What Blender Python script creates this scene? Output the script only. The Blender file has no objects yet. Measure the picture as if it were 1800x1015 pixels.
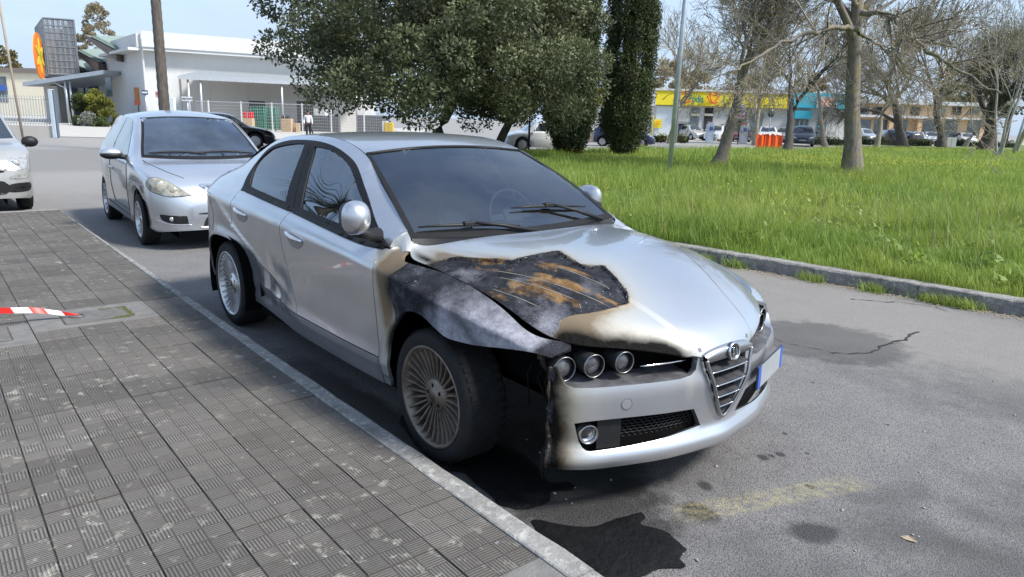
import bpy, bmesh, math, random
import numpy as np
from mathutils import Vector, Matrix
from mathutils.geometry import delaunay_2d_cdt

# ------------------------------------------------------------------ camera, sky, sun, exposure
scene = bpy.context.scene
C = scene.collection
CAM = np.array([2.5782, -2.5290, 1.5474]); YAW, PITCH, ROLL = math.radians(140.402), math.radians(13.302), math.radians(1.678)
FPX = 1261.48                                                  # focal length for a frame 1800 wide
def cam_axes():
    f = Vector((math.cos(YAW)*math.cos(PITCH), math.sin(YAW)*math.cos(PITCH), -math.sin(PITCH)))
    r = f.cross(Vector((0, 0, 1))).normalized(); u = r.cross(f)
    r2 = math.cos(ROLL)*r + math.sin(ROLL)*u
    return r2, r2.cross(f), f
RX, UX, FX = cam_axes()
cd = bpy.data.cameras.new('camera'); cam = bpy.data.objects.new('camera', cd); C.objects.link(cam)
cam.matrix_world = Matrix(((RX.x, UX.x, -FX.x, CAM[0]), (RX.y, UX.y, -FX.y, CAM[1]), (RX.z, UX.z, -FX.z, CAM[2]), (0, 0, 0, 1)))
cd.sensor_width = 36; cd.lens = FPX/1800*36; cd.clip_end = 3000; cd.clip_start = .05
scene.camera = cam
SUN_EL, SUN_AZ = math.radians(48), math.radians(28)             # azimuth of the sun measured from +X towards +Y
w = bpy.data.worlds.new('World'); scene.world = w; w.use_nodes = True
def build_world():
    nt = w.node_tree; nt.nodes.clear(); N = nt.nodes.new; L = nt.links.new
    out = N('ShaderNodeOutputWorld'); bg = N('ShaderNodeBackground'); bg.inputs[1].default_value = .14
    sky = N('ShaderNodeTexSky'); sky.sky_type = 'NISHITA'; sky.sun_disc = False
    sky.sun_elevation = SUN_EL; sky.sun_rotation = math.pi/2 - SUN_AZ; sky.air_density = 1.0; sky.dust_density = .8; sky.ozone_density = 1.0
    tc = N('ShaderNodeTexCoord'); sep = N('ShaderNodeSeparateXYZ'); L(tc.outputs['Generated'], sep.inputs[0])
    # clouds on a flat layer overhead: direction divided by its height
    zz = N('ShaderNodeMath'); zz.operation = 'MAXIMUM'; L(sep.outputs[2], zz.inputs[0]); zz.inputs[1].default_value = 0.0
    za = N('ShaderNodeMath'); za.operation = 'ADD'; L(zz.outputs[0], za.inputs[0]); za.inputs[1].default_value = .22
    dv = N('ShaderNodeVectorMath'); dv.operation = 'DIVIDE'; L(tc.outputs['Generated'], dv.inputs[0]); L(za.outputs[0], dv.inputs[1])
    no = N('ShaderNodeTexNoise'); no.inputs['Scale'].default_value = 1.25; no.inputs['Detail'].default_value = 7; no.inputs['Roughness'].default_value = .55; no.inputs['Distortion'].default_value = .5
    L(dv.outputs[0], no.inputs['Vector'])
    cr = N('ShaderNodeValToRGB'); cr.color_ramp.elements[0].position = .40; cr.color_ramp.elements[0].color = (.12, .12, .12, 1); cr.color_ramp.elements[1].position = .68; cr.color_ramp.elements[1].color = (1, 1, 1, 1)
    L(no.outputs[0], cr.inputs[0])
    no2 = N('ShaderNodeTexNoise'); no2.inputs['Scale'].default_value = 2.6; no2.inputs['Detail'].default_value = 5; L(dv.outputs[0], no2.inputs['Vector'])
    cc = N('ShaderNodeMix'); cc.data_type = 'RGBA'; L(no2.outputs[0], cc.inputs['Factor']); cc.inputs['A'].default_value = (1.9, 2.6, 3.7, 1); cc.inputs['B'].default_value = (3.4, 4.05, 4.9, 1)
    mx = N('ShaderNodeMix'); mx.data_type = 'RGBA'; L(cr.outputs[0], mx.inputs['Factor']); L(sky.outputs[0], mx.inputs['A']); L(cc.outputs['Result'], mx.inputs['B'])
    # a blue-grey bank of cloud all round the horizon
    lo = N('ShaderNodeMapRange'); lo.interpolation_type = 'SMOOTHSTEP'; L(sep.outputs[2], lo.inputs[0]); lo.inputs[1].default_value = .02; lo.inputs[2].default_value = .30; lo.inputs[3].default_value = .85; lo.inputs[4].default_value = 0
    bk_ = N('ShaderNodeMix'); bk_.data_type = 'RGBA'; L(no.outputs[0], bk_.inputs['Factor']); bk_.inputs['A'].default_value = (1.25, 1.9, 3.0, 1); bk_.inputs['B'].default_value = (2.9, 3.4, 4.1, 1)
    m3 = N('ShaderNodeMix'); m3.data_type = 'RGBA'; L(lo.outputs[0], m3.inputs['Factor']); L(mx.outputs['Result'], m3.inputs['A']); L(bk_.outputs['Result'], m3.inputs['B']); mx = m3
    L(mx.outputs['Result'], bg.inputs[0]); L(bg.outputs[0], out.inputs[0])
build_world()
sd = bpy.data.lights.new('sun', 'SUN'); sun = bpy.data.objects.new('sun', sd); C.objects.link(sun)
sd.energy = 3.1; sd.angle = math.radians(11); sd.color = (1, .965, .91)
sdir = Vector((math.cos(SUN_EL)*math.cos(SUN_AZ), math.cos(SUN_EL)*math.sin(SUN_AZ), math.sin(SUN_EL)))
sun.rotation_euler = sdir.to_track_quat('Z', 'Y').to_euler(); sun.location = (0, 0, 40)
vs = scene.view_settings; vs.view_transform = 'Standard'; vs.look = 'None'; vs.exposure = 0.92; vs.gamma = 1; vs.use_curve_mapping = False

# ------------------------------------------------------------------ helpers
rnd = random.Random(7)
HF = Vector((FX.x, FX.y, 0)).normalized(); HR = Vector((HF.y, -HF.x, 0)); RZ = math.atan2(HR.y, HR.x)    # level forward and right of the view; RZ turns local +x to the right
def sight(px, py): return RX*((px-900)/FPX)-UX*((py-507.5)/FPX)+FX
def horizon(px): return 182.75+.0293*px
def bearing(px, depth, z=0.0):
    """point at a level distance ahead along a compass bearing noted from a column of the photograph, at height z"""
    d = sight(px, horizon(px)); t = depth/d.dot(HF); return Vector((CAM[0]+d.x*t, CAM[1]+d.y*t, z))
def height(px, py, depth): d = sight(px, py); return CAM[2]+d.z*depth/d.dot(HF)
MATS = {}
def rgb(c): return tuple(c)+(1,) if len(c) == 3 else tuple(c)
def mat(name, col=(.5, .5, .5), rough=.5, metal=0, coat=0, spec=.5, var=0, scale=8, bump=0, bscale=60, col2=None, trans=0, emit=None, detail=5, ior=1.45, alpha=1, sheen=0):
    """a plain procedural material: base colour broken up by noise, optional bump"""
    if name in MATS: return MATS[name]
    m = bpy.data.materials.new(name); m.use_nodes = True; MATS[name] = m
    nt = m.node_tree; b = nt.nodes['Principled BSDF']; N = nt.nodes.new; L = nt.links.new
    b.inputs['Roughness'].default_value = rough; b.inputs['Metallic'].default_value = metal; b.inputs['Coat Weight'].default_value = coat
    b.inputs['Coat Roughness'].default_value = .06; b.inputs['Specular IOR Level'].default_value = spec; b.inputs['Transmission Weight'].default_value = trans; b.inputs['IOR'].default_value = ior; b.inputs['Alpha'].default_value = alpha
    b.inputs['Base Color'].default_value = rgb(col)
    tc = None
    if var or col2:
        tc = N('ShaderNodeTexCoord'); no = N('ShaderNodeTexNoise'); no.inputs['Scale'].default_value = scale; no.inputs['Detail'].default_value = detail; no.inputs['Roughness'].default_value = .6
        L(tc.outputs['Object'], no.inputs['Vector'])
        rp = N('ShaderNodeValToRGB'); L(no.outputs[0], rp.inputs[0]); rp.color_ramp.elements[0].position = .3; rp.color_ramp.elements[1].position = .7
        c2 = col2 or tuple(min(1, x*(1+var)) for x in col[:3]); c1 = tuple(x*(1-var) for x in col[:3]) if not col2 else col
        rp.color_ramp.elements[0].color = rgb(c1); rp.color_ramp.elements[1].color = rgb(c2)
        L(rp.outputs[0], b.inputs['Base Color'])
    if bump:
        tc = tc or N('ShaderNodeTexCoord'); nb = N('ShaderNodeTexNoise'); nb.inputs['Scale'].default_value = bscale; nb.inputs['Detail'].default_value = 4; L(tc.outputs['Object'], nb.inputs['Vector'])
        bp = N('ShaderNodeBump'); bp.inputs['Strength'].default_value = min(1, bump); bp.inputs['Distance'].default_value = .01; L(nb.outputs[0], bp.inputs['Height']); L(bp.outputs[0], b.inputs['Normal'])
    if emit: b.inputs['Emission Color'].default_value = rgb(emit); b.inputs['Emission Strength'].default_value = 1
    return m
def tag(o, label=None, cat=None, group=None, kind=None):
    if label: o['label'] = label
    if cat: o['category'] = cat
    if group: o['group'] = group
    if kind: o['kind'] = kind
    return o
def empty(name, loc=(0, 0, 0), rz=0, label=None, cat=None, group=None, parent=None, rot=None):
    o = bpy.data.objects.new(name, None); C.objects.link(o); o.location = loc; o.rotation_euler = rot or (0, 0, rz); o.empty_display_size = .2
    if parent: o.parent = parent
    return tag(o, label, cat, group)
def link(name, me, parent=None, loc=None, rot=None):
    o = bpy.data.objects.new(name, me); C.objects.link(o)
    if parent: o.parent = parent
    if loc is not None: o.location = loc
    if rot is not None: o.rotation_euler = rot
    return o
def mesh_np(name, V, F, m, smooth=True, attrs=None):
    """V (n,3); F (k,3) or (k,4) index arrays"""
    V = np.asarray(V, dtype=np.float32); F = np.asarray(F, dtype=np.int32); me = bpy.data.meshes.new(name)
    k = F.shape[1]; me.vertices.add(len(V)); me.vertices.foreach_set('co', V.ravel()); me.loops.add(F.size); me.loops.foreach_set('vertex_index', F.ravel())
    me.polygons.add(len(F)); me.polygons.foreach_set('loop_start', np.arange(0, F.size, k, dtype=np.int32))
    me.update(calc_edges=True); me.polygons.foreach_set('use_smooth', np.full(len(F), smooth)); me.validate(clean_customdata=False)
    if m: me.materials.append(m)
    for n, a in (attrs or {}).items():
        at = me.attributes.new(n, 'FLOAT', 'POINT'); at.data.foreach_set('value', np.asarray(a, dtype=np.float32))
    return me
class MB:
    """collects shapes into one mesh"""
    def __init__(s): s.v = []; s.f = []; s.sm = []
    def add(s, V, F, smooth=False):
        o = len(s.v); s.v.extend([tuple(map(float, p)) for p in V]); s.f.extend([tuple(int(i)+o for i in f) for f in F]); s.sm.extend([smooth]*len(F)); return s
    def box(s, c, d, rz=0, bev=0, R=None):
        x, y, z = d[0]/2, d[1]/2, d[2]/2
        if bev:
            b = min(bev, x*.9, y*.9, z*.9); V = []; F = []
            bm = bmesh.new(); bmesh.ops.create_cube(bm, size=1); bmesh.ops.scale(bm, vec=d, verts=bm.verts)
            bmesh.ops.bevel(bm, geom=bm.edges[:], offset=b, segments=2, profile=.5, affect='EDGES'); bm.verts.index_update()
            V = [v.co.copy() for v in bm.verts]; F = [[v.index for v in f.verts] for f in bm.faces]; bm.free()
        else:
            V = [Vector(p) for p in ((-x, -y, -z), (x, -y, -z), (x, y, -z), (-x, y, -z), (-x, -y, z), (x, -y, z), (x, y, z), (-x, y, z))]
            F = [(0, 3, 2, 1), (4, 5, 6, 7), (0, 1, 5, 4), (1, 2, 6, 5), (2, 3, 7, 6), (3, 0, 4, 7)]
        M = (R.to_4x4() if R is not None else Matrix.Rotation(rz, 4, 'Z')); M = Matrix.Translation(c) @ M
        return s.add([M @ v for v in V], F)
    def tube(s, pts, r, n=8, cap=True, smooth=True):
        P = [Vector(p) for p in pts]; rs = r if hasattr(r, '__len__') else [r]*len(P); V = []; F = []
        t0 = (P[1]-P[0]).normalized(); a = Vector((0, 0, 1)) if abs(t0.z) < .9 else Vector((1, 0, 0)); u = t0.cross(a).normalized()
        for i, p in enumerate(P):
            t = (P[min(i+1, len(P)-1)]-P[max(i-1, 0)]).normalized(); u = (u-t*u.dot(t)).normalized(); w_ = t.cross(u)
            for k in range(n):
                a = 2*math.pi*k/n; V.append(p+(u*math.cos(a)+w_*math.sin(a))*rs[i])
        for i in range(len(P)-1):
            for k in range(n): F.append((i*n+k, i*n+(k+1) % n, (i+1)*n+(k+1) % n, (i+1)*n+k))
        if cap: F.append(tuple(range(n))[::-1]); F.append(tuple(range((len(P)-1)*n, len(P)*n)))
        return s.add(V, F, smooth)
    def lathe(s, prof, axis='Z', n=24, c=(0, 0, 0), smooth=True, closed=False, R=None):
        """prof: (radius, height) pairs"""
        V = []; F = []; m = len(prof)
        for k in range(n):
            a = 2*math.pi*k/n
            for r, h in prof:
                p = Vector((r*math.cos(a), r*math.sin(a), h))
                if axis == 'Y': p = Vector((p.x, p.z, p.y))
                if axis == 'X': p = Vector((p.z, p.x, p.y))
                if R is not None: p = R @ p
                V.append(p+Vector(c))
        for k in range(n):
            for i in range(m-1 + (1 if closed else 0)): F.append((k*m+i, ((k+1) % n)*m+i, ((k+1) % n)*m+(i+1) % m, k*m+(i+1) % m))
        return s.add(V, F, smooth)
    def prism(s, poly, d, M=None, smooth=False):
        """2-D outline (x, z) extruded by d along +y; M places it"""
        n = len(poly); V = [Vector((p[0], 0, p[1])) for p in poly]+[Vector((p[0], d, p[1])) for p in poly]
        F = [tuple(range(n)), tuple(range(2*n-1, n-1, -1))]+[(i, n+i, n+(i+1) % n, (i+1) % n) for i in range(n)]
        if M is not None: V = [M @ v for v in V]
        return s.add(V, F, smooth)
    def blob(s, c, r, n=10, m=7, jit=0, seed=0):
        rr = random.Random(seed); V = []; F = []
        for i in range(m+1):
            th = math.pi*i/m
            for k in range(n):
                a = 2*math.pi*k/n; q = 1+rr.uniform(-jit, jit)
                V.append((c[0]+r[0]*q*math.sin(th)*math.cos(a), c[1]+r[1]*q*math.sin(th)*math.sin(a), c[2]+r[2]*q*math.cos(th)))
        for i in range(m):
            for k in range(n): F.append((i*n+k, (i+1)*n+k, (i+1)*n+(k+1) % n, i*n+(k+1) % n))
        return s.add(V, F, True)
    def mesh(s, name, m):
        me = bpy.data.meshes.new(name); me.from_pydata(s.v, [], s.f); me.polygons.foreach_set('use_smooth', s.sm)
        for x in (m if isinstance(m, (list, tuple)) else [m]): me.materials.append(x)
        me.update(); return me
    def build(s, name, m, parent=None, loc=None, rot=None): return link(name, s.mesh(name, m), parent, loc, rot)
def box(name, c, d, m, parent=None, rz=0, bev=0): return MB().box(c, d, rz, bev).build(name, m, parent)
def copy_tree(o, parent=None):
    c = o.copy(); C.objects.link(c)
    if parent: c.parent = parent
    for ch in list(o.children): copy_tree(ch, c)
    return c
class Spl:
    """natural cubic spline, linear beyond its ends"""
    def __init__(s, x, y):
        x = np.array(x, float); y = np.array(y, float); n = len(x); h = np.diff(x); A = np.eye(n); b = np.zeros(n)
        for i in range(1, n-1): A[i, i-1] = h[i-1]; A[i, i] = 2*(h[i-1]+h[i]); A[i, i+1] = h[i]; b[i] = 6*((y[i+1]-y[i])/h[i]-(y[i]-y[i-1])/h[i-1])
        s.x, s.y, s.m, s.h = x, y, np.linalg.solve(A, b), h
    def __call__(s, t):
        t = np.asarray(t, float); i = np.clip(np.searchsorted(s.x, t)-1, 0, len(s.h)-1); h = s.h[i]; tc = np.clip(t, s.x[0], s.x[-1]); a = (s.x[i+1]-tc)/h; b = (tc-s.x[i])/h
        v = a*s.y[i]+b*s.y[i+1]+((a**3-a)*s.m[i]+(b**3-b)*s.m[i+1])*h*h/6
        d0 = (s.y[1]-s.y[0])/s.h[0]-s.h[0]*s.m[1]/6; d1 = (s.y[-1]-s.y[-2])/s.h[-1]+s.h[-1]*s.m[-2]/6
        return v+np.where(t < s.x[0], (t-s.x[0])*d0, 0)+np.where(t > s.x[-1], (t-s.x[-1])*d1, 0)
def pchip_rows(Z, S, z):
    """Z, S (K, n) rows rising in Z; monotone cubic value of S at z (n)"""
    K, n = Z.shape; h = np.maximum(np.diff(Z, axis=0), 1e-4); d = np.diff(S, axis=0)/h; m = np.zeros_like(Z); m[0] = d[0]; m[-1] = d[-1]
    for k in range(1, K-1):
        same = d[k-1]*d[k] > 0; w1 = 2*h[k]+h[k-1]; w2 = h[k]+2*h[k-1]
        with np.errstate(divide='ignore', invalid='ignore'): hm = (w1+w2)/(w1/d[k-1]+w2/d[k])
        m[k] = np.where(same, hm, 0)
    i = np.clip((Z <= z).sum(0)-1, 0, K-2); j = np.arange(n); hh = h[i, j]; t = np.clip((z-Z[i, j])/hh, -.5, 1.5)
    return (2*t**3-3*t**2+1)*S[i, j]+(t**3-2*t**2+t)*hh*m[i, j]+(-2*t**3+3*t**2)*S[i+1, j]+(t**3-t**2)*hh*m[i+1, j]
def dense(poly, step):
    P = [np.array(p, float) for p in poly]; out = []
    for a, b in zip(P, P[1:]+P[:1]):
        k = max(1, int(np.linalg.norm(b-a)/step+.5))
        for i in range(k): out.append(a+(b-a)*i/k)
    return np.array(out)
def smooth_poly(poly, n=6, closed=True):
    """Catmull-Rom through the points; a repeated point keeps its corner"""
    P = [np.array(p, float) for p in poly]; out = []; k = len(P)
    for i in range(k if closed else k-1):
        p0, p1, p2, p3 = (P[(i-1) % k], P[i], P[(i+1) % k], P[(i+2) % k]) if closed else (P[max(i-1, 0)], P[i], P[i+1], P[min(i+2, k-1)])
        if np.allclose(p1, p2): continue
        for j in range(n):
            t = j/n; out.append(.5*((2*p1)+(-p0+p2)*t+(2*p0-5*p1+4*p2-p3)*t*t+(-p0+3*p1-3*p2+p3)*t**3))
    if not closed: out.append(P[-1])
    return np.array(out)
def inside(P, poly):
    x, y = P[:, 0], P[:, 1]; r = np.zeros(len(P), bool); q = np.asarray(poly)
    for (x0, y0), (x1, y1) in zip(q, np.roll(q, -1, 0)):
        if y0 == y1: continue
        c = ((y0 > y) != (y1 > y)) & (x < (x1-x0)*(y-y0)/(y1-y0)+x0); r ^= c
    return r
def pdist(P, poly, closed=True):
    q = np.asarray(poly); d = np.full(len(P), 1e9); nx = np.roll(q, -1, 0)
    for a, b in (zip(q, nx) if closed else zip(q[:-1], q[1:])):
        e = b-a; L = max(e@e, 1e-12); t = np.clip(((P-a)@e)/L, 0, 1); d = np.minimum(d, np.linalg.norm(P-a-t[:, None]*e, axis=1))
    return d
def sdf(P, poly): d = pdist(P, poly); return np.where(inside(P, poly), -d, d)
def trimmed(poly, holes=(), res=.03, edge=None):
    """dense triangles over a 2-D outline with holes: points, triangles, boundary loops (index lists)"""
    edge = edge or res*.6; B = [dense(poly, edge)]+[dense(h, edge) for h in holes]; lo, hi = B[0].min(0), B[0].max(0)
    gx, gy = np.meshgrid(np.arange(lo[0], hi[0], res), np.arange(lo[1], hi[1], res)); G = np.stack([gx.ravel(), gy.ravel()], 1)
    k = inside(G, B[0])
    for b in B[1:]: k &= ~inside(G, b)
    G = G[k]
    for b in B:
        if len(G): G = G[pdist(G, b) > edge*.55]
    P = []; E = []; loops = []
    for b in B:
        o = len(P); loops.append(list(range(o, o+len(b)))); E += [(o+i, o+(i+1) % len(b)) for i in range(len(b))]; P += [tuple(p) for p in b]
    P += [tuple(p) for p in G]
    v, e, f, *_ = delaunay_2d_cdt([Vector(p) for p in P], E, [], 0, 1e-6, True)
    ov = _[0]; V = np.array([tuple(p) for p in v]); T = np.array([t for t in f if len(t) == 3]); c = V[T].mean(1); k = inside(c, B[0])
    for b in B[1:]: k &= ~inside(c, b)
    inv = {}
    for i, os_ in enumerate(ov):
        for q in os_: inv[q] = i
    return V, T[k], [[inv[i] for i in l] for l in loops]
def skin(V3, T, loops, flange=.012, inward=None, attrs=None):
    """adds a folded-back edge to a sheet: boundary loops pushed along 'inward' (n,3 unit vectors)"""
    V3 = np.asarray(V3); Vs = [V3]; Ts = [T]; at = {k: [np.asarray(a)] for k, a in (attrs or {}).items()}; o = len(V3)
    if flange:
        for l in loops:
            l = np.array(l); a = V3[l]; b = a+inward[l]*flange; n = len(l); Vs += [a, b]; i = np.arange(n); j = (i+1) % n
            Ts += [np.stack([o+i, o+j, o+n+j], 1), np.stack([o+i, o+n+j, o+n+i], 1)]; o += 2*n
            for k in at: at[k] += [at[k][0][l]]*2
    return np.concatenate(Vs), np.concatenate(Ts), {k: np.concatenate(x) for k, x in at.items()}
def vnormals(V, T):
    n = np.zeros_like(V); c = np.cross(V[T[:, 1]]-V[T[:, 0]], V[T[:, 2]]-V[T[:, 0]])
    for i in range(3): np.add.at(n, T[:, i], c)
    return n/np.maximum(np.linalg.norm(n, axis=1, keepdims=True), 1e-9)
def fbm(P, scale, seed=0, octv=4):
    """smooth value noise on (n,2) or (n,3) points, about -1..1"""
    P = np.asarray(P, float)*scale; D = P.shape[1]; out = np.zeros(len(P)); amp = 1; tot = 0
    for o in range(octv):
        i = np.floor(P).astype(np.int64); f = P-i; u = f*f*(3-2*f); acc = np.zeros(len(P))
        for c in range(2**D):
            b = np.array([(c >> k) & 1 for k in range(D)]); q = i+b; h = np.full(len(P), seed*7919+o*104729, np.int64)
            for k in range(D): h = (h ^ (q[:, k]*[73856093, 19349663, 83492791][k])) & 0x7fffffff; h = (h*1103515245+12345) & 0x7fffffff
            w_ = np.prod(np.where(b, u, 1-u), axis=1); acc += w_*((h >> 8) % 20001/10000-1)
        out += amp*acc; tot += amp; amp *= .5; P = P*2.03
    return out/tot
def sstep(a, b, x): t = np.clip((x-a)/(b-a), 0, 1); return t*t*(3-2*t)
def text_part(name, body, size, m, parent, loc, rot, depth=.004, align='CENTER', bold=None):
    cu = bpy.data.curves.new(name, 'FONT'); cu.body = body; cu.size = size; cu.extrude = depth; cu.align_x = align; cu.align_y = 'CENTER'; cu.resolution_u = 3
    if bold: cu.offset = bold
    t = bpy.data.objects.new(name+'_tmp', cu); C.objects.link(t); me = bpy.data.meshes.new_from_object(t); bpy.data.objects.remove(t)
    me.materials.clear(); me.materials.append(m); return link(name, me, parent, loc, rot)
# ------------------------------------------------------------------ ground, road, pavement, kerbs, lawn
def gp(px, py, z=0.):
    """ground point seen at a bearing and a dip below the horizon"""
    d = Vector(RX)*((px-900)/FPX)-Vector(UX)*((py-507.5)/FPX)+Vector(FX); t = (z-CAM[2])/d.z; return Vector((CAM[0]+d.x*t, CAM[1]+d.y*t, z))
def nodes_of(name):
    m = bpy.data.materials.new(name); m.use_nodes = True; MATS[name] = m; nt = m.node_tree; return m, nt, nt.nodes['Principled BSDF'], nt.nodes.new, nt.links.new
class NG:
    """short-hand for node maths on world position"""
    def __init__(s, name): s.m, s.nt, s.b, s.N, s.L = nodes_of(name); s.geo = s.N('ShaderNodeNewGeometry'); s.P = s.geo.outputs['Position']; sp = s.N('ShaderNodeSeparateXYZ'); s.L(s.P, sp.inputs[0]); s.x, s.y, s.z = sp.outputs
    def put(s, sock, v):
        if hasattr(v, 'is_linked') or hasattr(v, 'links'): s.L(v, sock)
        elif isinstance(v, (tuple, list)): sock.default_value = rgb(v) if sock.type == 'RGBA' else v
        else: sock.default_value = v
    def op(s, o, a, b=0., clamp=False):
        n = s.N('ShaderNodeMath'); n.operation = o; n.use_clamp = clamp; s.put(n.inputs[0], a); s.put(n.inputs[1], b); return n.outputs[0]
    def noise(s, sc, d=5, r=.6, dist=0., vec=None):
        n = s.N('ShaderNodeTexNoise'); n.inputs['Scale'].default_value = sc; n.inputs['Detail'].default_value = d; n.inputs['Roughness'].default_value = r; n.inputs['Distortion'].default_value = dist; s.L(vec or s.P, n.inputs['Vector']); return n.outputs[0]
    def voro(s, sc, feat='F1', vec=None):
        n = s.N('ShaderNodeTexVoronoi'); n.feature = feat; n.inputs['Scale'].default_value = sc; s.L(vec or s.P, n.inputs['Vector']); return n.outputs[0]
    def ramp(s, f, p0, p1, c0=(0, 0, 0), c1=(1, 1, 1)):
        r = s.N('ShaderNodeValToRGB'); s.put(r.inputs[0], f); e = r.color_ramp.elements; e[0].position = p0; e[1].position = p1; e[0].color = rgb(c0); e[1].color = rgb(c1); return r.outputs[0]
    def mr(s, f, a, b, c=0., d=1.):
        n = s.N('ShaderNodeMapRange'); n.interpolation_type = 'SMOOTHSTEP'; s.put(n.inputs[0], f); n.inputs[1].default_value = a; n.inputs[2].default_value = b; n.inputs[3].default_value = c; n.inputs[4].default_value = d; return n.outputs[0]
    def mix(s, f, a, b, mode='MIX'):
        n = s.N('ShaderNodeMix'); n.data_type = 'RGBA'; n.blend_type = mode; s.put(n.inputs['Factor'], f); s.put(n.inputs['A'], a); s.put(n.inputs['B'], b); return n.outputs['Result']
    def bump(s, h, dist=.005, st=1.):
        n = s.N('ShaderNodeBump'); n.inputs['Distance'].default_value = dist; n.inputs['Strength'].default_value = st; s.L(h, n.inputs['Height']); s.L(n.outputs[0], s.b.inputs['Normal'])
    def blot(s, cx, cy, rx, ry, rot=0., soft=.35, wob=None):
        """1 inside an uneven patch round (cx, cy)"""
        c, si = math.cos(rot), math.sin(rot); dx = s.op('SUBTRACT', s.x, cx); dy = s.op('SUBTRACT', s.y, cy)
        u = s.op('DIVIDE', s.op('ADD', s.op('MULTIPLY', dx, c), s.op('MULTIPLY', dy, si)), rx); v = s.op('DIVIDE', s.op('SUBTRACT', s.op('MULTIPLY', dy, c), s.op('MULTIPLY', dx, si)), ry)
        d = s.op('SQRT', s.op('ADD', s.op('MULTIPLY', u, u), s.op('MULTIPLY', v, v)))
        if wob is not None: d = s.op('ADD', d, s.op('MULTIPLY', s.op('SUBTRACT', wob, .5), 1.1))
        return s.mr(d, 1+soft*.5, 1-soft, 0., 1.)
def asphalt():
    g = NG('asphalt'); n1 = g.noise(.45, 5, .6); n2 = g.noise(3.0, 6, .65); fine = g.noise(150, 3, .7); st = g.op('ADD', g.op('MULTIPLY', g.voro(170), .55), g.op('MULTIPLY', g.noise(75, 4, .75), .42)); wob = g.noise(6, 5, .65)
    base = g.mix(g.ramp(n1, .3, .7), (.120, .116, .116), (.185, .179, .176)); base = g.mix(g.op('MULTIPLY', g.ramp(n2, .35, .75), .55), base, (.235, .226, .216))
    agg = g.ramp(st, .22, .62, (1.9, 1.87, 1.82), (.42, .42, .43)); base = g.mix(.75, base, agg, 'MULTIPLY'); wsp = g.ramp(g.noise(210, 2, .5), .68, .74); base = g.mix(g.op('MULTIPLY', wsp, .55), base, (.42, .41, .39)); base = g.mix(.35, base, g.ramp(fine, .3, .75, (.35, .35, .35), (1.8, 1.8, 1.8)), 'MULTIPLY')
    # tan dusty lane, older dark repair, darker blots, oil, dark strip under the car
    lane = g.op('MULTIPLY', g.mr(g.op('ADD', g.y, g.op('MULTIPLY', n2, 1.2)), 2.5, 3.6), g.mr(g.y, 4.7, 4.2)); base = g.mix(g.op('MULTIPLY', lane, .5), base, (.255, .235, .205))
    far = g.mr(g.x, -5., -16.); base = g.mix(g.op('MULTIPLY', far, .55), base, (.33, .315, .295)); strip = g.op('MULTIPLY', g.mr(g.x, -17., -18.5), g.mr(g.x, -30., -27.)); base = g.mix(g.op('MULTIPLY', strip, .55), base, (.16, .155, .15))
    dark = g.blot(.10, 2.55, .62, .55, .5, .25, wob); base = g.mix(g.op('MULTIPLY', dark, .62), base, (.050, .048, .047))
    for a in ((1.9, 2.5, 1.5, .55, .25, .8, .45), (.35, -.25, .75, .62, .4, .7, .55), (1.55, -.35, .5, .35, .3, .9, .5), (2.0, .35, .45, .30, .9, .9, .6), (1.62, .28, .30, .16, .5, .8, .6), (1.95, .75, .35, .12, .2, .9, .55), (1.45, .55, .22, .12, 1.2, .8, .5), (2.2, 1.2, .7, .25, .4, .9, .4)): base = g.mix(g.op('MULTIPLY', g.blot(*a[:6], wob), a[6]), base, (.045, .043, .042))
    wet = None
    for cx, cy, r in ((1.035, -.225, .095), (1.20, .36, .030), (.95, .54, .030), (.915, .44, .032), (.93, .49, .018), (.92, -.02, .045), (1.40, .02, .11), (.72, -.30, .10), (1.02, .66, .014), (.83, .78, .016), (1.1, 1.35, .014)):
        b_ = g.blot(cx, cy, r, r*.8, cx*3, .4, wob); wet = b_ if wet is None else g.op('MAXIMUM', wet, b_)
    pud_strip = g.op('MAXIMUM', g.blot(.52, -.48, .62, .42, -.3, .35, wob), g.blot(-.6, -.80, 1.3, .13, 0, .5, wob)); base = g.mix(g.op('MULTIPLY', wet, .82), base, (.016, .015, .015)); base = g.mix(g.op('MULTIPLY', pud_strip, .80), base, (.010, .0095, .009))
    # worn yellow marking
    ax, ay, bx, by = .98, -.36, 1.34, .66; L_ = math.hypot(bx-ax, by-ay); ux, uy = (bx-ax)/L_, (by-ay)/L_
    dx = g.op('SUBTRACT', g.x, ax); dy = g.op('SUBTRACT', g.y, ay); al = g.op('ADD', g.op('MULTIPLY', dx, ux), g.op('MULTIPLY', dy, uy)); ac = g.op('ABSOLUTE', g.op('SUBTRACT', g.op('MULTIPLY', dy, ux), g.op('MULTIPLY', dx, uy)))
    ln = g.op('MULTIPLY', g.op('MULTIPLY', g.mr(ac, .085, .045), g.mr(al, 0, .12)), g.mr(al, L_, L_-.15)); ln = g.op('MULTIPLY', ln, g.ramp(g.noise(26, 6, .8), .42, .68)); base = g.mix(g.op('MULTIPLY', ln, .6), base, (.40, .35, .16))
    g.L(base, g.b.inputs['Base Color']); g.put(g.b.inputs['Roughness'], g.op('SUBTRACT', .88, g.op('MULTIPLY', g.op('MAXIMUM', wet, pud_strip), .25)))
    h = g.op('ADD', g.op('MULTIPLY', st, -1.0), g.op('MULTIPLY', fine, .6)); g.bump(h, .006, .9); return g.m
ASPH = asphalt()
def sheet(name, poly, z, m, kind='structure'):
    o = link(name, MB().add([(p[0], p[1], z) for p in poly], [tuple(range(len(poly)))]).mesh(name, m)); return tag(o, kind=kind)
sheet('road', [(-700, -700), (500, -700), (500, 700), (-700, 700)], 0, ASPH)
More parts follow.
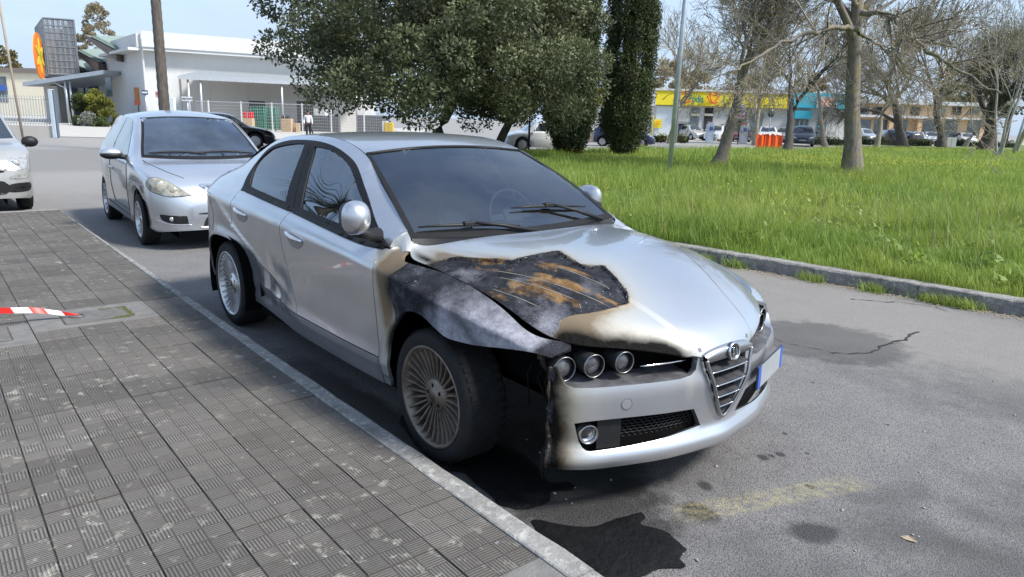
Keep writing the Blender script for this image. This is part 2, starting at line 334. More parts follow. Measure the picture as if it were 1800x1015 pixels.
def kerb_mat(name, c=(.30, .29, .27)):
    g = NG(name); n = g.noise(9, 6, .7); s = g.noise(60, 4, .7); l = g.noise(22, 5, .75); b = g.mix(g.ramp(n, .3, .7), tuple(x*.62 for x in c), c); b = g.mix(g.op('MULTIPLY', g.ramp(l, .52, .66), .75), b, (.50, .49, .45)); b = g.mix(g.op('MULTIPLY', g.ramp(g.noise(4, 6, .7), .50, .66), .7), b, (.085, .08, .072))
    b = g.mix(.3, b, g.ramp(s, .3, .7, (.5, .5, .5), (1.4, 1.4, 1.4)), 'MULTIPLY'); g.L(b, g.b.inputs['Base Color']); g.b.inputs['Roughness'].default_value = .92; g.bump(g.op('ADD', s, n), .008, .8); return g.m
KERB = kerb_mat('kerb_stone'); KERB2 = kerb_mat('old_kerb_stone', (.27, .255, .23))
PZ = .12; KX0 = -9.22
def yk(x): return -.985+.0085*(x-0)-(.0008*x*x if x < -2 else 0)*0      # road-side edge of the kerb
TS = .252; TY0 = -1.078
def paving():
    g = NG('ribbed_paving'); u = g.op('DIVIDE', g.op('SUBTRACT', g.x, 0.), TS); v = g.op('DIVIDE', g.op('SUBTRACT', g.y, TY0), TS)
    fu = g.op('FRACT', u); fv = g.op('FRACT', v); c3 = g.op('MULTIPLY', fu, 3.); d3 = g.op('MULTIPLY', fv, 3.); par = g.op('MODULO', g.op('ADD', g.op('FLOOR', c3), g.op('FLOOR', d3)), 2.)
    ru = g.op('PINGPONG', g.op('MULTIPLY', c3, 14.), 1.0); rv = g.op('PINGPONG', g.op('MULTIPLY', d3, 14.), 1.0)
    n = g.N('ShaderNodeMix'); n.data_type = 'FLOAT'; g.put(n.inputs['Factor'], g.op('GREATER_THAN', par, .5)); g.put(n.inputs['A'], ru); g.put(n.inputs['B'], rv); rib = n.outputs['Result']
    groove = g.mr(rib, .50, .20); cell = g.op('MAXIMUM', g.mr(g.op('PINGPONG', c3, .5), .05, .02), g.mr(g.op('PINGPONG', d3, .5), .05, .02)); groove = g.op('MAXIMUM', groove, g.op('MULTIPLY', cell, .8))
    wn = g.N('ShaderNodeTexWhiteNoise'); wn.noise_dimensions = '2D'; cb = g.N('ShaderNodeCombineXYZ'); g.L(g.op('FLOOR', u), cb.inputs[0]); g.L(g.op('FLOOR', v), cb.inputs[1]); g.L(cb.outputs[0], wn.inputs['Vector']); rv_ = wn.outputs[0]
    big = g.noise(.9, 5, .6); mid = g.noise(5, 6, .65); fine = g.noise(120, 3, .7); wear = g.noise(2.2, 5, .65)
    b = g.mix(rv_, (.098, .087, .074), (.185, .167, .146)); b = g.mix(g.op('MULTIPLY', g.ramp(big, .35, .7), .6), b, (.090, .084, .076)); b = g.mix(g.op('MULTIPLY', g.ramp(mid, .35, .75), .3), b, (.225, .21, .19))
    b = g.mix(g.op('MULTIPLY', g.op('MULTIPLY', groove, g.mr(wear, .25, .55, .55, 1.)), .80), b, (.045, .041, .036))
    li = g.op('MULTIPLY', g.ramp(g.noise(15, 5, .62, .3), .575, .65), g.ramp(g.noise(1.5, 4, .6), .40, .62)); li2 = g.ramp(g.noise(30, 4, .55), .68, .71)
    b = g.mix(g.op('MULTIPLY', li, .75), b, g.mix(mid, (.30, .275, .22), (.40, .38, .32))); b = g.mix(g.op('MULTIPLY', li2, .55), b, (.42, .41, .38)); b = g.mix(.3, b, g.ramp(fine, .3, .7, (.5, .5, .5), (1.45, 1.45, 1.45)), 'MULTIPLY')
    g.L(b, g.b.inputs['Base Color']); g.b.inputs['Roughness'].default_value = .9; g.bump(g.op('ADD', g.op('MULTIPLY', groove, -1.0), g.op('ADD', g.op('MULTIPLY', fine, .18), g.op('MULTIPLY', li, .3))), .005, .9); return g.m
PAVE = paving(); DIRT = mat('joint_dirt', (.075, .067, .056), .95, var=.4, scale=9)
pav = empty('pavement'); tag(pav, kind='structure')
bed = link('joint_bed', MB().box((-2.5, -5.1, PZ/2-.007), (13.4, 8.05, PZ), 0).mesh('joint_bed', DIRT), pav)
tile = MB(); t_ = TS/2-.0012; b_ = .0025
tile.add([(-t_, -t_, -.03), (t_, -t_, -.03), (t_, t_, -.03), (-t_, t_, -.03), (-t_, -t_, -b_), (t_, -t_, -b_), (t_, t_, -b_), (-t_, t_, -b_), (-t_+b_, -t_+b_, 0), (t_-b_, -t_+b_, 0), (t_-b_, t_-b_, 0), (-t_+b_, t_-b_, 0)], [(0, 1, 5, 4), (1, 2, 6, 5), (2, 3, 7, 6), (3, 0, 4, 7), (4, 5, 9, 8), (5, 6, 10, 9), (6, 7, 11, 10), (7, 4, 8, 11), (8, 9, 10, 11)])
tmesh = tile.mesh('paving_tile', PAVE); farm = MB(); ntile = 0; cand = []
covers = ((-3.24, -2.74, -1.99, -1.39), (-3.05, -2.58, -2.80, -2.09), (1.02, 1.20, -1.33, -1.10)); rem = [[] for _ in covers]
for i in range(-37, 9):
    for j in range(0, 28):
        cx, cy = (i+.5)*TS, TY0-(j+.5)*TS
        hit = [k for k, (a, b, c, d) in enumerate(covers) if a < cx < b and c < cy < d]
        if hit: rem[hit[0]].append((cx, cy)); continue
        q = Vector((cx, cy, PZ))-Vector(CAM); dz_ = q.dot(FX)
        if dz_ < .3: continue
        px = q.dot(RX)/dz_*FPX+900; py = -q.dot(UX)/dz_*FPX+507
        if px < -260 or py > 1300: continue
        cand.append((dz_, cx, cy, -120 < px and py < 1120))
cand.sort(); tr_ = random.Random(4)
for dz_, cx, cy, vis in cand:
    z = PZ+tr_.uniform(-.002, .0025); rt = (tr_.uniform(-.007, .007), tr_.uniform(-.007, .007), tr_.uniform(-.006, .006))
    if vis and ntile < 300: link('paving_tile', tmesh, pav, (cx, cy, z), rt); ntile += 1
    else: farm.add([Vector((cx, cy, z))+Matrix.Rotation(rt[0], 3, 'X') @ Matrix.Rotation(rt[1], 3, 'Y') @ Vector(v) for v in tile.v], tile.f)
tag(farm.build('far_paving_tiles', PAVE, pav), kind='stuff')
kr = random.Random(12); x = 3.2
while x > KX0+.05:
    L_ = min(kr.uniform(.95, 1.05), x-KX0); a, b = x-L_+.004, x-.004; s = MB(); n = 7; V = []; F = []
    for i in range(n+1):
        xx = a+(b-a)*i/n; y0 = yk(xx)+kr.uniform(-.003, .003); y1 = TY0+.001; zz = PZ+.006+kr.uniform(-.002, .002); V += [(xx, y1, 0), (xx, y1, zz-.004), (xx, y1+.006, zz), (xx, y0-.016, zz), (xx, y0-.004, zz-.006), (xx, y0, zz-.02), (xx, y0+.004, 0)]
    for i in range(n):
        for k in range(6): F.append((7*i+k, 7*i+k+1, 7*i+8+k, 7*i+7+k))
    F += [tuple(range(7)), tuple(range(7*n+6, 7*n-1, -1))]; s.add(V, F); s.build('kerb_stone', KERB, pav); x -= L_
y = -1.10
while y > -9:
    L_ = kr.uniform(.95, 1.05); MB().box((KX0-.05, y-L_/2+.04, PZ/2+.002), (.10, L_-.008, PZ+.006), bev=.008).build('kerb_stone', KERB, pav); y -= L_
# inspection covers set in concrete
CONC = mat('grey_concrete', (.13, .126, .118), .9, col2=(.20, .193, .18), scale=12, bump=.5, bscale=120); COVER = mat('cover_concrete', (.10, .097, .09), .9, col2=(.165, .16, .15), scale=16, bump=.7, bscale=90); MOSS = mat('moss', (.06, .075, .02), .95, col2=(.12, .13, .04), scale=60)
for (a, b, c, d), inner in ((covers[0], (-3.14, -2.86, -1.89, -1.49)), (covers[1], (-2.99, -2.66, -2.75, -2.21)), (covers[2], None)):
    q = np.array(rem[covers.index((a, b, c, d))]); a, b, c, d = q[:, 0].min()-TS/2+.002, q[:, 0].max()+TS/2-.002, q[:, 1].min()-TS/2+.002, q[:, 1].max()+TS/2-.002
    mh = empty('inspection_cover' if inner else 'concrete_patch', ((a+b)/2, (c+d)/2, PZ), parent=pav); MB().box((0, 0, -.02), (b-a, d-c, .046), bev=.005).build('concrete_frame', CONC, mh)
    if inner:
        e, f, g_, h = inner; MB().box(((e+f)/2-(a+b)/2, (g_+h)/2-(c+d)/2, .0), (f-e+.02, h-g_+.02, .008)).build('cover_gap', DIRT, mh); MB().box(((e+f)/2-(a+b)/2, (g_+h)/2-(c+d)/2, .002), (f-e, h-g_, .010), bev=.006).build('cover_slab', COVER, mh)
mo = MB(); rr = random.Random(9)
for k in range(260):
    t = rr.random(); p = (-2.86+rr.gauss(0, .01), -1.49-.02-.10*rr.random()) if t < .35 else ((-3.14+.28*rr.random(), -1.49+rr.gauss(0, .008)) if t < .8 else (-3.14+rr.gauss(0, .008), -1.49-.15*rr.random()))
    mo.blob((p[0]+rr.gauss(0, .006), p[1]+rr.gauss(0, .006), PZ+.005), (rr.uniform(.002, .007), rr.uniform(.002, .007), rr.uniform(.003, .008)), 5, 4, .3, k)
tag(tag(mo.build('moss', MOSS), 'green moss growing round the edge of the inspection cover', 'moss'), kind='stuff')
rg = MB(); rg.tube([Vector((-3.03+.045*math.cos(a), -1.80+.045*math.sin(a), PZ+.012)) for a in np.linspace(0, 6.283, 16)], .006, 6, False); tag(rg.build('lifting_ring', mat('ring_steel', (.22, .21, .2), .5, .6)), 'small round steel lifting ring on the concrete inspection cover', 'ring')
# barrier tape tied to the ring
def tape():
    path = [(-3.03, -1.80, PZ+.020), (-3.02, -1.86, PZ+.035), (-3.035, -1.93, PZ+.05), (-3.03, -2.05, PZ+.085), (-3.02, -2.3, PZ+.12), (-3.0, -2.7, PZ+.17), (-2.98, -3.2, PZ+.22)]; sp = smooth_poly(path, 16, False); V = []; F = []; mi = []; s = 0
    for i, p in enumerate(sp):
        w_ = .004+.017*min(1, i/32); tw = 1.1*math.sin(i*.13)*.3+1.2; V += [(p[0]-w_*math.cos(tw), p[1], p[2]+w_*math.sin(tw)), (p[0]+w_*math.cos(tw), p[1]+.02, p[2]-w_*math.sin(tw))]
    ln = [0]
    for a, b in zip(sp, sp[1:]): ln.append(ln[-1]+np.linalg.norm(b-a))
    for i in range(len(sp)-1): F.append((2*i, 2*i+1, 2*i+3, 2*i+2)); mi.append(int(ln[i]/.095) % 2)
    me = bpy.data.meshes.new('barrier_tape'); me.from_pydata(V, [], F); me.materials.append(mat('tape_red', (.55, .02, .015), .4)); me.materials.append(mat('tape_white', (.75, .74, .72), .4)); me.polygons.foreach_set('material_index', mi); me.polygons.foreach_set('use_smooth', [True]*len(F)); return me
tag(link('barrier_tape', tape()), 'red and white striped barrier tape tied to the inspection cover', 'tape')
# ---- lawn kerb on the far side of the road
def yl(x): return 4.66+.10*x if x > -3.4 else 4.32
lawnk = empty('lawn_kerb', (0, 0, 0), label='low weathered concrete kerb edging the green lawn', cat='kerb'); x = 6.
kr = random.Random(2)
while x > -24:
    L_ = kr.uniform(.92, 1.08); s = MB(); V = []; F = []; n = 9; dz0 = kr.uniform(-.008, .008); a, b = x-L_+.006, x-.006
    for i in range(n+1):
        xx = a+(b-a)*i/n; y0 = yl(xx)+kr.uniform(-.006, .006); zz = .138+dz0+kr.uniform(-.004, .004); e_ = kr.uniform(.006, .02); V += [(xx, y0-.012, -.01), (xx, y0, zz-e_), (xx, y0+e_, zz), (xx, y0+.16, zz+.002), (xx, y0+.175, 0)]
    for i in range(n):
        for k in range(4): F.append((5*i+k+1, 5*i+k, 5*i+5+k, 5*i+6+k))
    F += [tuple(range(5)), tuple(range(5*n, 5*n+5))[::-1]]; s.add(V, F); s.build('kerb_stone', KERB2, lawnk); x -= L_
# lawn ground
LAWN = [(7, yl(7)+.15), (-3.4, yl(-3.4)+.15), (-23, 4.47)]+[tuple(gp(px, py)[:2]) for px, py in ((560, 285), (800, 273), (960, 269.5), (1100, 265.5), (1240, 264.5), (1400, 265), (1540, 261), (1700, 258), (1800, 257.5), (1900, 258))]+[(20, 110), (26, 40)]
SOIL = mat('lawn_soil', (.085, .125, .025), .95, col2=(.13, .18, .04), scale=3, bump=.6, bscale=20)
sheet('lawn_ground', LAWN, .115, SOIL); 
def grass_mat():
    g = NG('grass_blade'); a = g.N('ShaderNodeAttribute'); a.attribute_name = 'tone'; t = a.outputs['Fac']; n = g.noise(.35, 4, .6); c = g.mix(t, (.125, .215, .030), (.32, .44, .085)); c = g.mix(g.op('MULTIPLY', g.ramp(n, .38, .62), .7), c, (.40, .45, .095)); c = g.mix(g.op('MULTIPLY', g.ramp(g.noise(1.7, 4, .6), .56, .68), .45), c, (.12, .20, .04)); g.L(c, g.b.inputs['Base Color']); g.b.inputs['Roughness'].default_value = .55
    tr = g.N('ShaderNodeBsdfTranslucent'); g.L(c, tr.inputs[0]); mx = g.N('ShaderNodeMixShader'); mx.inputs[0].default_value = .45; g.L(g.b.outputs[0], mx.inputs[1]); g.L(tr.outputs[0], mx.inputs[2]); out = [x for x in g.nt.nodes if x.type == 'OUTPUT_MATERIAL'][0]; g.L(mx.outputs[0], out.inputs[0]); return g.m
GRASS = grass_mat()
def in_view(P, marg=60):
    d = P-CAM; z = d @ np.array(FX); px = d @ np.array(RX)/np.maximum(z, .1)*FPX+900; return (z > .5) & (px > 300-marg) & (px < 1800+marg)
def blades(P, h, wd, seg, seed, lean=.5):
    """P (n,3) roots; curved blades of seg+1 rings"""
    r = np.random.RandomState(seed); n = len(P); az = r.uniform(0, 2*np.pi, n); ln = r.uniform(.1, 1, n)*lean*h; t = np.linspace(0, 1, seg+1); d = np.stack([np.cos(az), np.sin(az)], 1); side = np.stack([-np.sin(az+r.uniform(-1, 1, n)), np.cos(az)], 1)
    V = np.zeros((n, seg+1, 2, 3)); 
    for i, u in enumerate(t):
        c = P.copy(); c[:, :2] += d*(ln*u**2)[:, None]; c[:, 2] += h*(u-.25*u*u*lean); w_ = wd*(1-u**1.6)*.5+.0004
        for k, sg in ((0, -1), (1, 1)): V[:, i, k] = c; V[:, i, k, :2] += side*(w_*sg)[:, None]
    V = V.reshape(-1, 3); m_ = 2*(seg+1); b = (np.arange(n)*m_)[:, None]; F = []
    for i in range(seg): F.append(np.concatenate([b+2*i, b+2*i+1, b+2*i+3, b+2*i+2], 1))
    return V, np.concatenate(F), np.repeat(np.clip(r.uniform(0, 1, n)*.7+.3*r.uniform(0, 1, n), 0, 1), m_)
def scatter_lawn(n, dmin, dmax, seed):
    r = np.random.RandomState(seed); out = []; tot = 0; L2 = np.array(LAWN); h = np.array([FX.x, FX.y]); h /= np.linalg.norm(h); rt = np.array([h[1], -h[0]])
    while tot < n:
        k = n*2; dep = np.sqrt(r.uniform(dmin**2, dmax**2, k)) if dmax < 15 else np.exp(r.uniform(np.log(dmin), np.log(dmax), k)); u = r.uniform(-.50, .80, k); Q = CAM[:2]+h*dep[:, None]+rt*(dep*u)[:, None]; ok = inside(Q, L2) & (Q[:, 1] > np.where(Q[:, 0] > -3.4, 4.66+.10*Q[:, 0], 4.32)+.15); Q = Q[ok]; out.append(Q); tot += len(Q)
    return np.concatenate(out)[:n]
def build_grass():
    Vs = []; Fs = []; Ts = []; o = 0
    for n, d0, d1, hh, ww, seg, sd_ in ((64000, 6.3, 11.5, .36, .0085, 3, 1), (64000, 11.5, 24, .31, .015, 2, 2), (56000, 24, 62, .25, .028, 2, 3)):
        Q = scatter_lawn(n, d0, d1, sd_); P = np.concatenate([Q, np.full((len(Q), 1), .112)], 1); r = np.random.RandomState(sd_+50); cl = .80+.85*fbm(Q, .7, 3, 3)+.45*fbm(Q, 2.6, 6, 2); h = hh*np.clip(cl, .28, 2.0)*r.uniform(.55, 1.35, len(Q))
        edge = Q[:, 1]-np.where(Q[:, 0] > -3.4, 4.66+.10*Q[:, 0], 4.32)-.15; h *= .55+.45*sstep(0, .5, edge)
        V, F, T = blades(P, h, np.full(len(Q), ww)*r.uniform(.6, 1.3, len(Q)), seg, sd_); Vs.append(V); Fs.append(F+o); Ts.append(T); o += len(V)
    me = mesh_np('grass', np.concatenate(Vs), np.concatenate(Fs), GRASS, True, dict(tone=np.concatenate(Ts))); return tag(tag(link('grass', me), 'tall bright green grass covering the lawn', 'grass'), kind='stuff')
build_grass()
def specks(name, pts, r, m, label, cat_):
    P = np.array(pts); n = len(P); V = np.repeat(P, 4, 0); k = np.tile(np.array([[1, 0, 0], [0, 1, .4], [-1, 0, 0], [0, -1, -.4]]), (n, 1)); V = V+k*np.repeat(r, 4)[:, None]; F = np.arange(4*n).reshape(-1, 4); return tag(tag(link(name, mesh_np(name, V, F, m, False)), label, cat_), kind='stuff')
Q = np.concatenate([scatter_lawn(900, 12, 55, 21), scatter_lawn(6000, 24, 60, 22)]); k = (fbm(Q, .16, 4, 3) > .12) | (np.arange(len(Q)) < 500); Q = Q[k]; r = np.random.RandomState(1)
specks('yellow_flowers', np.concatenate([Q, r.uniform(.25, .42, (len(Q), 1))], 1), r.uniform(.010, .024, len(Q)), mat('buttercup', (.55, .45, .02), .6), 'small yellow wild flowers scattered through the lawn grass', 'flowers')
# tall dry stalks and broad weeds in the lawn near the kerb
r = np.random.RandomState(8); Q = scatter_lawn(420, 7.2, 13, 31); V, F, T = blades(np.concatenate([Q, np.full((len(Q), 1), .11)], 1), r.uniform(.45, .85, len(Q)), np.full(len(Q), .006), 3, 12, .35)
tag(tag(link('dry_stalks', mesh_np('dry_stalks', V, F, mat('dry_stalk', (.28, .24, .12), .8, var=.3, scale=2), True)), 'thin dry stalks standing above the lawn grass near the kerb', 'stalks'), kind='stuff')
cw = scatter_lawn(46, 6.6, 12, 35); P = np.concatenate([np.array([[x+a, y+b, .13+abs(c)] for a, b, c in r.normal(0, .10, (60, 3))]) for x, y in cw]); V, F, T = blades(P, r.uniform(.05, .11, len(P)), np.full(len(P), .045), 2, 14, 1.6)
tag(tag(link('broad_weeds', mesh_np('broad_weeds', V, F, GRASS, True, dict(tone=T*.4))), 'patches of broad-leaved weeds among the lawn grass', 'weeds'), kind='stuff')
# litter and weeds along the lawn kerb
r = np.random.RandomState(5); X = r.uniform(-3.2, 1.6, 900); P = np.stack([X, 4.66+.10*X-np.abs(r.normal(0, .11, 900))-.012, np.full(900, .008)], 1)
specks('dry_leaf_litter', P, r.uniform(.004, .013, 900), mat('dry_leaf', (.20, .15, .09), .9, col2=(.33, .27, .18), scale=4), 'dry leaf crumbs lying along the foot of the lawn kerb', 'litter')
cl_ = [(x_, 4.66+.10*x_-.03) for x_ in (-2.3, -1.9, -1.05, .05, .22, .35, 1.05, -.45)]; P = np.concatenate([np.array([[cx+a*.8, cy-abs(b)*.6, .0] for a, b in r.normal(0, .09, (150, 2))]) for cx, cy in cl_]); V, F, T = blades(P, r.uniform(.05, .16, len(P)), np.full(len(P), .006), 2, 4, .9)
tag(tag(link('kerb_weeds', mesh_np('kerb_weeds', V, F, GRASS, True, dict(tone=T))), 'tufts of weeds sprouting between road and lawn kerb', 'weeds'), kind='stuff')
# ---- melted remains and crack on the road
TAR = mat('melted_black_plastic', (.0032, .0032, .0036), .7, var=.5, scale=12, bump=1, bscale=35, spec=.25)
def slab(name, poly, z, th, m, label, cat_, seed=1, res=.03, amp=.006):
    V, T, loops = trimmed(poly, (), res); e = pdist(V, np.array(poly)); zz = z+th*sstep(0, .035, e)+amp*fbm(V, 7, seed, 4)*sstep(0, .06, e); o = link(name, mesh_np(name, np.concatenate([V, zz[:, None]], 1), T, m)); return tag(o, label, cat_)
def ragged(poly, amp, seed, n=4): q = smooth_poly(poly, n); return q+np.stack([fbm(q, 14, seed, 4), fbm(q, 14, seed+1, 4)], 1)*amp
slab('melted_mat', ragged([tuple(gp(*p)[:2]) for p in ((935, 918), (985, 925), (985, 925), (1045, 928), (1085, 915), (1128, 903), (1128, 903), (1138, 912), (1128, 925), (1165, 935), (1212, 968), (1212, 968), (1195, 985), (1203, 1000), (1160, 1003), (1120, 1018), (1060, 1030), (1010, 1000), (960, 955))], .014, 3, 5), .006, .010, TAR, 'flat sheet of black melted plastic on the asphalt near the kerb', 'debris', 3)
slab('melted_puddle', ragged([tuple(gp(*p)[:2]) for p in ((700, 735), (760, 815), (820, 835), (868, 880), (905, 897), (950, 892), (968, 876), (972, 864), (1005, 862), (1003, 850), (960, 846), (950, 825), (900, 790), (800, 740))], .02, 5, 5), .004, .014, TAR, 'lumpy black puddle of melted plastic under the burnt front wheel arch', 'debris', 5, .03, .014)
cr = MB(); q = smooth_poly([tuple(gp(*p)[:2]) for p in ((1345, 590), (1385, 603), (1430, 612), (1475, 623), (1525, 618), (1560, 604), (1590, 597), (1612, 583))], 8, False); q = q+np.stack([fbm(q, 9, 2, 3), fbm(q, 9, 7, 3)], 1)*.05; V = []
rr = random.Random(1)
for i, p in enumerate(q): w_ = rr.uniform(.004, .013); V += [(p[0]-w_, p[1], .004), (p[0]+w_, p[1], .004)]
cr.add(V, [(2*i, 2*i+1, 2*i+3, 2*i+2) for i in range(len(q)-1)]); tag(cr.build('road_crack', mat('crack_dark', (.03, .028, .026), .95)), kind='structure')
q = smooth_poly([tuple(gp(*p)[:2]) for p in ((1500, 527), (1540, 530), (1590, 533), (1640, 540), (1665, 548))], 8, False); q = q+np.stack([fbm(q, 9, 12, 3), fbm(q, 9, 17, 3)], 1)*.05; V = []; cr = MB()
for i, p in enumerate(q): w_ = rr.uniform(.004, .014); V += [(p[0]-w_, p[1], .004), (p[0]+w_, p[1], .004)]
cr.add(V, [(2*i, 2*i+1, 2*i+3, 2*i+2) for i in range(len(q)-1)]); tag(cr.build('road_crack', MATS['crack_dark']), kind='structure')
lf = MB(); p = gp(1597, 949); lf.add([p+Vector(v) for v in ((-.030, -.006, .003), (-.010, .012, .010), (.016, .011, .012), (.032, .002, .004), (.014, -.013, .006), (-.014, -.014, .003))], [(0, 1, 2, 3, 4, 5)]); tag(lf.build('fallen_leaf', mat('tan_leaf', (.34, .27, .19), .8, var=.2, scale=60)), 'single tan dry leaf lying on the dark asphalt', 'leaf')
sc = random.Random(6); K = MB()
for k in range(46):
    p = gp(sc.uniform(900, 1800), sc.uniform(640, 1010)); s_ = sc.uniform(.003, .009); K.blob((p.x, p.y, s_*.4), (s_, s_*sc.uniform(.5, 1), s_*.5), 5, 4, .3, k)
tag(tag(K.build('road_grit', mat('grit', (.10, .095, .09), .9, col2=(.5, .48, .45), scale=30)), 'loose grit and crumbs scattered on the asphalt', 'grit'), kind='stuff')
# ------------------------------------------------------------------ burnt saloon: surfaces in the car's own frame (X forward from the front axle, right side at -Y)
XS = [-3.62, -3.45, -3.2, -2.7, -2.2, -1.5, -.9, -.4, -.1, .2, .45, .6, .70]
def row(*v): return Spl(XS, v)
ROWS_Z = [lambda x: x*0+.19, lambda x: x*0+.325, lambda x: x*0+.38, lambda x: x*0+.44, lambda x: x*0+.60]
ROWS_S = [row(.70, .78, .83, .855, .86, .86, .86, .85, .84, .83, .78, .73, .68), row(.72, .80, .855, .885, .89, .89, .89, .875, .865, .855, .81, .76, .71),
          row(.73, .81, .865, .898, .905, .905, .905, .89, .872, .865, .82, .77, .715), row(.735, .815, .87, .90, .898, .893, .893, .886, .874, .868, .825, .775, .72),
          row(.74, .822, .88, .91, .906, .897, .897, .893, .882, .88, .84, .79, .73)]
Z6 = row(.93, .945, .955, .95, .92, .89, .865, .84, .80, .765, .725, .69, .655); S6 = row(.72, .80, .865, .908, .914, .914, .914, .912, .905, .89, .845, .785, .70)
Z8 = row(.99, 1.03, 1.055, 1.06, 1.043, .995, .95, .918, .873, .836, .775, .718, .668); S8 = row(.60, .68, .75, .80, .83, .838, .84, .795, .763, .755, .727, .684, .62)
XC = [-3.2, -2.9, -2.6, -2.34, -2.2, -2.0, -1.68, -1.4, -1.18, -1.0, -.82, -.61, -.41, -.3]
ZD = Spl(XC, [1.08, 1.12, 1.2, 1.29, 1.335, 1.365, 1.38, 1.363, 1.315, 1.262, 1.158, 1.025, .95, .932]); SD = Spl(XC, [.70, .70, .69, .665, .64, .62, .605, .605, .62, .65, .70, .76, .785, .78])
ZE = Spl(XC, [1.10, 1.145, 1.25, 1.345, 1.38, 1.40, 1.408, 1.395, 1.355, 1.295, 1.197, 1.09, .99, .945]); SE = Spl(XC, [.62, .64, .62, .595, .58, .565, .555, .552, .560, .58, .615, .66, .70, .72])
def side_rows(x, cabin):
    Z = [f(x) for f in ROWS_Z]; S = [f(x) for f in ROWS_S]; z6, s6, z8, s8 = Z6(x), S6(x), Z8(x), S8(x)
    Z.append(Z[4]+(z6-Z[4])*.62); S.append(S[4]+(s6-S[4])*.8+.001)
    Z.append(z6); S.append(s6); Z.append(z6+(z8-z6)*.5); S.append(s6+(s8-s6)*.5+.011); Z.append(z8); S.append(s8)
    if cabin:
        zd, ze = np.maximum(ZD(x), z8+.016), ZE(x); sd_ = SD(x)
        for f in (.25, .5, .75): Z.append(z8+(zd-z8)*f); S.append(s8+(sd_-s8)*f+.010*4*f*(1-f)*np.clip((zd-z8)/.2, 0, 1))
        Z.append(zd); S.append(sd_); Z.append(np.maximum(ze, zd+.012)); S.append(SE(x))
    else: Z.append(z8+.03); S.append(s8-.09)
    Z = np.array(Z)
    tail = 1-.20*sstep(-2.8, -3.62, x)**1.3                      # the tail tucks in
    return np.maximum.accumulate(Z+np.arange(len(Z))[:, None]*1e-4, axis=0), np.array(S)*tail
def side_s(P, cabin=True, dent=False):
    """half width at (X, Z)"""
    P = np.asarray(P, float); x, z = P[:, 0], P[:, 1]; Z, S = side_rows(x, cabin); s = pchip_rows(Z, S, z)
    for cx in (0, -2.7):                                          # flared wheel-arch lips
        r = np.hypot(x-cx, z-.315); s = s+.012*np.exp(-((r-.375)/.035)**2)*(z > .3)
    if dent:
        # crumpled rear door: everything below a slanting crease is pushed in, deepest at the wheel arch
        t = (x+2.15)/.85; line = .70-.32*t; below = line-z; ramp = sstep(-1.30, -2.30, x)
        d = .105*ramp*sstep(-.012, .13, below)
        d += .026*np.exp(-((x+1.62)/.12)**2-((z-.53)/.09)**2)+.018*np.maximum(0, 1-np.abs((x+1.80)*.9+(z-.50)*.45)/.07)*np.exp(-((z-.48)/.12)**2)
        d -= .017*np.exp(-(below/.022)**2)*ramp
        d += .013*np.exp(-((x+2.02)/.07)**2-((z-.60)/.13)**2)+.012*np.exp(-((x+1.75)/.05)**2-((z-.64)/.16)**2)
        d += .009*fbm(np.stack([x, z], 1), 7, 3, 3)*sstep(-1.2, -1.6, x)*sstep(-.03, .05, below)
        d *= sstep(-2.75, -2.40, x); d *= sstep(.26, .36, z)*.35+.65
        s = s-d
    return s
YE = Spl([-.37, -.33, -.25, .1, .41, .6, .68, .724, .79, .851, .91, .948], [.722, .752, .762, .757, .727, .680, .625, .578, .49, .395, .27, .155])   # bonnet edge
ZB = Spl([-.37, -.33, -.25, .1, .41, .6, .68, .724, .79, .851, .91, .948], [.962, .915, .886, .858, .787, .718, .698, .692, .685, .672, .645, .612])
ZCN = Spl([-.40, -.2, 0, .28, .62, .81, .90, .95], [.985, .972, .960, .938, .842, .752, .692, .640])                                                   # bonnet centre line
def hood_z(X, Y):
    ye = YE(X); q = np.clip(np.abs(Y)/ye, 0, 1.02); ze, zc = ZB(X), ZCN(X); p = 3.6
    z = ze+(zc-ze)*(1-q**p)
    yc = .60-.335*sstep(-.3, .93, X)-.12*np.clip(X-.5, 0, 1)      # V creases
    return z+.009*(1-sstep(yc-.012, yc+.018, np.abs(Y)))*sstep(-.33, .05, X)-.0045
PLAN = [(.968, 0), (.955, .12), (.937, .23), (.905, .36), (.828, .56), (.775, .66), (.70, .74), (.58, .805), (.40, .86), (.22, .885)]
_pl = smooth_poly([(PLAN[1][0], -PLAN[1][1])]+PLAN, 12, closed=False); _pl = _pl[_pl[:, 1] >= 0]; _pl[0] = PLAN[0]
_pa = np.concatenate([[0], np.cumsum(np.linalg.norm(np.diff(_pl, axis=0), axis=1))])
def plan(a):
    """arc length from the nose -> X, |Y|, outward normal"""
    b = np.abs(a); X = np.interp(b, _pa, _pl[:, 0]); Y = np.interp(b, _pa, _pl[:, 1]); e = .02
    dX = np.interp(b+e, _pa, _pl[:, 0])-np.interp(np.maximum(b-e, 0), _pa, _pl[:, 0]); dY = np.interp(b+e, _pa, _pl[:, 1])-np.interp(np.maximum(b-e, 0), _pa, _pl[:, 1])
    n = np.hypot(dX, dY); nx, ny = dY/n, -dX/n; sg = np.sign(a)+(a == 0)
    return X, Y*sg, nx, ny*sg
BD = Spl([.18, .205, .225, .250, .272, .292, .34, .41, .47, .53, .555, .60, .65], [-.03, -.006, .008, .013, .006, -.010, -.016, -.006, .0, .0, -.006, -.012, -.018])
def bump3(P, off=0.):
    """bumper surface from (arc, Z)"""
    P = np.asarray(P, float); X, Y, nx, ny = plan(P[:, 0]); d = BD(P[:, 1])+off+.012*np.exp(-(P[:, 0]/.16)**2)*sstep(.28, .5, P[:, 1])
    return np.stack([X+nx*d, Y+ny*d, P[:, 1]], 1)
def arc_of(y): return float(np.interp(abs(y), _pl[:, 1], _pa))*(1 if y >= 0 else -1)
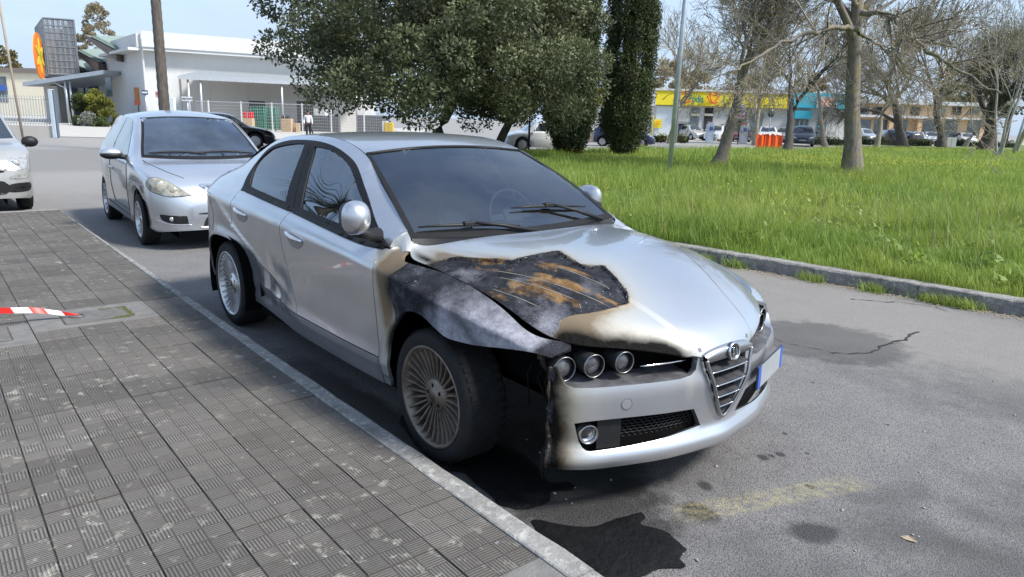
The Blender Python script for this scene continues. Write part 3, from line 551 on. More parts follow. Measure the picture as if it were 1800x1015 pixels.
# ------------------------------------------------------------------ burnt saloon: materials
def car_paint(name, col, rough=.33, metal=.75, dirt=.25, flake=True):
    """metallic paint; mesh attributes char / tan / soot / ash / rust mark what the fire did to it"""
    m = bpy.data.materials.new(name); m.use_nodes = True; nt = m.node_tree; b = nt.nodes['Principled BSDF']; N = nt.nodes.new; L = nt.links.new
    tc = N('ShaderNodeTexCoord')
    def noise(s, d=5, r=.6, dist=0):
        n = N('ShaderNodeTexNoise'); n.inputs['Scale'].default_value = s; n.inputs['Detail'].default_value = d; n.inputs['Roughness'].default_value = r; n.inputs['Distortion'].default_value = dist; L(tc.outputs['Object'], n.inputs['Vector']); return n.outputs[0]
    def attr(n): a = N('ShaderNodeAttribute'); a.attribute_name = n; return a.outputs['Fac']
    def math_(op, a, c):
        n = N('ShaderNodeMath'); n.operation = op; n.use_clamp = op in ('MULTIPLY', 'ADD', 'SUBTRACT') and False
        for i, v in enumerate((a, c)):
            if isinstance(v, (int, float)): n.inputs[i].default_value = v
            else: L(v, n.inputs[i])
        return n.outputs[0]
    def ramp(f, p0, p1, c0=(0, 0, 0), c1=(1, 1, 1)):
        r = N('ShaderNodeValToRGB'); L(f, r.inputs[0]); r.color_ramp.elements[0].position = p0; r.color_ramp.elements[1].position = p1; r.color_ramp.elements[0].color = rgb(c0); r.color_ramp.elements[1].color = rgb(c1); return r.outputs[0]
    def mix(f, a, c):
        n = N('ShaderNodeMix'); n.data_type = 'RGBA'
        for k, v in (('Factor', f), ('A', a), ('B', c)):
            if isinstance(v, tuple): n.inputs[k].default_value = rgb(v)
            elif isinstance(v, (int, float)): n.inputs[k].default_value = v
            else: L(v, n.inputs[k])
        return n.outputs['Result']
    big = noise(3.2, 6, .65); fine = noise(55, 4, .7); mid = noise(14, 6, .7, .4)
    d = ramp(big, .42, .72); dd = math_('MULTIPLY', d, dirt); sp = ramp(noise(180, 2, .5), .66, .72); dd = math_('MAXIMUM', dd, math_('MULTIPLY', sp, dirt*.12))
    base = mix(dd, col, (.36, .34, .31))
    tan, soot, char, ash, rust = (attr(k) for k in ('tan', 'soot', 'char', 'ash', 'rust'))
    t2 = ramp(math_('MULTIPLY', tan, math_('ADD', 1.0, math_('MULTIPLY', math_('SUBTRACT', mid, .5), .6))), .04, .9)
    tancol = ramp(t2, .15, 1.0, (.60, .56, .37), (.165, .108, .042)); c1 = mix(math_('MULTIPLY', t2, .92), base, tancol)
    s2 = ramp(math_('MULTIPLY', soot, math_('ADD', 1.0, math_('MULTIPLY', math_('SUBTRACT', mid, .5), .4))), .03, 1.0)
    c2 = mix(s2, c1, ramp(fine, .3, .7, (.0035, .0032, .003), (.013, .0115, .010)))
    a2 = ramp(math_('ADD', ash, math_('MULTIPLY', math_('SUBTRACT', mid, .5), .5)), .15, .85)
    charc = mix(a2, ramp(mid, .3, .7, (.008, .0085, .010), (.045, .047, .056)), ramp(noise(30, 5, .75), .3, .72, (.17, .17, .195), (.40, .40, .44)))
    r2 = ramp(math_('ADD', rust, math_('MULTIPLY', math_('SUBTRACT', noise(24, 6, .7, .8), .5), .7)), .36, .70)
    charc = mix(r2, charc, ramp(mid, .32, .68, (.075, .040, .018), (.27, .165, .075)))
    spk = ramp(noise(150, 2, .6), .68, .72); spk = math_('MULTIPLY', spk, ramp(noise(6, 3), .45, .6)); charc = mix(spk, charc, (.75, .75, .76))
    cr = ramp(char, .35, .65); c3 = mix(cr, c2, charc); L(c3, b.inputs['Base Color'])
    clean = math_('SUBTRACT', 1.0, cr); clean2 = math_('MULTIPLY', clean, math_('SUBTRACT', 1.0, s2)); clean3 = math_('MULTIPLY', clean2, math_('SUBTRACT', 1.0, math_('MULTIPLY', t2, .55)))
    L(math_('MULTIPLY', clean3, metal), b.inputs['Metallic']); L(math_('MULTIPLY', math_('MULTIPLY', clean3, math_('SUBTRACT', 1.0, math_('MULTIPLY', dd, .8))), .9), b.inputs['Coat Weight'])
    b.inputs['Coat Roughness'].default_value = .035; L(math_('ADD', .06, math_('MULTIPLY', clean2, .44)), b.inputs['Specular IOR Level'])
    ro = math_('ADD', rough, math_('MULTIPLY', math_('SUBTRACT', 1.0, clean3), .38)); L(math_('ADD', ro, math_('MULTIPLY', dd, .2)), b.inputs['Roughness'])
    bp = N('ShaderNodeBump'); bp.inputs['Distance'].default_value = .006; L(math_('MULTIPLY', noise(45, 6, .75), math_('SUBTRACT', 1.0, clean2)), bp.inputs['Height']); bp.inputs['Strength'].default_value = .9; L(bp.outputs[0], b.inputs['Normal'])
    MATS[name] = m; return m
def glass(name, tint=(.42, .47, .47), ior=1.62, dust=.05):
    m = bpy.data.materials.new(name); m.use_nodes = True; nt = m.node_tree; nt.nodes.clear(); N = nt.nodes.new; L = nt.links.new
    o = N('ShaderNodeOutputMaterial'); t = N('ShaderNodeBsdfTransparent'); t.inputs[0].default_value = rgb(tint); g = N('ShaderNodeBsdfGlossy'); g.inputs['Roughness'].default_value = .012; g.inputs[0].default_value = (.95, .97, 1, 1)
    f = N('ShaderNodeFresnel'); f.inputs[0].default_value = ior; mx = N('ShaderNodeMixShader'); L(f.outputs[0], mx.inputs[0]); L(t.outputs[0], mx.inputs[1]); L(g.outputs[0], mx.inputs[2])
    d = N('ShaderNodeBsdfDiffuse'); d.inputs[0].default_value = (.6, .6, .58, 1); no = N('ShaderNodeTexNoise'); no.inputs['Scale'].default_value = 5; no.inputs['Detail'].default_value = 6; tc = N('ShaderNodeTexCoord'); L(tc.outputs['Object'], no.inputs['Vector'])
    mp = N('ShaderNodeMapRange'); mp.inputs[1].default_value = .35; mp.inputs[2].default_value = .8; mp.inputs[3].default_value = dust*.3; mp.inputs[4].default_value = dust*1.6; L(no.outputs[0], mp.inputs[0])
    m2 = N('ShaderNodeMixShader'); L(mp.outputs[0], m2.inputs[0]); L(mx.outputs[0], m2.inputs[1]); L(d.outputs[0], m2.inputs[2]); L(m2.outputs[0], o.inputs[0]); MATS[name] = m; return m
PAINT = car_paint('silver_paint', (.545, .56, .585), rough=.28, metal=.80, dirt=.22)
GLASS = glass('car_glass', (.50, .60, .64), 2.3, .012); GLASS_SIDE = glass('side_glass', (.50, .56, .56), 2.7, .02)
BLACK = mat('black_plastic', (.010, .010, .0105), .55, var=.3, scale=30); TRIM = mat('satin_black_trim', (.013, .013, .0135), .55, var=.2, scale=20, spec=.22); VOID = mat('underbody_black', (.003, .003, .003), .95, spec=.1)
CHAR = mat('charred_matter', (.003, .003, .003), .9, var=.6, scale=25, bump=1, bscale=40); RUBBER = mat('tyre_rubber', (.010, .010, .0105), .8, var=.35, scale=18, bump=.3, bscale=90)
CHROME = mat('chrome', (.75, .75, .76), .12, 1); RIM = mat('alloy_rim', (.56, .56, .56), .33, .85, var=.25, scale=14); RIMB = mat('sooty_alloy_rim', (.20, .165, .135), .48, .65, var=.45, scale=11)
SEAT = mat('seat_cloth', (.075, .078, .085), .85, var=.2, scale=40); DASH = mat('dashboard_plastic', (.035, .037, .042), .6, var=.2); STEEL = mat('brake_steel', (.20, .17, .15), .45, .8, var=.4, scale=20); REDC = mat('red_caliper', (.25, .03, .02), .5, var=.3)
# ------------------------------------------------------------------ burnt saloon: build
CR = math.radians(.691)
car = empty('burnt_car', (0, -.86+.86*math.cos(CR), .86*math.sin(CR)), label='silver four-door saloon with burnt bonnet and charred front wing beside the pavement', cat='car', rot=(CR, 0, 0))
def side_panel(name, outline, right, m=None, res=.03, off=0., flange=.014, dent=False, burn=None, cabin=True, parent=None, holes=(), edge=None, fl_dir=None):
    V2, T, loops = trimmed(outline, holes, res, edge); sg = -1 if right else 1
    s = side_s(V2, cabin, dent and right)+off; V3 = np.stack([V2[:, 0], sg*s, V2[:, 1]], 1); T = T if right else T[:, ::-1]
    n = vnormals(V3, T); inw = -n*.8; inw[:, 1] -= sg*.5; inw /= np.linalg.norm(inw, axis=1, keepdims=True)
    at = burn(V2) if (burn and right) else {}
    V, F, at = skin(V3, T, loops, flange, inw, at); me = mesh_np(name, V, F, m or PAINT, True, at)
    return link(name, me, parent or car)
A = np.array
def cat(*l): return [tuple(p) for q in l for p in q]
DLO_TOP = smooth_poly([(-2.355, 1.04), (-2.365, 1.10), (-2.335, 1.215), (-2.253, 1.312), (-2.034, 1.366), (-1.69, 1.380), (-1.42, 1.363), (-1.188, 1.315), (-1.016, 1.262), (-.833, 1.158), (-.626, 1.025), (-.432, .924)], 8, False)
BELT = [(-.432, .924), (-.60, .930), (-.82, .943), (-1.43, .989), (-2.234, 1.039), (-2.355, 1.04)]
def arch(cx, r, a0, a1, n=26, cz=.315): return [(cx+r*math.cos(t), cz+r*math.sin(t)) for t in np.radians(np.linspace(a0, a1, n))]
RD_GAP = [(-2.355, 1.03), (-2.375, .90), (-2.360, .78), (-2.325, .66), (-2.26, .56), (-2.20, .47), (-2.175, .395)]
B_GAP = smooth_poly([(-1.488, .992), (-1.525, .90), (-1.515, .80), (-1.465, .62), (-1.40, .47), (-1.36, .395)], 5, False).tolist()
F_GAP = [(-.428, .918), (-.412, .88), (-.400, .836), (-.407, .765), (-.415, .60), (-.413, .50), (-.404, .43), (-.404, .395)]
F_ARCH = smooth_poly([(-.345, .27), (-.336, .33), (-.326, .40), (-.308, .475), (-.258, .572), (-.15, .674), (-.08, .703), (.02, .706), (.12, .672), (.2, .648), (.33, .650), (.5, .672), (.60, .676), (.668, .660)], 5, False).tolist()
def grow_poly(p, k=.012): c = p.mean(0); d = p-c; return p+d/np.linalg.norm(d, axis=1, keepdims=True)*k
g = .003
for right in (True, False):
    xe = np.linspace(-.43, -3.15, 60); top = [(x, float(ZE(x))-.001) for x in xe]
    frame = cat([(-.432, .930)], top, [(-3.35, 1.07), (-3.5, 1.02), (-3.60, .95), (-3.62, .6), (-3.56, .30), (-3.40, .22)], [(-3.10, .24)], arch(-2.7, .365, 168, 20), [(-2.335, .30), (-2.33, .25), (-.41, .25), (-.41, .388), (-2.16, .388)], [(x-g, z) for x, z in RD_GAP[::-1]], DLO_TOP[1:])
    side_panel('side_frame', frame, right, res=.03, dent=True)
    rd = cat([(x+g, z) for x, z in RD_GAP], [(-2.16, .395)], [(x-g, z) for x, z in B_GAP[::-1]], [(-1.6, 1.000), (-2.234, 1.038)])
    door_r = side_panel('rear_door', rd, right, res=.022, dent=True)
    fd = cat([(x+g, z) for x, z in B_GAP], [(x-g, z) for x, z in F_GAP[::-1]], [(-.60, .928), (-.82, .941), (-1.43, .987)])
    door_f = side_panel('front_door', fd, right, res=.024, dent=True, burn=lambda V: dict(tan=.30*sstep(-.55, -.40, V[:, 0])*sstep(.6, .9, V[:, 1]), soot=0*V[:, 0], char=0*V[:, 0], ash=0*V[:, 0], rust=0*V[:, 0]))
    # window frames and panes, each on its own door
    wr = np.concatenate([[(-2.352, 1.040)], DLO_TOP[1:40]]); bt = (-1.690, 1.380)
    DT = [tuple(p) for p in DLO_TOP]; kb = int(np.argmin(np.abs(DLO_TOP[:, 0]+1.69)))
    rear_out = DT[:kb+1]+[(-1.694, 1.379), (-1.494, .992)]+[(-2.234, 1.039)]
    front_out = [(-1.686, 1.379)]+DT[kb+1:]+[(-.60, .930), (-.82, .943), (-1.486, .992)]
    rear_pane = smooth_poly([(-2.245, 1.062), (-2.245, 1.062), (-2.31, 1.20), (-2.235, 1.285), (-2.13, 1.322), (-1.90, 1.352), (-1.752, 1.357), (-1.752, 1.357), (-1.625, 1.022), (-1.625, 1.022)], 6)
    front_pane = smooth_poly([(-1.40, 1.008), (-1.40, 1.008), (-1.60, 1.348), (-1.60, 1.348), (-1.42, 1.340), (-1.211, 1.295), (-1.046, 1.240), (-.886, 1.150), (-.74, 1.065), (-.72, .972), (-.72, .972)], 6)
    side_panel('window_frame', rear_out, right, TRIM, .02, .004, .007, holes=[rear_pane], parent=door_r, edge=.012); side_panel('window_frame', front_out, right, TRIM, .02, .004, .007, holes=[front_pane], parent=door_f, edge=.012)
    pane_kw = dict(res=.016, flange=0)
    side_panel('window_pane', grow_poly(rear_pane), right, GLASS_SIDE, off=-.004, parent=door_r, **pane_kw); side_panel('window_pane', grow_poly(front_pane), right, GLASS_SIDE, off=-.004, parent=door_f, **pane_kw)
    # belt strip
    for par, x0, x1 in ((door_r, -2.33, -1.50), (door_f, -1.48, -.46)):
        bx = np.linspace(x0, x1, 16); bz = np.interp(bx, [-2.355, -2.234, -1.43, -.82, -.6, -.432], [1.036, 1.036, .986, .940, .927, .924])
        sp = A([(x, z+.012) for x, z in zip(bx, bz)]+[(x, z-.008) for x, z in zip(bx[::-1], bz[::-1])]); side_panel('belt_strip', sp, right, TRIM, .05, .011, .014, parent=par)
    # door handles: a chromed flap over a hollow
    for par, x, z in ((door_f, -1.315, .842), (door_r, -2.175, .884)):
        hp = A([(x-.115, z+.034), (x+.04, z+.022), (x+.115, z+.008), (x+.108, z-.012), (x+.05, z-.042), (x-.01, z-.044), (x-.06, z-.03)])
        h = side_panel('handle', smooth_poly(hp, 5), right, mat('handle_hollow', (.30, .30, .31), .4, .7), .03, .0035, .01, parent=par, dent=False)
        sg = -1 if right else 1; pts = []
        for t in np.linspace(0, 1, 9):
            xx = x-.112+.222*t; zz = z+.034-.026*t; pts.append((xx, sg*(float(side_s(A([(xx, zz)]))[0])+.006+.018*math.sin(math.pi*t)), zz))
        MB().tube(pts, [.006, .011, .013, .014, .014, .014, .012, .010, .006], 8).build('grip', mat('handle_silver', (.66, .66, .67), .22, .85, coat=.5), h)
    # wing (front fender)
    xh = np.linspace(-.345, .655, 50); ftop = [(x, float(np.interp(x, [-.345, -.3, .655], [.918, 0, 0])) if False else float(ZB(x))-.004) for x in xh]
    fender = cat([(x+g, z) for x, z in F_GAP[::-1]], [(-.422, .926), (-.40, .955), (-.375, .958)], ftop, [(.676, .680)], F_ARCH[::-1], [(-.345, .255), (-.400, .255)]) if right else cat([(x+g, z) for x, z in F_GAP[::-1]], [(-.422, .926), (-.40, .955), (-.375, .958)], ftop, [(.69, .665), (.69, .55), (.60, .52), (.40, .50)], arch(0, .365, 28, 172), [(-.36, .255), (-.400, .255)])
    def fburn(V):
        x, z = V[:, 0], V[:, 1]; n = fbm(V, 9, 5, 4); n2 = fbm(V, 22, 9, 3)
        char = sstep(-.26, -.20, x+.05*n+.12*(z-.75))*sstep(.50, .66, z+.05*n)
        ash = .14+.85*sstep(-.04, .18, x+.10*n)*sstep(.94, .74, z+.15*x)+.14*n2
        ash = ash*(1-.8*np.exp(-((x-.0)/.08)**2)*sstep(.74, .80, z))*(1-.55*np.exp(-(((x-.26)*.8+(z-.74))/.045)**2))*(1-.95*sstep(.585, .635, x))
        soot = np.exp(-((x+.20)/.11)**2-((z-.78)/.10)**2)*1.3+.9*np.exp(-((x+.305)/.035)**2)*sstep(.56, .70, z)*0+.7*sstep(-.285, -.30, x)*0
        soot = soot+.9*sstep(.035, .0, np.abs(pdist(V, A(F_ARCH), False)-.0))*sstep(.36, .5, z)*sstep(-.05, -.25, x)
        tan = .75*np.exp(-((x+.30)/.085)**2)*sstep(.40, .62, z)+.45*np.exp(-((x+.39)/.10)**2)*sstep(.72, .9, z)+.25*sstep(.25, .5, z)*sstep(-.44, -.34, x)
        return dict(char=char, ash=ash, soot=soot, tan=tan, rust=.1*np.exp(-((x-.35)/.1)**2))
    side_panel('front_wing', fender, right, res=.011, flange=.018, cabin=False, burn=fburn, edge=.011)
# foot of the windscreen pillar between wing, bonnet and screen
for right in (True, False):
    sg = -1 if right else 1; pf = MB(); rows_ = []
    o1 = [(x, sg*(float(side_s(A([(x, z)]), False)[0])-.002), z) for x, z in ((-.435, .922), (-.415, .930), (-.39, .9255), (-.365, .919), (-.335, .908))]; o2 = [(-.47, sg*.690, 1.018), (-.43, sg*.699, .995), (-.395, sg*.708, .972), (-.37, sg*.718, .955), (-.335, sg*.745, .915)]
    for a, b in zip(o1, o2):
        a, b = Vector(a), Vector(b); rows_ += [a, a.lerp(b, .35)+Vector((0, sg*.006, .008)), a.lerp(b, .7)+Vector((0, sg*.004, .007)), b]
    F = [(4*i+k, 4*i+k+1, 4*i+5+k, 4*i+4+k) for i in range(4) for k in range(3)]; V = np.array([tuple(p) for p in rows_]); F = np.array(F) if not right else np.array(F)[:, ::-1]
    link('pillar_foot', mesh_np('pillar_foot', V, F, PAINT, True, dict(tan=np.where(V[:, 0] > -.45, .35, .2)*(1 if right else 0), soot=V[:, 0]*0, char=V[:, 0]*0, ash=V[:, 0]*0, rust=V[:, 0]*0)), car)
# black lining just inside the outer skin, so that gaps between panels read dark
for right in (True, False):
    sh = cat([(-3.5, .95), (-3.5, .30), (-3.10, .22)], arch(-2.7, .40, 170, 10), [(-2.25, .20), (-.42, .20)], arch(0, .40, 165, 60), [(.40, .66), (.52, .68), (.38, .76), (.1, .835), (-.3, .86), (-.45, .895), (-1.4, .955), (-2.3, 1.01)])
    side_panel('inner_lining', sh, right, VOID, .03, -.07, 0, dent=True)
# ---- bonnet
def hood_xy(t, q):
    xr = -.205-.165*np.abs(q)**2.2; x = xr+t*(.946-xr); return x, q*(YE(x)-.0045)
CORE = smooth_poly([(-.16, -.74), (-.111, -.648), (-.023, -.604), (.07, -.548), (.147, -.518), (.147, -.518), (.167, -.48), (.194, -.275), (.194, -.275), (.37, -.300), (.423, -.208), (.423, -.208), (.574, -.256), (.644, -.295), (.662, -.329), (.64, -.454), (.584, -.594), (.60, -.66), (.58, -.80), (.58, -.80), (.1, -.88), (.1, -.88), (-.16, -.80)], 5)
def hood_mesh():
    nt_, nq = 240, 250; t, q = np.meshgrid(np.linspace(0, 1, nt_), np.linspace(-1, 1, nq), indexing='ij'); x, y = hood_xy(t.ravel(), q.ravel()); z = hood_z(x, y); P = np.stack([x, y], 1)
    n = fbm(P, 10, 2, 4); n2 = fbm(P, 42, 4, 3); d = sdf(P, CORE)+.006*n+.004*n2
    soft = sstep(.50, .60, x)*sstep(-.42, -.50, y)                                 # low end: ash instead of a torn edge
    edge = YE(x)-np.abs(y); hole = sstep(.003, -.004, d)*(1-soft)*sstep(.01, .07, edge); z = z-.011*hole+.004*np.exp(-(d/.010)**2)*(d > -.002)*(1-soft)+.002*n2*hole
    z = z+.002*n*sstep(.10, -.05, d)
    char = np.maximum(sstep(.004, -.004, d), 0); char = np.maximum(char, .95*np.exp(-(np.maximum(d, 0)/.010)**2)*(d > 0)*(1-soft)*(.4+.6*sstep(-.3, .3, n)))
    ash = .05+.22*n+.50*np.exp(-((x-.56)/.09)**2-((y+.66)/.09)**2)+.28*np.exp(-((x-.08)/.12)**2-((y+.70)/.06)**2)+.22*np.exp(-((x-.50)/.10)**2-((y+.36)/.06)**2)
    uu, vv = x*.917+y*.399, -x*.399+y*.917; rust = .50*np.exp(-((x-.42)/.28)**2-((y+.53)/.15)**2)+.30*np.exp(-((x-.36)/.14)**2-((y+.38)/.08)**2)+.85*fbm(np.stack([uu*4.5, vv*19], 1), 1, 31, 4)+.35*fbm(P, 21, 37, 3)-.03
    tan = .55*np.exp(-np.maximum(d, 0)/.030)+.46*np.exp(-np.maximum(d, 0)/.15)+.55*np.exp(-((x+.20)/.14)**2-((y+.66)/.05)**2)+.30*np.exp(-((x-.66)/.07)**2-((y+.60)/.07)**2)
    lead = np.exp(-(edge/.10)**2)*sstep(.56, .66, x)*(y < 0)
    soot = 1.35*np.exp(-(edge/.085)**2)*sstep(.56, .66, x)*(y < 0)*sstep(-.12, -.34, y)*sstep(-.72, -.62, y)*(.95+.35*n)+1.0*np.exp(-((x+.235)/.12)**2-((y+.725)/.028)**2)+.5*np.exp(-((x-.63)/.05)**2-((y+.66)/.035)**2)
    tan = tan+.55*np.exp(-(edge/.16)**2)*sstep(.54, .66, x)*sstep(-.10, -.30, y)*(y < 0)
    V = np.stack([x, y, z], 1); i, j = np.meshgrid(np.arange(nt_-1), np.arange(nq-1), indexing='ij'); k = (i*nq+j).ravel(); F = np.stack([k, k+nq, k+nq+1, k+1], 1)
    at = dict(char=char, ash=ash, rust=rust, tan=tan, soot=soot)
    # folded edge all round
    loop = np.concatenate([np.arange(nq), nq-1+nq*np.arange(1, nt_), (nt_-1)*nq+np.arange(nq-2, -1, -1), nq*np.arange(nt_-2, 0, -1)]); a = V[loop]; c0 = A([.3, 0, .7]); inw = c0-a; inw[:, 2] = -.6*np.linalg.norm(inw[:, :2], axis=1); inw /= np.linalg.norm(inw, axis=1, keepdims=True)
    b_ = a+inw*.022; m_ = len(loop); o = len(V); ii = np.arange(m_); jj = (ii+1) % m_
    V = np.concatenate([V, a, b_]); F = np.concatenate([F, np.stack([o+ii, o+m_+ii, o+m_+jj, o+jj], 1)]); at = {k_: np.concatenate([v, v[loop], v[loop]]) for k_, v in at.items()}
    return mesh_np('bonnet', V, F, PAINT, True, at)
hood = link('bonnet', hood_mesh(), car)
def on_hood(x, y, dz=0): return (x, y, float(hood_z(A([x]), A([y]))[0])+dz)
RIB = mat('bare_rib_edge', (.16, .13, .09), .55, .2, col2=(.34, .31, .27), scale=25)
for a, b in (((.187, -.639), (.612, -.454)), ((.132, -.614), (.631, -.391)), ((.197, -.714), (.468, -.628)), ((.30, -.40), (.56, -.31))):
    pts = [on_hood(a[0]+(b[0]-a[0])*t, a[1]+(b[1]-a[1])*t, -.011) for t in np.linspace(0, 1, 12)]; MB().tube(pts, [.0006]+[.0026]*10+[.0006], 6).build('bonnet_rib', RIB, hood)
# curled paint flakes along the torn edge
fl = MB(); rr = random.Random(3)
for i in range(0, len(CORE)):
    x, y = CORE[i]
    if x > .56 and y < -.45 or y < -.69: continue
    for k in range(2):
        u, v = x+rr.uniform(-.010, .010), y+rr.uniform(-.010, .010); a = rr.uniform(0, 6.28); L_ = rr.uniform(.004, .012); p = on_hood(u, v, .0); h = rr.uniform(.001, .005); w_ = rr.uniform(.002, .006)
        fl.add([(p[0]-L_*math.cos(a), p[1]-L_*math.sin(a), p[2]), (p[0]-w_*math.sin(a), p[1]+w_*math.cos(a), p[2]+h), (p[0]+L_*math.cos(a), p[1]+L_*math.sin(a), p[2]+h*.3), (p[0]+w_*math.sin(a), p[1]-w_*math.cos(a), p[2]-.001)], [(0, 1, 2, 3)])
tag(fl.build('torn_paint_edge', mat('charred_paint_flake', (.02, .02, .022), .6, var=.5, scale=60), hood), kind='stuff')
# ---- roof, screens, boot
def grid_mesh(name, fn, nu, nv, m, u0=0, u1=1, v0=-1, v1=1, flip=False):
    u, v = np.meshgrid(np.linspace(u0, u1, nu), np.linspace(v0, v1, nv), indexing='ij'); V = fn(u.ravel(), v.ravel()); i, j = np.meshgrid(np.arange(nu-1), np.arange(nv-1), indexing='ij'); k = (i*nv+j).ravel(); F = np.stack([k, k+nv, k+nv+1, k+1], 1)
    return mesh_np(name, V, F[:, ::-1] if flip else F, m)
def roof_fn(t, q):
    x = -2.36+t*(2.36-1.09)+0*q; x = x+.0*q; zc = Spl([-2.5, -2.36, -2.1, -1.8, -1.5, -1.25, -1.09], [1.345, 1.385, 1.418, 1.428, 1.420, 1.395, 1.362])(x+.04*(1-q*q)*(t > .5)*(t-.5)); s = SE(x)-.003; ze = ZE(x)-.0015
    return np.stack([x, q*s, ze+(zc-ze)*(1-np.abs(q)**2.4)], 1)
link('roof', grid_mesh('roof', roof_fn, 40, 40, PAINT), car)
def screen_fn(v, q, inset=0.):
    """windscreen: v 0 at the base, 1 at the top"""
    xb = -.30-.085*q*q; zb = .945+.022*q*q; sb = .705; xt = -1.100+.012*q*q; zt = 1.360-.034*q*q; st = .562; w_ = np.sin(math.pi*v)
    return np.stack([xb+(xt-xb)*v+.018*w_, q*(sb+(st-sb)*v+.012*w_), zb+(zt-zb)*v+.030*w_*(1-.5*q*q)], 1)
ws = link('windscreen', grid_mesh('windscreen', screen_fn, 24, 30, GLASS, .03, .985, -.975, .975, True), car)
def strip_on(name, fn, pts, wdt, m, parent, off=.004):
    """band along a path of (v, q) on a screen"""
    P = [A(fn(A([v]), A([q]))[0]) for v, q in pts]; mbx = MB(); mbx.tube([(p[0], p[1], p[2]+off) for p in P], wdt, 6); return mbx.build(name, m, parent)
for v0, v1, q0, q1 in ((.985, 1.005, -1, 1), (.0, .05, -1, 1)): link('screen_border', grid_mesh('screen_border', lambda v, q: screen_fn(v, q)+A([0, 0, .003]), 4, 30, TRIM, v0, v1, q0, q1, True), ws)
for sg in (-1, 1): link('screen_border', grid_mesh('screen_border', lambda v, q, sg=sg: screen_fn(v, q)+A([0, 0, .0035]), 30, 5, TRIM, 0, 1.0, sg*.962 if sg > 0 else -1.006, 1.006 if sg > 0 else -.962, True), ws)
strip_on('screen_seal', screen_fn, [(1.006, q) for q in np.linspace(-1, 1, 20)], .006, BLACK, ws)
# scuttle panel under the wipers
def scuttle_fn(t, q):
    a = screen_fn(A(0*t+.0), q); xr = -.205-.165*np.abs(q)**2.2+.02; ye = q*.72; h = np.stack([xr, ye, hood_z(np.clip(xr, -.36, 1), ye)-.022], 1); return a+(h-a)*t[:, None]
link('scuttle_panel', grid_mesh('scuttle_panel', scuttle_fn, 8, 30, BLACK, flip=True), car)
def rear_fn(v, q):
    xb = -2.98+.02*q*q; zb = 1.075; sb = .66; xt = -2.365; zt = 1.384-.03*q*q; st = .585; w_ = np.sin(math.pi*v); return np.stack([xb+(xt-xb)*v, q*(sb+(st-sb)*v), zb+(zt-zb)*v+.03*w_], 1)
link('rear_window', grid_mesh('rear_window', rear_fn, 12, 14, GLASS), car)
def boot_fn(t, q):
    x = -3.64+t*.66; zc = Spl([-3.64, -3.6, -3.5, -3.3, -3.0], [.98, 1.045, 1.075, 1.088, 1.10])(x); s = np.minimum(S8(x)+.02, SE(np.maximum(x, -3.2))+.06)*(1-.20*sstep(-2.8, -3.62, x)**1.3); ze = np.minimum(Z8(x), zc-.01); return np.stack([x, q*s, ze+(zc-ze)*(1-np.abs(q)**3)], 1)
link('boot_lid', grid_mesh('boot_lid', boot_fn, 16, 20, PAINT), car)
def tail_fn(t, q): z = .22+t*.78; x = -3.645-.03*np.sin(math.pi*t)+.10*q*q; return np.stack([x, q*.57, z], 1)
link('rear_bumper', grid_mesh('rear_bumper', tail_fn, 10, 16, PAINT, flip=True), car)
# fuel flap on the right rear quarter
fc = A([(-2.845+.062*math.cos(t), .80+.085*math.sin(t)) for t in np.linspace(0, 6.283, 28)[:-1]])
side_panel('fuel_flap', fc, True, PAINT, .03, .002, .006)
ring_ = A([(-2.845+.066*math.cos(t), .80+.089*math.sin(t)) for t in np.linspace(0, 6.283, 32)[:-1]]); side_panel('fuel_flap_gap', ring_, True, mat('gap_grey', (.12, .12, .12), .7), .03, .0008, 0)
# ---- front bumper: shell with openings for the shield grille and the lower intakes
SH_T, SH_B = .640, .322                                              # shield top and point
def arcs(pts): return [(arc_of(y), z) for y, z in pts]
shield_hole = [(-.162, .66), (-.146, .58), (-.112, .49), (-.07, .41), (-.03, .352), (0, .326), (.03, .352), (.07, .41), (.112, .49), (.146, .58), (.162, .66)]
def bumper_outline():
    rr = random.Random(11); right_edge = [(-.750+rr.uniform(-.003, .003)-.008*math.sin(i*.55), z) for i, z in enumerate(np.linspace(.235, .615, 26))]
    R_ = [(arc_of(y)-(.0), z) for y, z in right_edge]
    top_r = arcs([(-.745, .625), (-.735, .60), (-.715, .560), (-.69, .552), (-.5, .551), (-.27, .549), (-.215, .556), (-.19, .575), (-.172, .66)])
    mid = arcs(shield_hole)
    top_l = arcs([(.172, .66), (.19, .575), (.215, .556), (.27, .549), (.5, .551), (.69, .552), (.715, .56), (.735, .60), (.76, .63)])
    a1 = arc_of(.80); left = [(a1, .62), (a1+.24, .60), (a1+.30, .54), (a1+.24, .40), (a1+.2, .22)]
    bottom = [(a, .212) for a in np.linspace(a1+.15, R_[0][0]+.02, 40)]
    return R_+top_r+mid+top_l+left+bottom
intake_r = smooth_poly(arcs([(-.685, .405), (-.685, .405), (-.60, .416), (-.35, .412), (-.185, .404), (-.185, .404), (-.125, .315), (-.125, .315), (-.35, .297), (-.58, .288), (-.655, .30)]), 4)
intake_l = smooth_poly(arcs([(.185, .404), (.185, .404), (.35, .412), (.60, .416), (.685, .405), (.685, .405), (.655, .30), (.58, .288), (.35, .297), (.125, .315), (.125, .315)]), 4)
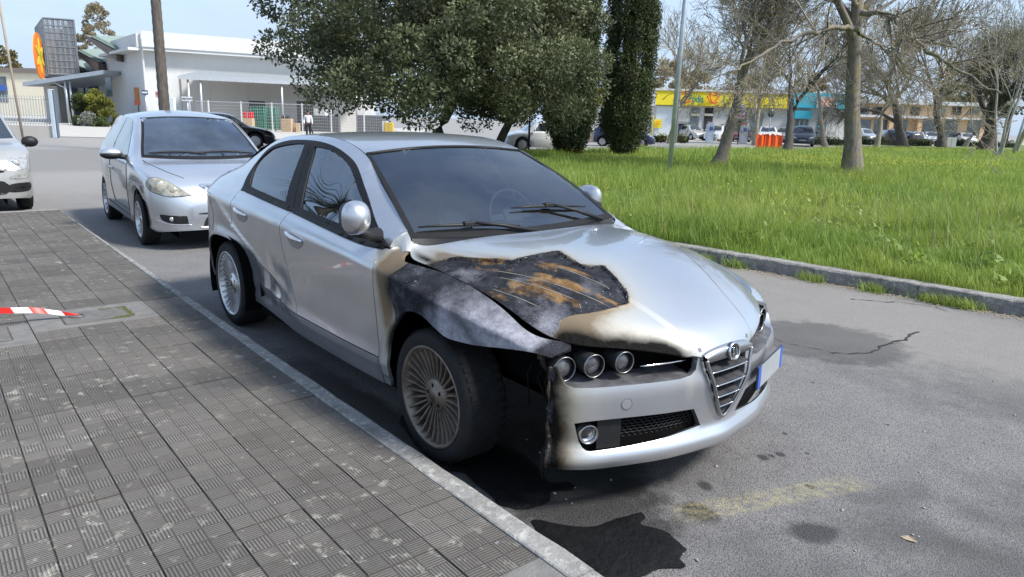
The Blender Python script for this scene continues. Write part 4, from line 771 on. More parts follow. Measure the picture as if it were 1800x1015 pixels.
def bumper():
    V2, T, loops = trimmed(bumper_outline(), [intake_r, intake_l], .02, .012); V3 = bump3(V2); n = vnormals(V3, T)
    if n[:, 0].mean() < 0: T = T[:, ::-1]; n = -n
    x, z = V2[:, 0], V2[:, 1]; ae = arc_of(-.752); nn = fbm(V2, 8, 8, 4); d = x-ae
    tan = 1.0*np.exp(-(d/.15)**2)*(.9+.3*nn)+.12*np.exp(-(np.abs(V3[:, 1]+.22)/.025)**2)*(V3[:, 1] < 0)*sstep(.40, .5, z)*2.2; soot = 1.2*np.exp(-(d/.075)**2)*(.95+.4*nn); char = sstep(.014, .002, d+.012*nn)
    at = dict(char=char, tan=tan, soot=soot, ash=.2*nn, rust=.35*np.exp(-((z-.34)/.05)**2))
    V, F, at = skin(V3, T, loops, .03, -n, at); return link('front_bumper', mesh_np('front_bumper', V, F, PAINT, True, at), car)
bum = bumper()
# top ledge behind the bumper edge, dark lamp recess behind it
def ledge(y0, y1, z, dpt, name, m, par, dz=0):
    mbx = MB(); V = []; ys = np.linspace(y0, y1, 24)
    for y in ys:
        p = bump3(A([(arc_of(y), z)]))[0]; _, _, nx, ny = plan(A([arc_of(y)])); V += [(p[0]-.002, p[1], z-.003), (p[0]-dpt*float(nx[0]), p[1]-dpt*float(ny[0]), z-.003+dz)]
    mbx.add(V, [(2*i, 2*i+1, 2*i+3, 2*i+2) for i in range(len(ys)-1)], True); return mbx.build(name, m, par)
LEDGE = mat('sooty_grey_plastic', (.10, .10, .105), .45, .1, var=.5, scale=16)
for y0, y1 in ((-.72, -.20), (.20, .72)):
    ledge(y0, y1, .552, .15, 'lamp_shelf', LEDGE, bum, .012)
def recess(sg):
    mbx = MB(); V = []; ys = np.linspace(.17, .74, 20)
    for y in ys:
        X, Y, nx, ny = plan(A([arc_of(y)])); X, Y, nx, ny = float(X[0]), float(Y[0]), float(nx[0]), float(ny[0])
        for z in (.52, .72): V.append((X-.145*nx, sg*(Y-.145*ny), z))
    mbx.add(V, [(2*i, 2*i+1, 2*i+3, 2*i+2) for i in range(len(ys)-1)]); return mbx.build('lamp_recess', VOID, bum)
recess(1); recess(-1)
LENS = mat('smoked_lens', (.075, .075, .08), .22, 0, coat=.7, var=.5, scale=28); RINGM = mat('dull_lamp_ring', (.34, .34, .34), .34, .9)
def barrel(name, c, r, rz, par, L_=.12):
    e = MB(); R = Matrix.Rotation(rz, 3, 'Z')
    e.lathe([(r*.86, -L_), (r*.98, -.02), (r*1.0, .0)], 'X', 28, c, R=R); o = e.build(name, mat('lamp_barrel', (.02, .02, .021), .5, var=.4, scale=30), par)
    MB().lathe([(r*.965, .001), (r*.98, .005), (r*1.02, .004), (r*1.03, -.004), (r*.965, -.004)], 'X', 32, c, R=R, closed=True).build('ring', RINGM, o)
    MB().lathe([(.0005, -.004), (r*.45, -.007), (r*.80, -.016), (r*.95, -.022)], 'X', 28, c, R=R).build('lens', LENS, o)
    return o
for sg in (-1, 1):
    for (x, y, z, r) in ((.672, .668, .602, .049), (.748, .582, .619, .046), (.806, .474, .628, .043)): barrel('headlight', (x, sg*y, z), r, sg*math.radians(12), bum)
    p = [bump3(A([(arc_of(sg*y), .603)]), -.045)[0] for y in np.linspace(.425, .205, 10)]; MB().tube([tuple(q) for q in p], [.001]+[.0045]*8+[.001], 6).build('lamp_strip', CHROME, bum)
# lower intakes: mesh grille, blanking plate, fog lamp
def on_b(y, z, off=0): return bump3(A([(arc_of(y), z)]), off)[0]
hexm = {}
for sg in (-1, 1):
    mbx = MB(); V = []
    for y in np.linspace(.10, .70, 26):
        for z in (.27, .43): V.append(tuple(on_b(sg*y, z, -.055)))
    mbx.add(V, [(2*i, 2*i+1, 2*i+3, 2*i+2) for i in range(25)]); mbx.build('intake_back', VOID, bum)
    hx = MB(); r = .0145
    for rowi in range(8):
        for ci in range(20):
            y = .15+ci*r*1.732+(rowi % 2)*r*.866; z = .322+rowi*r*1.5*.62
            if y > .50 or z > .402: continue
            if z > .315+ (.185-y)*-1.5 and y < .185 and z > .315+(y-.125)*1.5: continue
            pts = [on_b(sg*(y+r*.86*math.sin(a)), z+r*.62*math.cos(a), -.034) for a in [k*math.pi/3 for k in range(4)]]
            hx.tube([tuple(p) for p in pts], .0021, 4, False, False)
    tag(hx.build('intake_mesh', BLACK, bum), kind='stuff')
    pl = MB(); V = []
    for y in np.linspace(.505, .60, 8):
        for z in (.285, .42): V.append(tuple(on_b(sg*y, z, -.022)))
    pl.add(V, [(2*i, 2*i+1, 2*i+3, 2*i+2) for i in range(7)]); pl.build('blanking_plate', BLACK, bum)
    c = on_b(sg*.632, .348, -.014); e = MB(); R = Matrix.Rotation(sg*math.radians(22), 3, 'Z'); e.lathe([(.028, -.05), (.034, -.01), (.034, .004), (.039, .008), (.041, 0), (.041, -.03)], 'X', 26, c, R=R); fo = e.build('fog_light', RINGM, bum)
    MB().lathe([(.0005, -.004), (.018, -.006), (.033, -.012)], 'X', 22, c, R=R).build('lens', glass('fog_glass' if sg < 0 else 'fog_glass_far', (.9, .9, .9), 1.5, .1), fo); MB().lathe([(.0005, -.042), (.012, -.040), (.024, -.028), (.032, -.010)], 'X', 12, c, smooth=False, R=R).build('reflector', CHROME, fo)
    V = []; sp = MB()
    # splitter behind the fog lamp so the opening is dark
tow = on_b(-.50, .475, .001); R = Matrix.Rotation(-math.radians(24), 3, 'Z')
MB().lathe([(.0005, .0012), (.010, .0012), (.0200, .0011), (.0210, -.002)], 'X', 28, tow, R=R, smooth=False).build('towing_eye_cap', PAINT, bum); MB().lathe([(.0216, .0008), (.0232, .0008)], 'X', 24, tow, R=R).build('towing_cap_gap', mat('gap_dark', (.03, .03, .03), .8), bum)
# shield grille
gr = empty('grille', (0, 0, 0), parent=bum)
def shx(z, off=0): return float(bump3(A([(0, z)]), off)[0][0])
sh = [(y, z) for y, z in smooth_poly([(-.158, .612), (-.158, .612), (-.144, .575), (-.110, .487), (-.068, .408), (-.028, .350), (0, .330), (0, .330), (.028, .350), (.068, .408), (.110, .487), (.144, .575), (.158, .612), (.158, .612)], 5, False)]
MB().tube([(shx(z, .006)-.30*y*y, y, z) for y, z in sh], .0075, 8).build('grille_frame', RINGM, gr)
b = MB(); V = [(shx(z, -.05)-.35*y*y, y, z) for y, z in sh]; b.add(V, [tuple(range(len(V)))]); b.build('grille_back', VOID, gr)
for z in (.555, .497, .440, .388):
    hw = float(np.interp(z, [.33, .35, .408, .487, .575, .612], [0, .028, .068, .110, .144, .158])); V = []; n = 14
    for i in range(n+1):
        y = -hw+2*hw*i/n; x = shx(z, .004)-.30*y*y; V += [(x, y, z+.004), (x-.004, y, z-.004), (x-.06, y, z-.002+.014), (x-.06, y, z+.022)]
    F = []
    for i in range(n): F += [(4*i, 4*i+4, 4*i+5, 4*i+1), (4*i+3, 4*i+7, 4*i+4, 4*i), (4*i+1, 4*i+5, 4*i+6, 4*i+2)]
    sl = MB().add(V, F).build('slat', mat('slat_grey', (.06, .06, .065), .4, .2, var=.4, scale=30), gr)
    MB().tube([(shx(z, .005)-.30*y*y, y, z) for y in np.linspace(-hw, hw, 12)], .0035, 6).build('slat_edge', CHROME, sl)
for i in range(-3, 4):
    y = i*.035; zb = float(np.interp(abs(y), [0, .028, .068, .110, .144], [.33, .35, .408, .487, .575])); MB().tube([(shx(.6, -.03)-.3*y*y, y, zb), (shx(.6, -.03)-.3*y*y, y, .60)], .002, 4).build('grille_bar', BLACK, gr)
cp = MB(); V = []; n = 14
for i in range(n+1):
    y = -.160+.320*i/n; x = shx(.62, .010)-.30*y*y; zt = .652-.05*(y/.16)**2*.25-.012*(abs(y)/.16)**6; V += [(x-.025, y, zt+.004), (x, y, zt-.002), (x, y, .606-.004*(abs(y)/.16)), (x-.03, y, .606)]
F = []
for i in range(n): F += [(4*i, 4*i+1, 4*i+5, 4*i+4), (4*i+1, 4*i+2, 4*i+6, 4*i+5), (4*i+2, 4*i+3, 4*i+7, 4*i+6)]
cp.add(V, [f[::-1] for f in F], True); cp.build('grille_cap', mat('brushed_cap', (.42, .42, .42), .3, .9), gr)
bx_ = shx(.63, .012)+.002; bz = .628; R = Matrix.Rotation(-.18, 3, 'Y')
bd = MB().lathe([(.0005, .006), (.030, .005), (.031, .009), (.036, .008), (.038, .0), (.038, -.008)], 'X', 32, (bx_, 0, bz), R=R).build('badge', mat('badge_pewter', (.16, .16, .165), .35, .9), gr)
MB().lathe([(.0305, .010), (.034, .012), (.0375, .009), (.0375, .004)], 'X', 32, (bx_, 0, bz), R=R).build('badge_ring', CHROME, bd)
em = MB()
def epl(y, z): p = R @ Vector((.0085, y, z)); return (bx_+p.x, p.y, bz+p.z)
em.box(epl(.011, .0), (.003, .005, .040), R=R).box(epl(.011, .004), (.0032, .017, .005), R=R).box(epl(0, 0), (.003, .0016, .054), R=R)
em.tube([epl(-.008, -.022), epl(-.013, -.012), epl(-.006, -.004), epl(-.013, .004), epl(-.007, .012), epl(-.012, .020)], [.0012, .003, .003, .003, .0028, .0015], 6); em.box(epl(-.014, .018), (.003, .010, .0025), R=R)
em.build('badge_emblem', CHROME, bd)
# number plate on the car's left, blank as the photograph leaves it
PL = mat('plate_white', (.30, .32, .33), .4, var=.12, scale=10); PB = mat('plate_blue', (.03, .10, .42), .4, var=.15)
pc = on_b(.389, .456, .028); pang = math.atan2(.093, .349); pe = empty('number_plate', tuple(pc), parent=bum, rot=(0, -.04, math.pi/2+pang))
MB().box((0, 0, 0), (.362, .008, .112), bev=.003).build('plate', mat('plate_rim_dark', (.03, .035, .06), .5), pe); MB().box((0, -.005, 0), (.28, .003, .102)).build('plate_face', PL, pe)
for sx in (-1, 1): MB().box((sx*.158, -.005, 0), (.036, .003, .102)).build('plate_band', PB, pe)
# ---- wheels
def tyre_prof(r, w_=.225, ri=.232): return [(ri, -w_*.46), (ri+.02, -w_*.49), (r-.035, -w_*.50), (r-.012, -w_*.46), (r-.002, -w_*.36), (r, -w_*.2), (r, w_*.2), (r-.002, w_*.36), (r-.012, w_*.46), (r-.035, w_*.50), (ri+.02, w_*.49), (ri, w_*.46)]
def wheel(name, x, right, rimmat, r=.309, ns=30, z=None, rimr=.235, tw=.225, par=None, spin=.2, scale_s=1, yc=.752):
    sg = -1 if right else 1; wv = empty(name, (x, sg*yc, r if z is None else z), parent=par or car, rz=0 if right else math.pi)
    MB().lathe(tyre_prof(r, tw, rimr-.003), 'Y', 56, smooth=True).build('tyre', RUBBER, wv)
    tr = MB()
    for k in range(46):
        a = 2*math.pi*k/46
        for j, yy in enumerate((-.07, -.025, .025, .07)): tr.box(((r+.0005)*math.cos(a+.03*j), yy*tw/.225, (r+.0005)*math.sin(a+.03*j)), (.003, .036, .026), R=Matrix.Rotation(-(a+.03*j), 3, 'Y'))
    tag(tr.build('tread', RUBBER, wv), kind='stuff')
    o = -tw*.5; rm = MB(); rm.lathe([(rimr, o+.012), (rimr+.006, o+.004), (rimr-.002, o+.001), (rimr-.012, o+.008), (rimr-.022, o+.05), (rimr-.028, o+.14), (rimr-.02, o+.20)], 'Y', 56)
    hub = rimr*.36
    rm.lathe([(.0005, o+.024), (.030, o+.022), (.034, o+.028), (hub*.75, o+.030), (hub, o+.040), (hub, o+.075)], 'Y', 40)
    for k in range(ns):
        a = 2*math.pi*k/ns+spin; ca, sa = math.cos(a), math.sin(a); w0, w1 = .0042*rimr/.235, .0055*rimr/.235; V = []
        for rr_, yy, ww in ((hub*.92, o+.036, w0), (rimr*.70, o+.026, w0*1.1), (rimr*.955, o+.010, w1)):
            for sx in (-1, 1): V.append((rr_*ca-sx*ww*sa, yy, rr_*sa+sx*ww*ca))
            for sx in (1, -1): V.append((rr_*ca-sx*ww*2.1*sa, yy+.034, rr_*sa+sx*ww*2.1*ca))
        F = []
        for s_ in (0, 4):
            for q in range(4): F.append((s_+q, s_+(q+1) % 4, s_+4+(q+1) % 4, s_+4+q))
        rm.add(V, F)
    rim = rm.build('rim', rimmat, wv)
    hm = MB().blob((0, 0, 0), (.0145*rimr/.235, .007, .0145*rimr/.235), 10, 6).mesh('bolt_hole', VOID)
    for k in range(5):
        a = 2*math.pi*k/5+.5; link('bolt_hole', hm, rim, (hub*.58*math.cos(a), o+.034, hub*.58*math.sin(a)))
    MB().lathe([(.0005, o+.018), (.022, o+.019), (.027, o+.024)], 'Y', 24).build('hub_cap', mat('hub_cap_dark', (.12, .09, .08), .4, .7), rim)
    MB().lathe([(.05, o+.095), (rimr*.78, o+.095), (rimr*.78, o+.12), (.05, o+.12)], 'Y', 36, closed=True, smooth=False).build('brake_disc', STEEL, wv)
    MB().lathe([(.01, o+.15), (rimr*.9, o+.15)], 'Y', 30).build('inner_cover', VOID, wv)
    MB().box((rimr*.62, o+.095, .02), (.07, .07, .15), bev=.015).build('caliper', REDC, wv)
    return wv
wheel('front_wheel', 0, True, RIMB, spin=.12); wheel('front_wheel', 0, False, RIMB).location.z -= .019
wheel('rear_wheel', -2.70, True, RIM, spin=.07); wheel('rear_wheel', -2.70, False, RIM).location.z -= .019
for cx in (0, -2.7):
    for sg in (-1, 1):
        if cx == 0 and sg < 0: continue
        V = []; n = 20
        for t in np.radians(np.linspace(-20, 200, n)):
            for yy in (.60, .875): V.append((cx+.385*math.cos(t), sg*yy, .315+.385*math.sin(t)))
        MB().add(V, [(2*i, 2*i+1, 2*i+3, 2*i+2) for i in range(n-1)], True).build('wheel_liner', VOID, car)
# ---- underbody, engine bay, charred remains in the open wheel arch
ub = MB(); ub.box((-1.35, 0, .30), (1.75, 1.60, .20)); ub.box((-3.3, 0, .42), (.55, 1.40, .36)); ub.box((-2.7, 0, .5), (1.0, 1.12, .30)); ub.box((.08, .18, .46), (1.15, .88, .50)); ub.box((.62, .0, .45), (.18, 1.15, .36)); ub.box((.08, -.42, .56), (.9, .34, .24)); ub.build('underbody', VOID, car)
ch = MB(); V2, T, lo = trimmed([(.30, .12), (.62, .12), (.62, .66), (.30, .66)], (), .03); dd = .05*fbm(V2, 6, 3, 4)
ch.add([(x, -.40+1.4*d-.30*sstep(.36, .63, x), z) for (x, z), d in zip(V2, dd)], T, True)
wr = random.Random(2)
for k in range(7): x = wr.uniform(.40, .60); ch.tube([(x, -.55, .62), (x+wr.uniform(-.03, .03), -.60+wr.uniform(-.04, .04), .48), (x+wr.uniform(-.05, .05), -.60, wr.uniform(.28, .42))], .004, 5)
link('charred_remains', ch.mesh('charred_remains', CHAR), car)
MB().tube([(-.02, -.52, .30), (-.05, -.50, .62)], .045, 12).build('suspension_strut', CHAR, car)
bk = MB(); bk.box((.575, -.690, .645), (.05, .02, .05), rz=.5); bk.box((.585, -.67, .61), (.02, .03, .04), rz=.2); bk.build('wing_bracket', mat('heat_tan_metal', (.09, .07, .05), .6, .3, col2=(.02, .018, .016), scale=30), car)
zs = np.linspace(.21, .625, 70); pe_ = np.array([on_b(-.752, z, -.004) for z in zs]); nz = np.stack([zs, zs*0], 1); pe_[:, 0] += .012*fbm(nz, 9, 1, 4)-.006; pe_[:, 1] += .010*fbm(nz, 11, 2, 4)
eg = MB(); eg.tube([tuple(p) for p in pe_], list(.0075+.0055*fbm(nz, 22, 4, 3)), 9)
eg.build('melted_bumper_edge', mat('melted_plastic', (.008, .007, .006), .55, col2=(.060, .040, .020), scale=26, bump=1, bscale=70), car)
# ---- mirrors
for sg, dr in ((-1, 0), (1, 1)):
    par = [o for o in car.children if o.name.startswith('front_door')][dr]; m_ = MB(); V = []; n, k = 20, 12; c = (-.475, sg*.975, 1.082) if sg < 0 else (-.735, .855, 1.05)
    for i in range(k+1):
        t = i/k; th = math.pi*.5*t
        for j in range(n):
            a = 2*math.pi*j/n; ry, rz_ = (.070, .080) if sg < 0 else (.10, .073); y = ry*math.sin(th)*np.sign(math.cos(a))*abs(math.cos(a))**.8; z = rz_*math.sin(th)*np.sign(math.sin(a))*abs(math.sin(a))**.8; V.append((c[0]+.075*math.cos(th)+.035, c[1]+sg*y, c[2]+z) if sg < 0 else (c[0]-y, c[1]+.055*math.cos(th), c[2]+z))
    F = [(i*n+j, i*n+(j+1) % n, (i+1)*n+(j+1) % n, (i+1)*n+j) for i in range(k) for j in range(n)]; m_.add(V, F, True)
    mo = m_.build('mirror', PAINT, par); bb = [v for v in V[-n:]]; MB().add(bb+[((x-.05, c[1]+(y-c[1])*.86, c[2]+(z-c[2])*.86) if sg < 0 else (c[0]+(x-c[0])*.9, y-.035, c[2]+(z-c[2])*.9)) for x, y, z in bb], [(j, (j+1) % n, n+(j+1) % n, n+j) for j in range(n)]+[tuple(range(n, 2*n))], True).build('mirror_back', BLACK if sg < 0 else PAINT, mo)
    MB().tube([(-.475, sg*.955, 1.015), (-.49, sg*.90, .99), (-.51, sg*.82, .975)] if sg < 0 else [(-.66, .855, 1.0), (-.62, .83, .98), (-.60, .80, .97)], [.030, .026, .040], 10).build('mirror_arm', BLACK, mo)
    tri = A([(-.445, .930), (-.60, .936), (-.735, .955), (-.725, 1.062), (-.63, 1.018), (-.52, .965)]); side_panel('mirror_base', tri, sg < 0, TRIM, .03, .012, .02, parent=par)
# ---- wipers
def wiper(b0, e0, e1, name):
    P = lambda v, q, d=.018: Vector(screen_fn(A([v]), A([q]))[0])+Vector((.25*d, 0, d))
    w_ = empty(name, (0, 0, 0), parent=car); a, b, c = P(*e0), P(*e1), P(*b0, .02); mid_ = a.lerp(b, .48)
    MB().tube([a, a.lerp(b, .25)+Vector((0, 0, .006)), mid_+Vector((0, 0, .008)), a.lerp(b, .75)+Vector((0, 0, .006)), b], [.004, .008, .010, .008, .004], 7).build('blade', BLACK, w_)
    MB().tube([c, c.lerp(mid_, .5)+Vector((0, 0, .018)), mid_+Vector((0, 0, .022))], [.013, .010, .007], 7).build('arm', BLACK, w_); MB().box(mid_+Vector((0, 0, .014)), (.03, .07, .026), bev=.006).build('joint', BLACK, w_)
wiper((-.02, .02), (.075, -.93), (.045, -.10), 'wiper'); wiper((-.02, .80), (.20, -.05), (.135, .76), 'wiper')
# ---- interior
it = MB(); it.box((-.72, 0, .80), (.55, 1.30, .22), bev=.06); it.box((-.60, 0, .90), (.35, 1.24, .05), bev=.02); it.box((-1.2, 0, .48), (1.3, .24, .22), bev=.03); it.build('dashboard', DASH, car)
def seat(x, y, w_=.50, name='seat'):
    s_ = MB(); s_.box((x, y, .55), (.52, w_, .16), bev=.05); R = Matrix.Rotation(-.32, 3, 'Y'); s_.box((x-.30, y, .86), (.15, w_*.96, .62), bev=.06, R=R); o = s_.build(name, SEAT, car); MB().box((x-.40, y, 1.22), (.09, .26, .17), bev=.04, R=R).build('headrest', SEAT, o); return o
seat(-1.20, .37); seat(-1.20, -.37); seat(-2.06, .36, .56); seat(-2.06, -.36, .56)
sw = MB(); n = 24; cx, cy, cz = -.93, .37, .93; R = Matrix.Rotation(-.45, 3, 'Y')
sw.tube([Vector((cx, cy, cz))+R @ Vector((0, .175*math.cos(2*math.pi*i/n), .175*math.sin(2*math.pi*i/n))) for i in range(n+1)], .014, 7, False); sw.box((cx, cy, cz), (.04, .16, .10), R=R, bev=.015); sw.box((cx, cy, cz), (.02, .33, .035), R=R); sw.build('steering_wheel', DASH, car)
MB().box((-.98, 0, 1.285), (.03, .20, .055), bev=.012).build('rear_view_mirror', BLACK, car)
MB().box((-1.75, 0, 1.365), (1.0, .95, .01)).build('headlining', mat('headlining_grey', (.30, .30, .29), .9), car); MB().box((-1.5, 0, .42), (2.4, 1.45, .05)).build('cabin_floor', VOID, car)
# ------------------------------------------------------------------ other vehicles: one lofted body shell each, with fitted parts
from mathutils.bvhtree import BVHTree
DGLASS = mat('dark_window_glass', (.016, .022, .028), .04, 0, coat=1, spec=.9)
LAMPG = mat('headlamp_glass', (.42, .43, .42), .12, .35, coat=1, var=.35, scale=22); AMBER = mat('aged_headlamp', (.36, .34, .27), .16, .3, coat=1, var=.45, scale=14); TAILR = mat('tail_lamp_red', (.25, .012, .01), .2, 0, coat=1)
SEAM = mat('panel_seam', (.05, .05, .052), .7); HUBC = mat('wheel_trim_silver', (.45, .45, .46), .35, .7, var=.2, scale=20); DARKP = mat('dark_bumper_plastic', (.03, .03, .032), .6)
class GenCar:
    def __init__(s, name, label, cat, spec, paint, loc, rz, group=None, ns=70, detail=False):
        s.sp = spec; s.root = empty(name, loc, rz, label, cat, group); s.paint = paint; L, W, fo = spec['L'], spec['W'], spec['fo']; s.x1, s.x0 = fo, fo-L; s.hw = W/2; wb, r = spec['wb'], spec['r']; s.r = r; s.ax = (0, -wb)
        t = np.linspace(0, 1, ns); e = .5-.5*np.cos(np.pi*t); x = s.x0+(s.x1-s.x0)*(.55*t+.45*e); ra = r*1.17
        x = np.unique(np.concatenate([x]+[a+ra*np.cos(np.linspace(0, np.pi, 15))*.999 for a in s.ax])); s.X = x
        zt, zb = Spl(*zip(*spec['zt']))(x), Spl(*zip(*spec['zb']))(x); hp = Spl(*zip(*spec['plan']))(x)*s.hw; cab = np.interp(x, *zip(*spec['cab'])); sr = np.interp(x, *zip(*spec['sr']))*s.hw
        zl = np.interp(x, *zip(*spec['zl'])); zarch = zl.copy()
        for a in s.ax: d = ra**2-(x-a)**2; zarch = np.maximum(zarch, np.where(d > 0, r+np.sqrt(np.maximum(d, 0)), 0))
        zt = np.maximum(zt, zb+.01); ze = zb+(zt-zb)*(.50+.38*cab); sr = np.where(cab > .05, sr, hp*.80)*1.0; rings = []
        zm = np.maximum(.55*zb+.45*zl, zarch+.05)
        for k, (yy, zz) in enumerate(((hp*.93, zarch-.0), (hp*.985, np.minimum(zarch+.04, zb-.12)), (hp*1.0, np.minimum(zm, zb-.08)), (hp*.99, zb-.05), (hp*.965, zb))): rings.append((yy, zz))
        for f in (.08, .36, .68, 1.): rings.append((hp*.955+(sr-hp*.955)*f**1.15, zb+.005+(ze-zb-.005)*f))
        for f in (.12, .32, .55, .78, 1.): rings.append((sr*(1-f), ze+(zt-ze)*(1-(1-f)**2.2)))
        R = np.array(rings); m = len(R); V = []
        for i in range(len(x)): V += [(x[i], -R[k, 0, i], R[k, 1, i]) for k in range(m)]+[(x[i], R[k, 0, i], R[k, 1, i]) for k in range(m-2, -1, -1)]
        M = 2*m-1; F = [(i*M+k, i*M+k+1, (i+1)*M+k+1, (i+1)*M+k) for i in range(len(x)-1) for k in range(M-1)]; F += [tuple(range(M-1, -1, -1)), tuple(range((len(x)-1)*M, len(x)*M))]
        mb = MB(); mb.add(V, F, True); s.body = mb.build('body', paint, s.root); s.bvh = BVHTree.FromPolygons([Vector(v) for v in V], F); s.M = M
        # dark floor and arch linings
        ub = MB(); ub.box(((s.x0+s.x1)/2, 0, .30), (L*.86, W*.72, .16)); ub.box((-wb/2, 0, .32), (wb-2*ra-.04, W*.90, .22)); ub.build('underbody', VOID, s.root)
        for a in s.ax:
            for sg in (-1, 1):
                q = MB(); n = 14; P = []
                for th in np.linspace(-.1, math.pi+.1, n): P += [(a+ra*1.01*math.cos(th), sg*W*.28, r+ra*1.01*math.sin(th)), (a+ra*1.01*math.cos(th), sg*s.hw*.955, r+ra*1.01*math.sin(th))]
                q.add(P, [(2*i, 2*i+1, 2*i+3, 2*i+2) for i in range(n-1)], True); q.add([(a-ra, sg*W*.28, .1), (a+ra, sg*W*.28, .1), (a+ra, sg*W*.28, r+ra), (a-ra, sg*W*.28, r+ra)], [(0, 1, 2, 3)]); q.build('wheel_liner', VOID, s.root)
    def ray(s, o, d):
        h = s.bvh.ray_cast(Vector(o), Vector(d)); return (h[0], h[1]) if h[0] is not None else (None, None)
    def patch(s, name, poly, axis, m, off=.004, res=.04, parent=None, sg=-1, thick=0.):
        """a fitted skin: outline in (Y,Z) seen from the front/back, or (X,Z) seen from one side, laid on the shell"""
        V2, T, loops = trimmed(np.array(poly), (), res); P = []; ok = []
        for u, v in V2:
            if axis == 'front': o, d = (6, u, v), (-1, 0, 0)
            elif axis == 'back': o, d = (-9, u, v), (1, 0, 0)
            elif axis == 'top': o, d = (u, v, 4), (0, 0, -1)
            else: o, d = (u, sg*3, v), (0, -sg, 0)
            h, n = s.ray(o, d); ok.append(h is not None)
            if h is None: P.append((0, 0, 0)); continue
            if n.dot(Vector(d)) > 0: n = -n
            P.append(tuple(h+n*off))
        ok = np.array(ok); T = T[ok[T].all(1)]
        if not len(T): return None
        P = np.array(P); nn = vnormals(P, T); out = {'front': (1, 0, 0), 'back': (-1, 0, 0), 'side': (0, sg, 0), 'top': (0, 0, 1)}[axis]
        if (nn @ np.array(out)).mean() < 0: T = T[:, ::-1]
        if thick: V, T, _ = skin(P, T, loops, thick, -vnormals(P, T))
        else: V = P
        return link(name, mesh_np(name, V, T, m), parent or s.root)
    def line(s, name, pts, axis, w=.004, m=None, sg=-1, parent=None, step=.04, off=.001):
        q = smooth_poly(pts, 6, False) if len(pts) > 2 else dense(list(pts)+[pts[0]], step)[:max(2, int(np.linalg.norm(np.array(pts[1])-np.array(pts[0]))/step)+1)]; out = []
        for u, v in q:
            o, d = ((6, u, v), (-1, 0, 0)) if axis == 'front' else ((u, v, 4), (0, 0, -1)) if axis == 'top' else ((u, sg*3, v), (0, -sg, 0)); h, n = s.ray(o, d)
            if h is not None: out.append(h-Vector(d)*off)
        if len(out) > 1: return MB().tube(out, w, 5).build(name, m or SEAM, parent or s.root)
    def wheels(s, trim=HUBC, ns=0, tw=.19, rimr=None):
        for a in s.ax:
            for sg in (-1, 1):
                rr = rimr or s.r*.68
                if ns: w_ = wheel('wheel', a, sg < 0, trim, s.r, ns, s.r, rr, tw, s.root, .1, yc=s.hw*.975-tw/2)
                else:
                    w_ = empty('wheel', (a, sg*(s.hw*.97-tw/2), s.r), parent=s.root, rz=0 if sg < 0 else math.pi); MB().lathe(tyre_prof(s.r, tw, rr), 'Y', 24).build('tyre', RUBBER, w_); MB().lathe([(.0005, -tw*.42), (rr*.3, -tw*.44), (rr*.62, -tw*.36), (rr*.96, -tw*.46), (rr, -tw*.42)], 'Y', 24).build('rim', trim, w_)
def hatch_spec(L=3.9, W=1.70, H=1.50, wb=2.45, fo=.78, r=.30, kind='hatch'):
    x1, x0 = fo, fo-L; a = -.18; k = H
    if kind == 'suv': roof = [(-.62, k*.90), (-1.0, k*.985), (-1.6, k), (x0+.55, k*.985), (x0+.22, k*.90), (x0+.06, k*.66), (x0, k*.42)]
    elif kind == 'sedan': roof = [(-.75, k*.92), (-1.15, k*.99), (-1.6, k), (-2.2, k*.965), (x0+.75, k*.80), (x0+.35, k*.735), (x0+.06, k*.70), (x0, k*.45)]
    else: roof = [(-.62, k*.90), (-1.0, k*.985), (-1.5, k), (-2.2, k*.97), (x0+.35, k*.87), (x0+.08, k*.64), (x0, k*.42)]
    zt = [(x1, .42*k*.85), (x1-.05, .44*k), (x1-.16, .50*k), (x1-.40, .565*k), (a+.25, .625*k), (a, .655*k)]+roof
    zb = [(x1, .35*k), (x1-.12, .44*k), (x1-.4, .53*k), (a, .60*k), (-1.2, .615*k), (x0+.8, .635*k), (x0+.25, .63*k), (x0, .40*k)]
    pl = [(x1, .62), (x1-.06, .76), (x1-.2, .90), (x1-.5, .975), (-.8, 1.0), (x0+.9, 1.0), (x0+.4, .97), (x0+.12, .90), (x0+.03, .80), (x0, .70)]
    cab = [(x1, 0), (a+.02, 0), (-.55, .8), (-.9, 1), (x0+.35, 1), (x0+.10, .35), (x0, 0)] if kind != 'sedan' else [(x1, 0), (a+.02, 0), (-.6, .8), (-1.0, 1), (-2.2, 1), (x0+.75, .5), (x0+.5, 0), (x0, 0)]
    sr = [(x1, .78), (a, .86), (-.7, .76), (-1.2, .70), (x0+.5, .70), (x0+.1, .80), (x0, .85)]
    f = lambda l: sorted(l, key=lambda p: p[0])
    return dict(L=L, W=W, H=H, wb=wb, fo=fo, r=r, zt=f(zt), zb=f(zb), plan=f(pl), cab=f(cab), sr=f(sr), zl=f([(x1, .24), (x1-.3, .20), (-1, .20), (x0+.3, .22), (x0, .30)]), kind=kind)
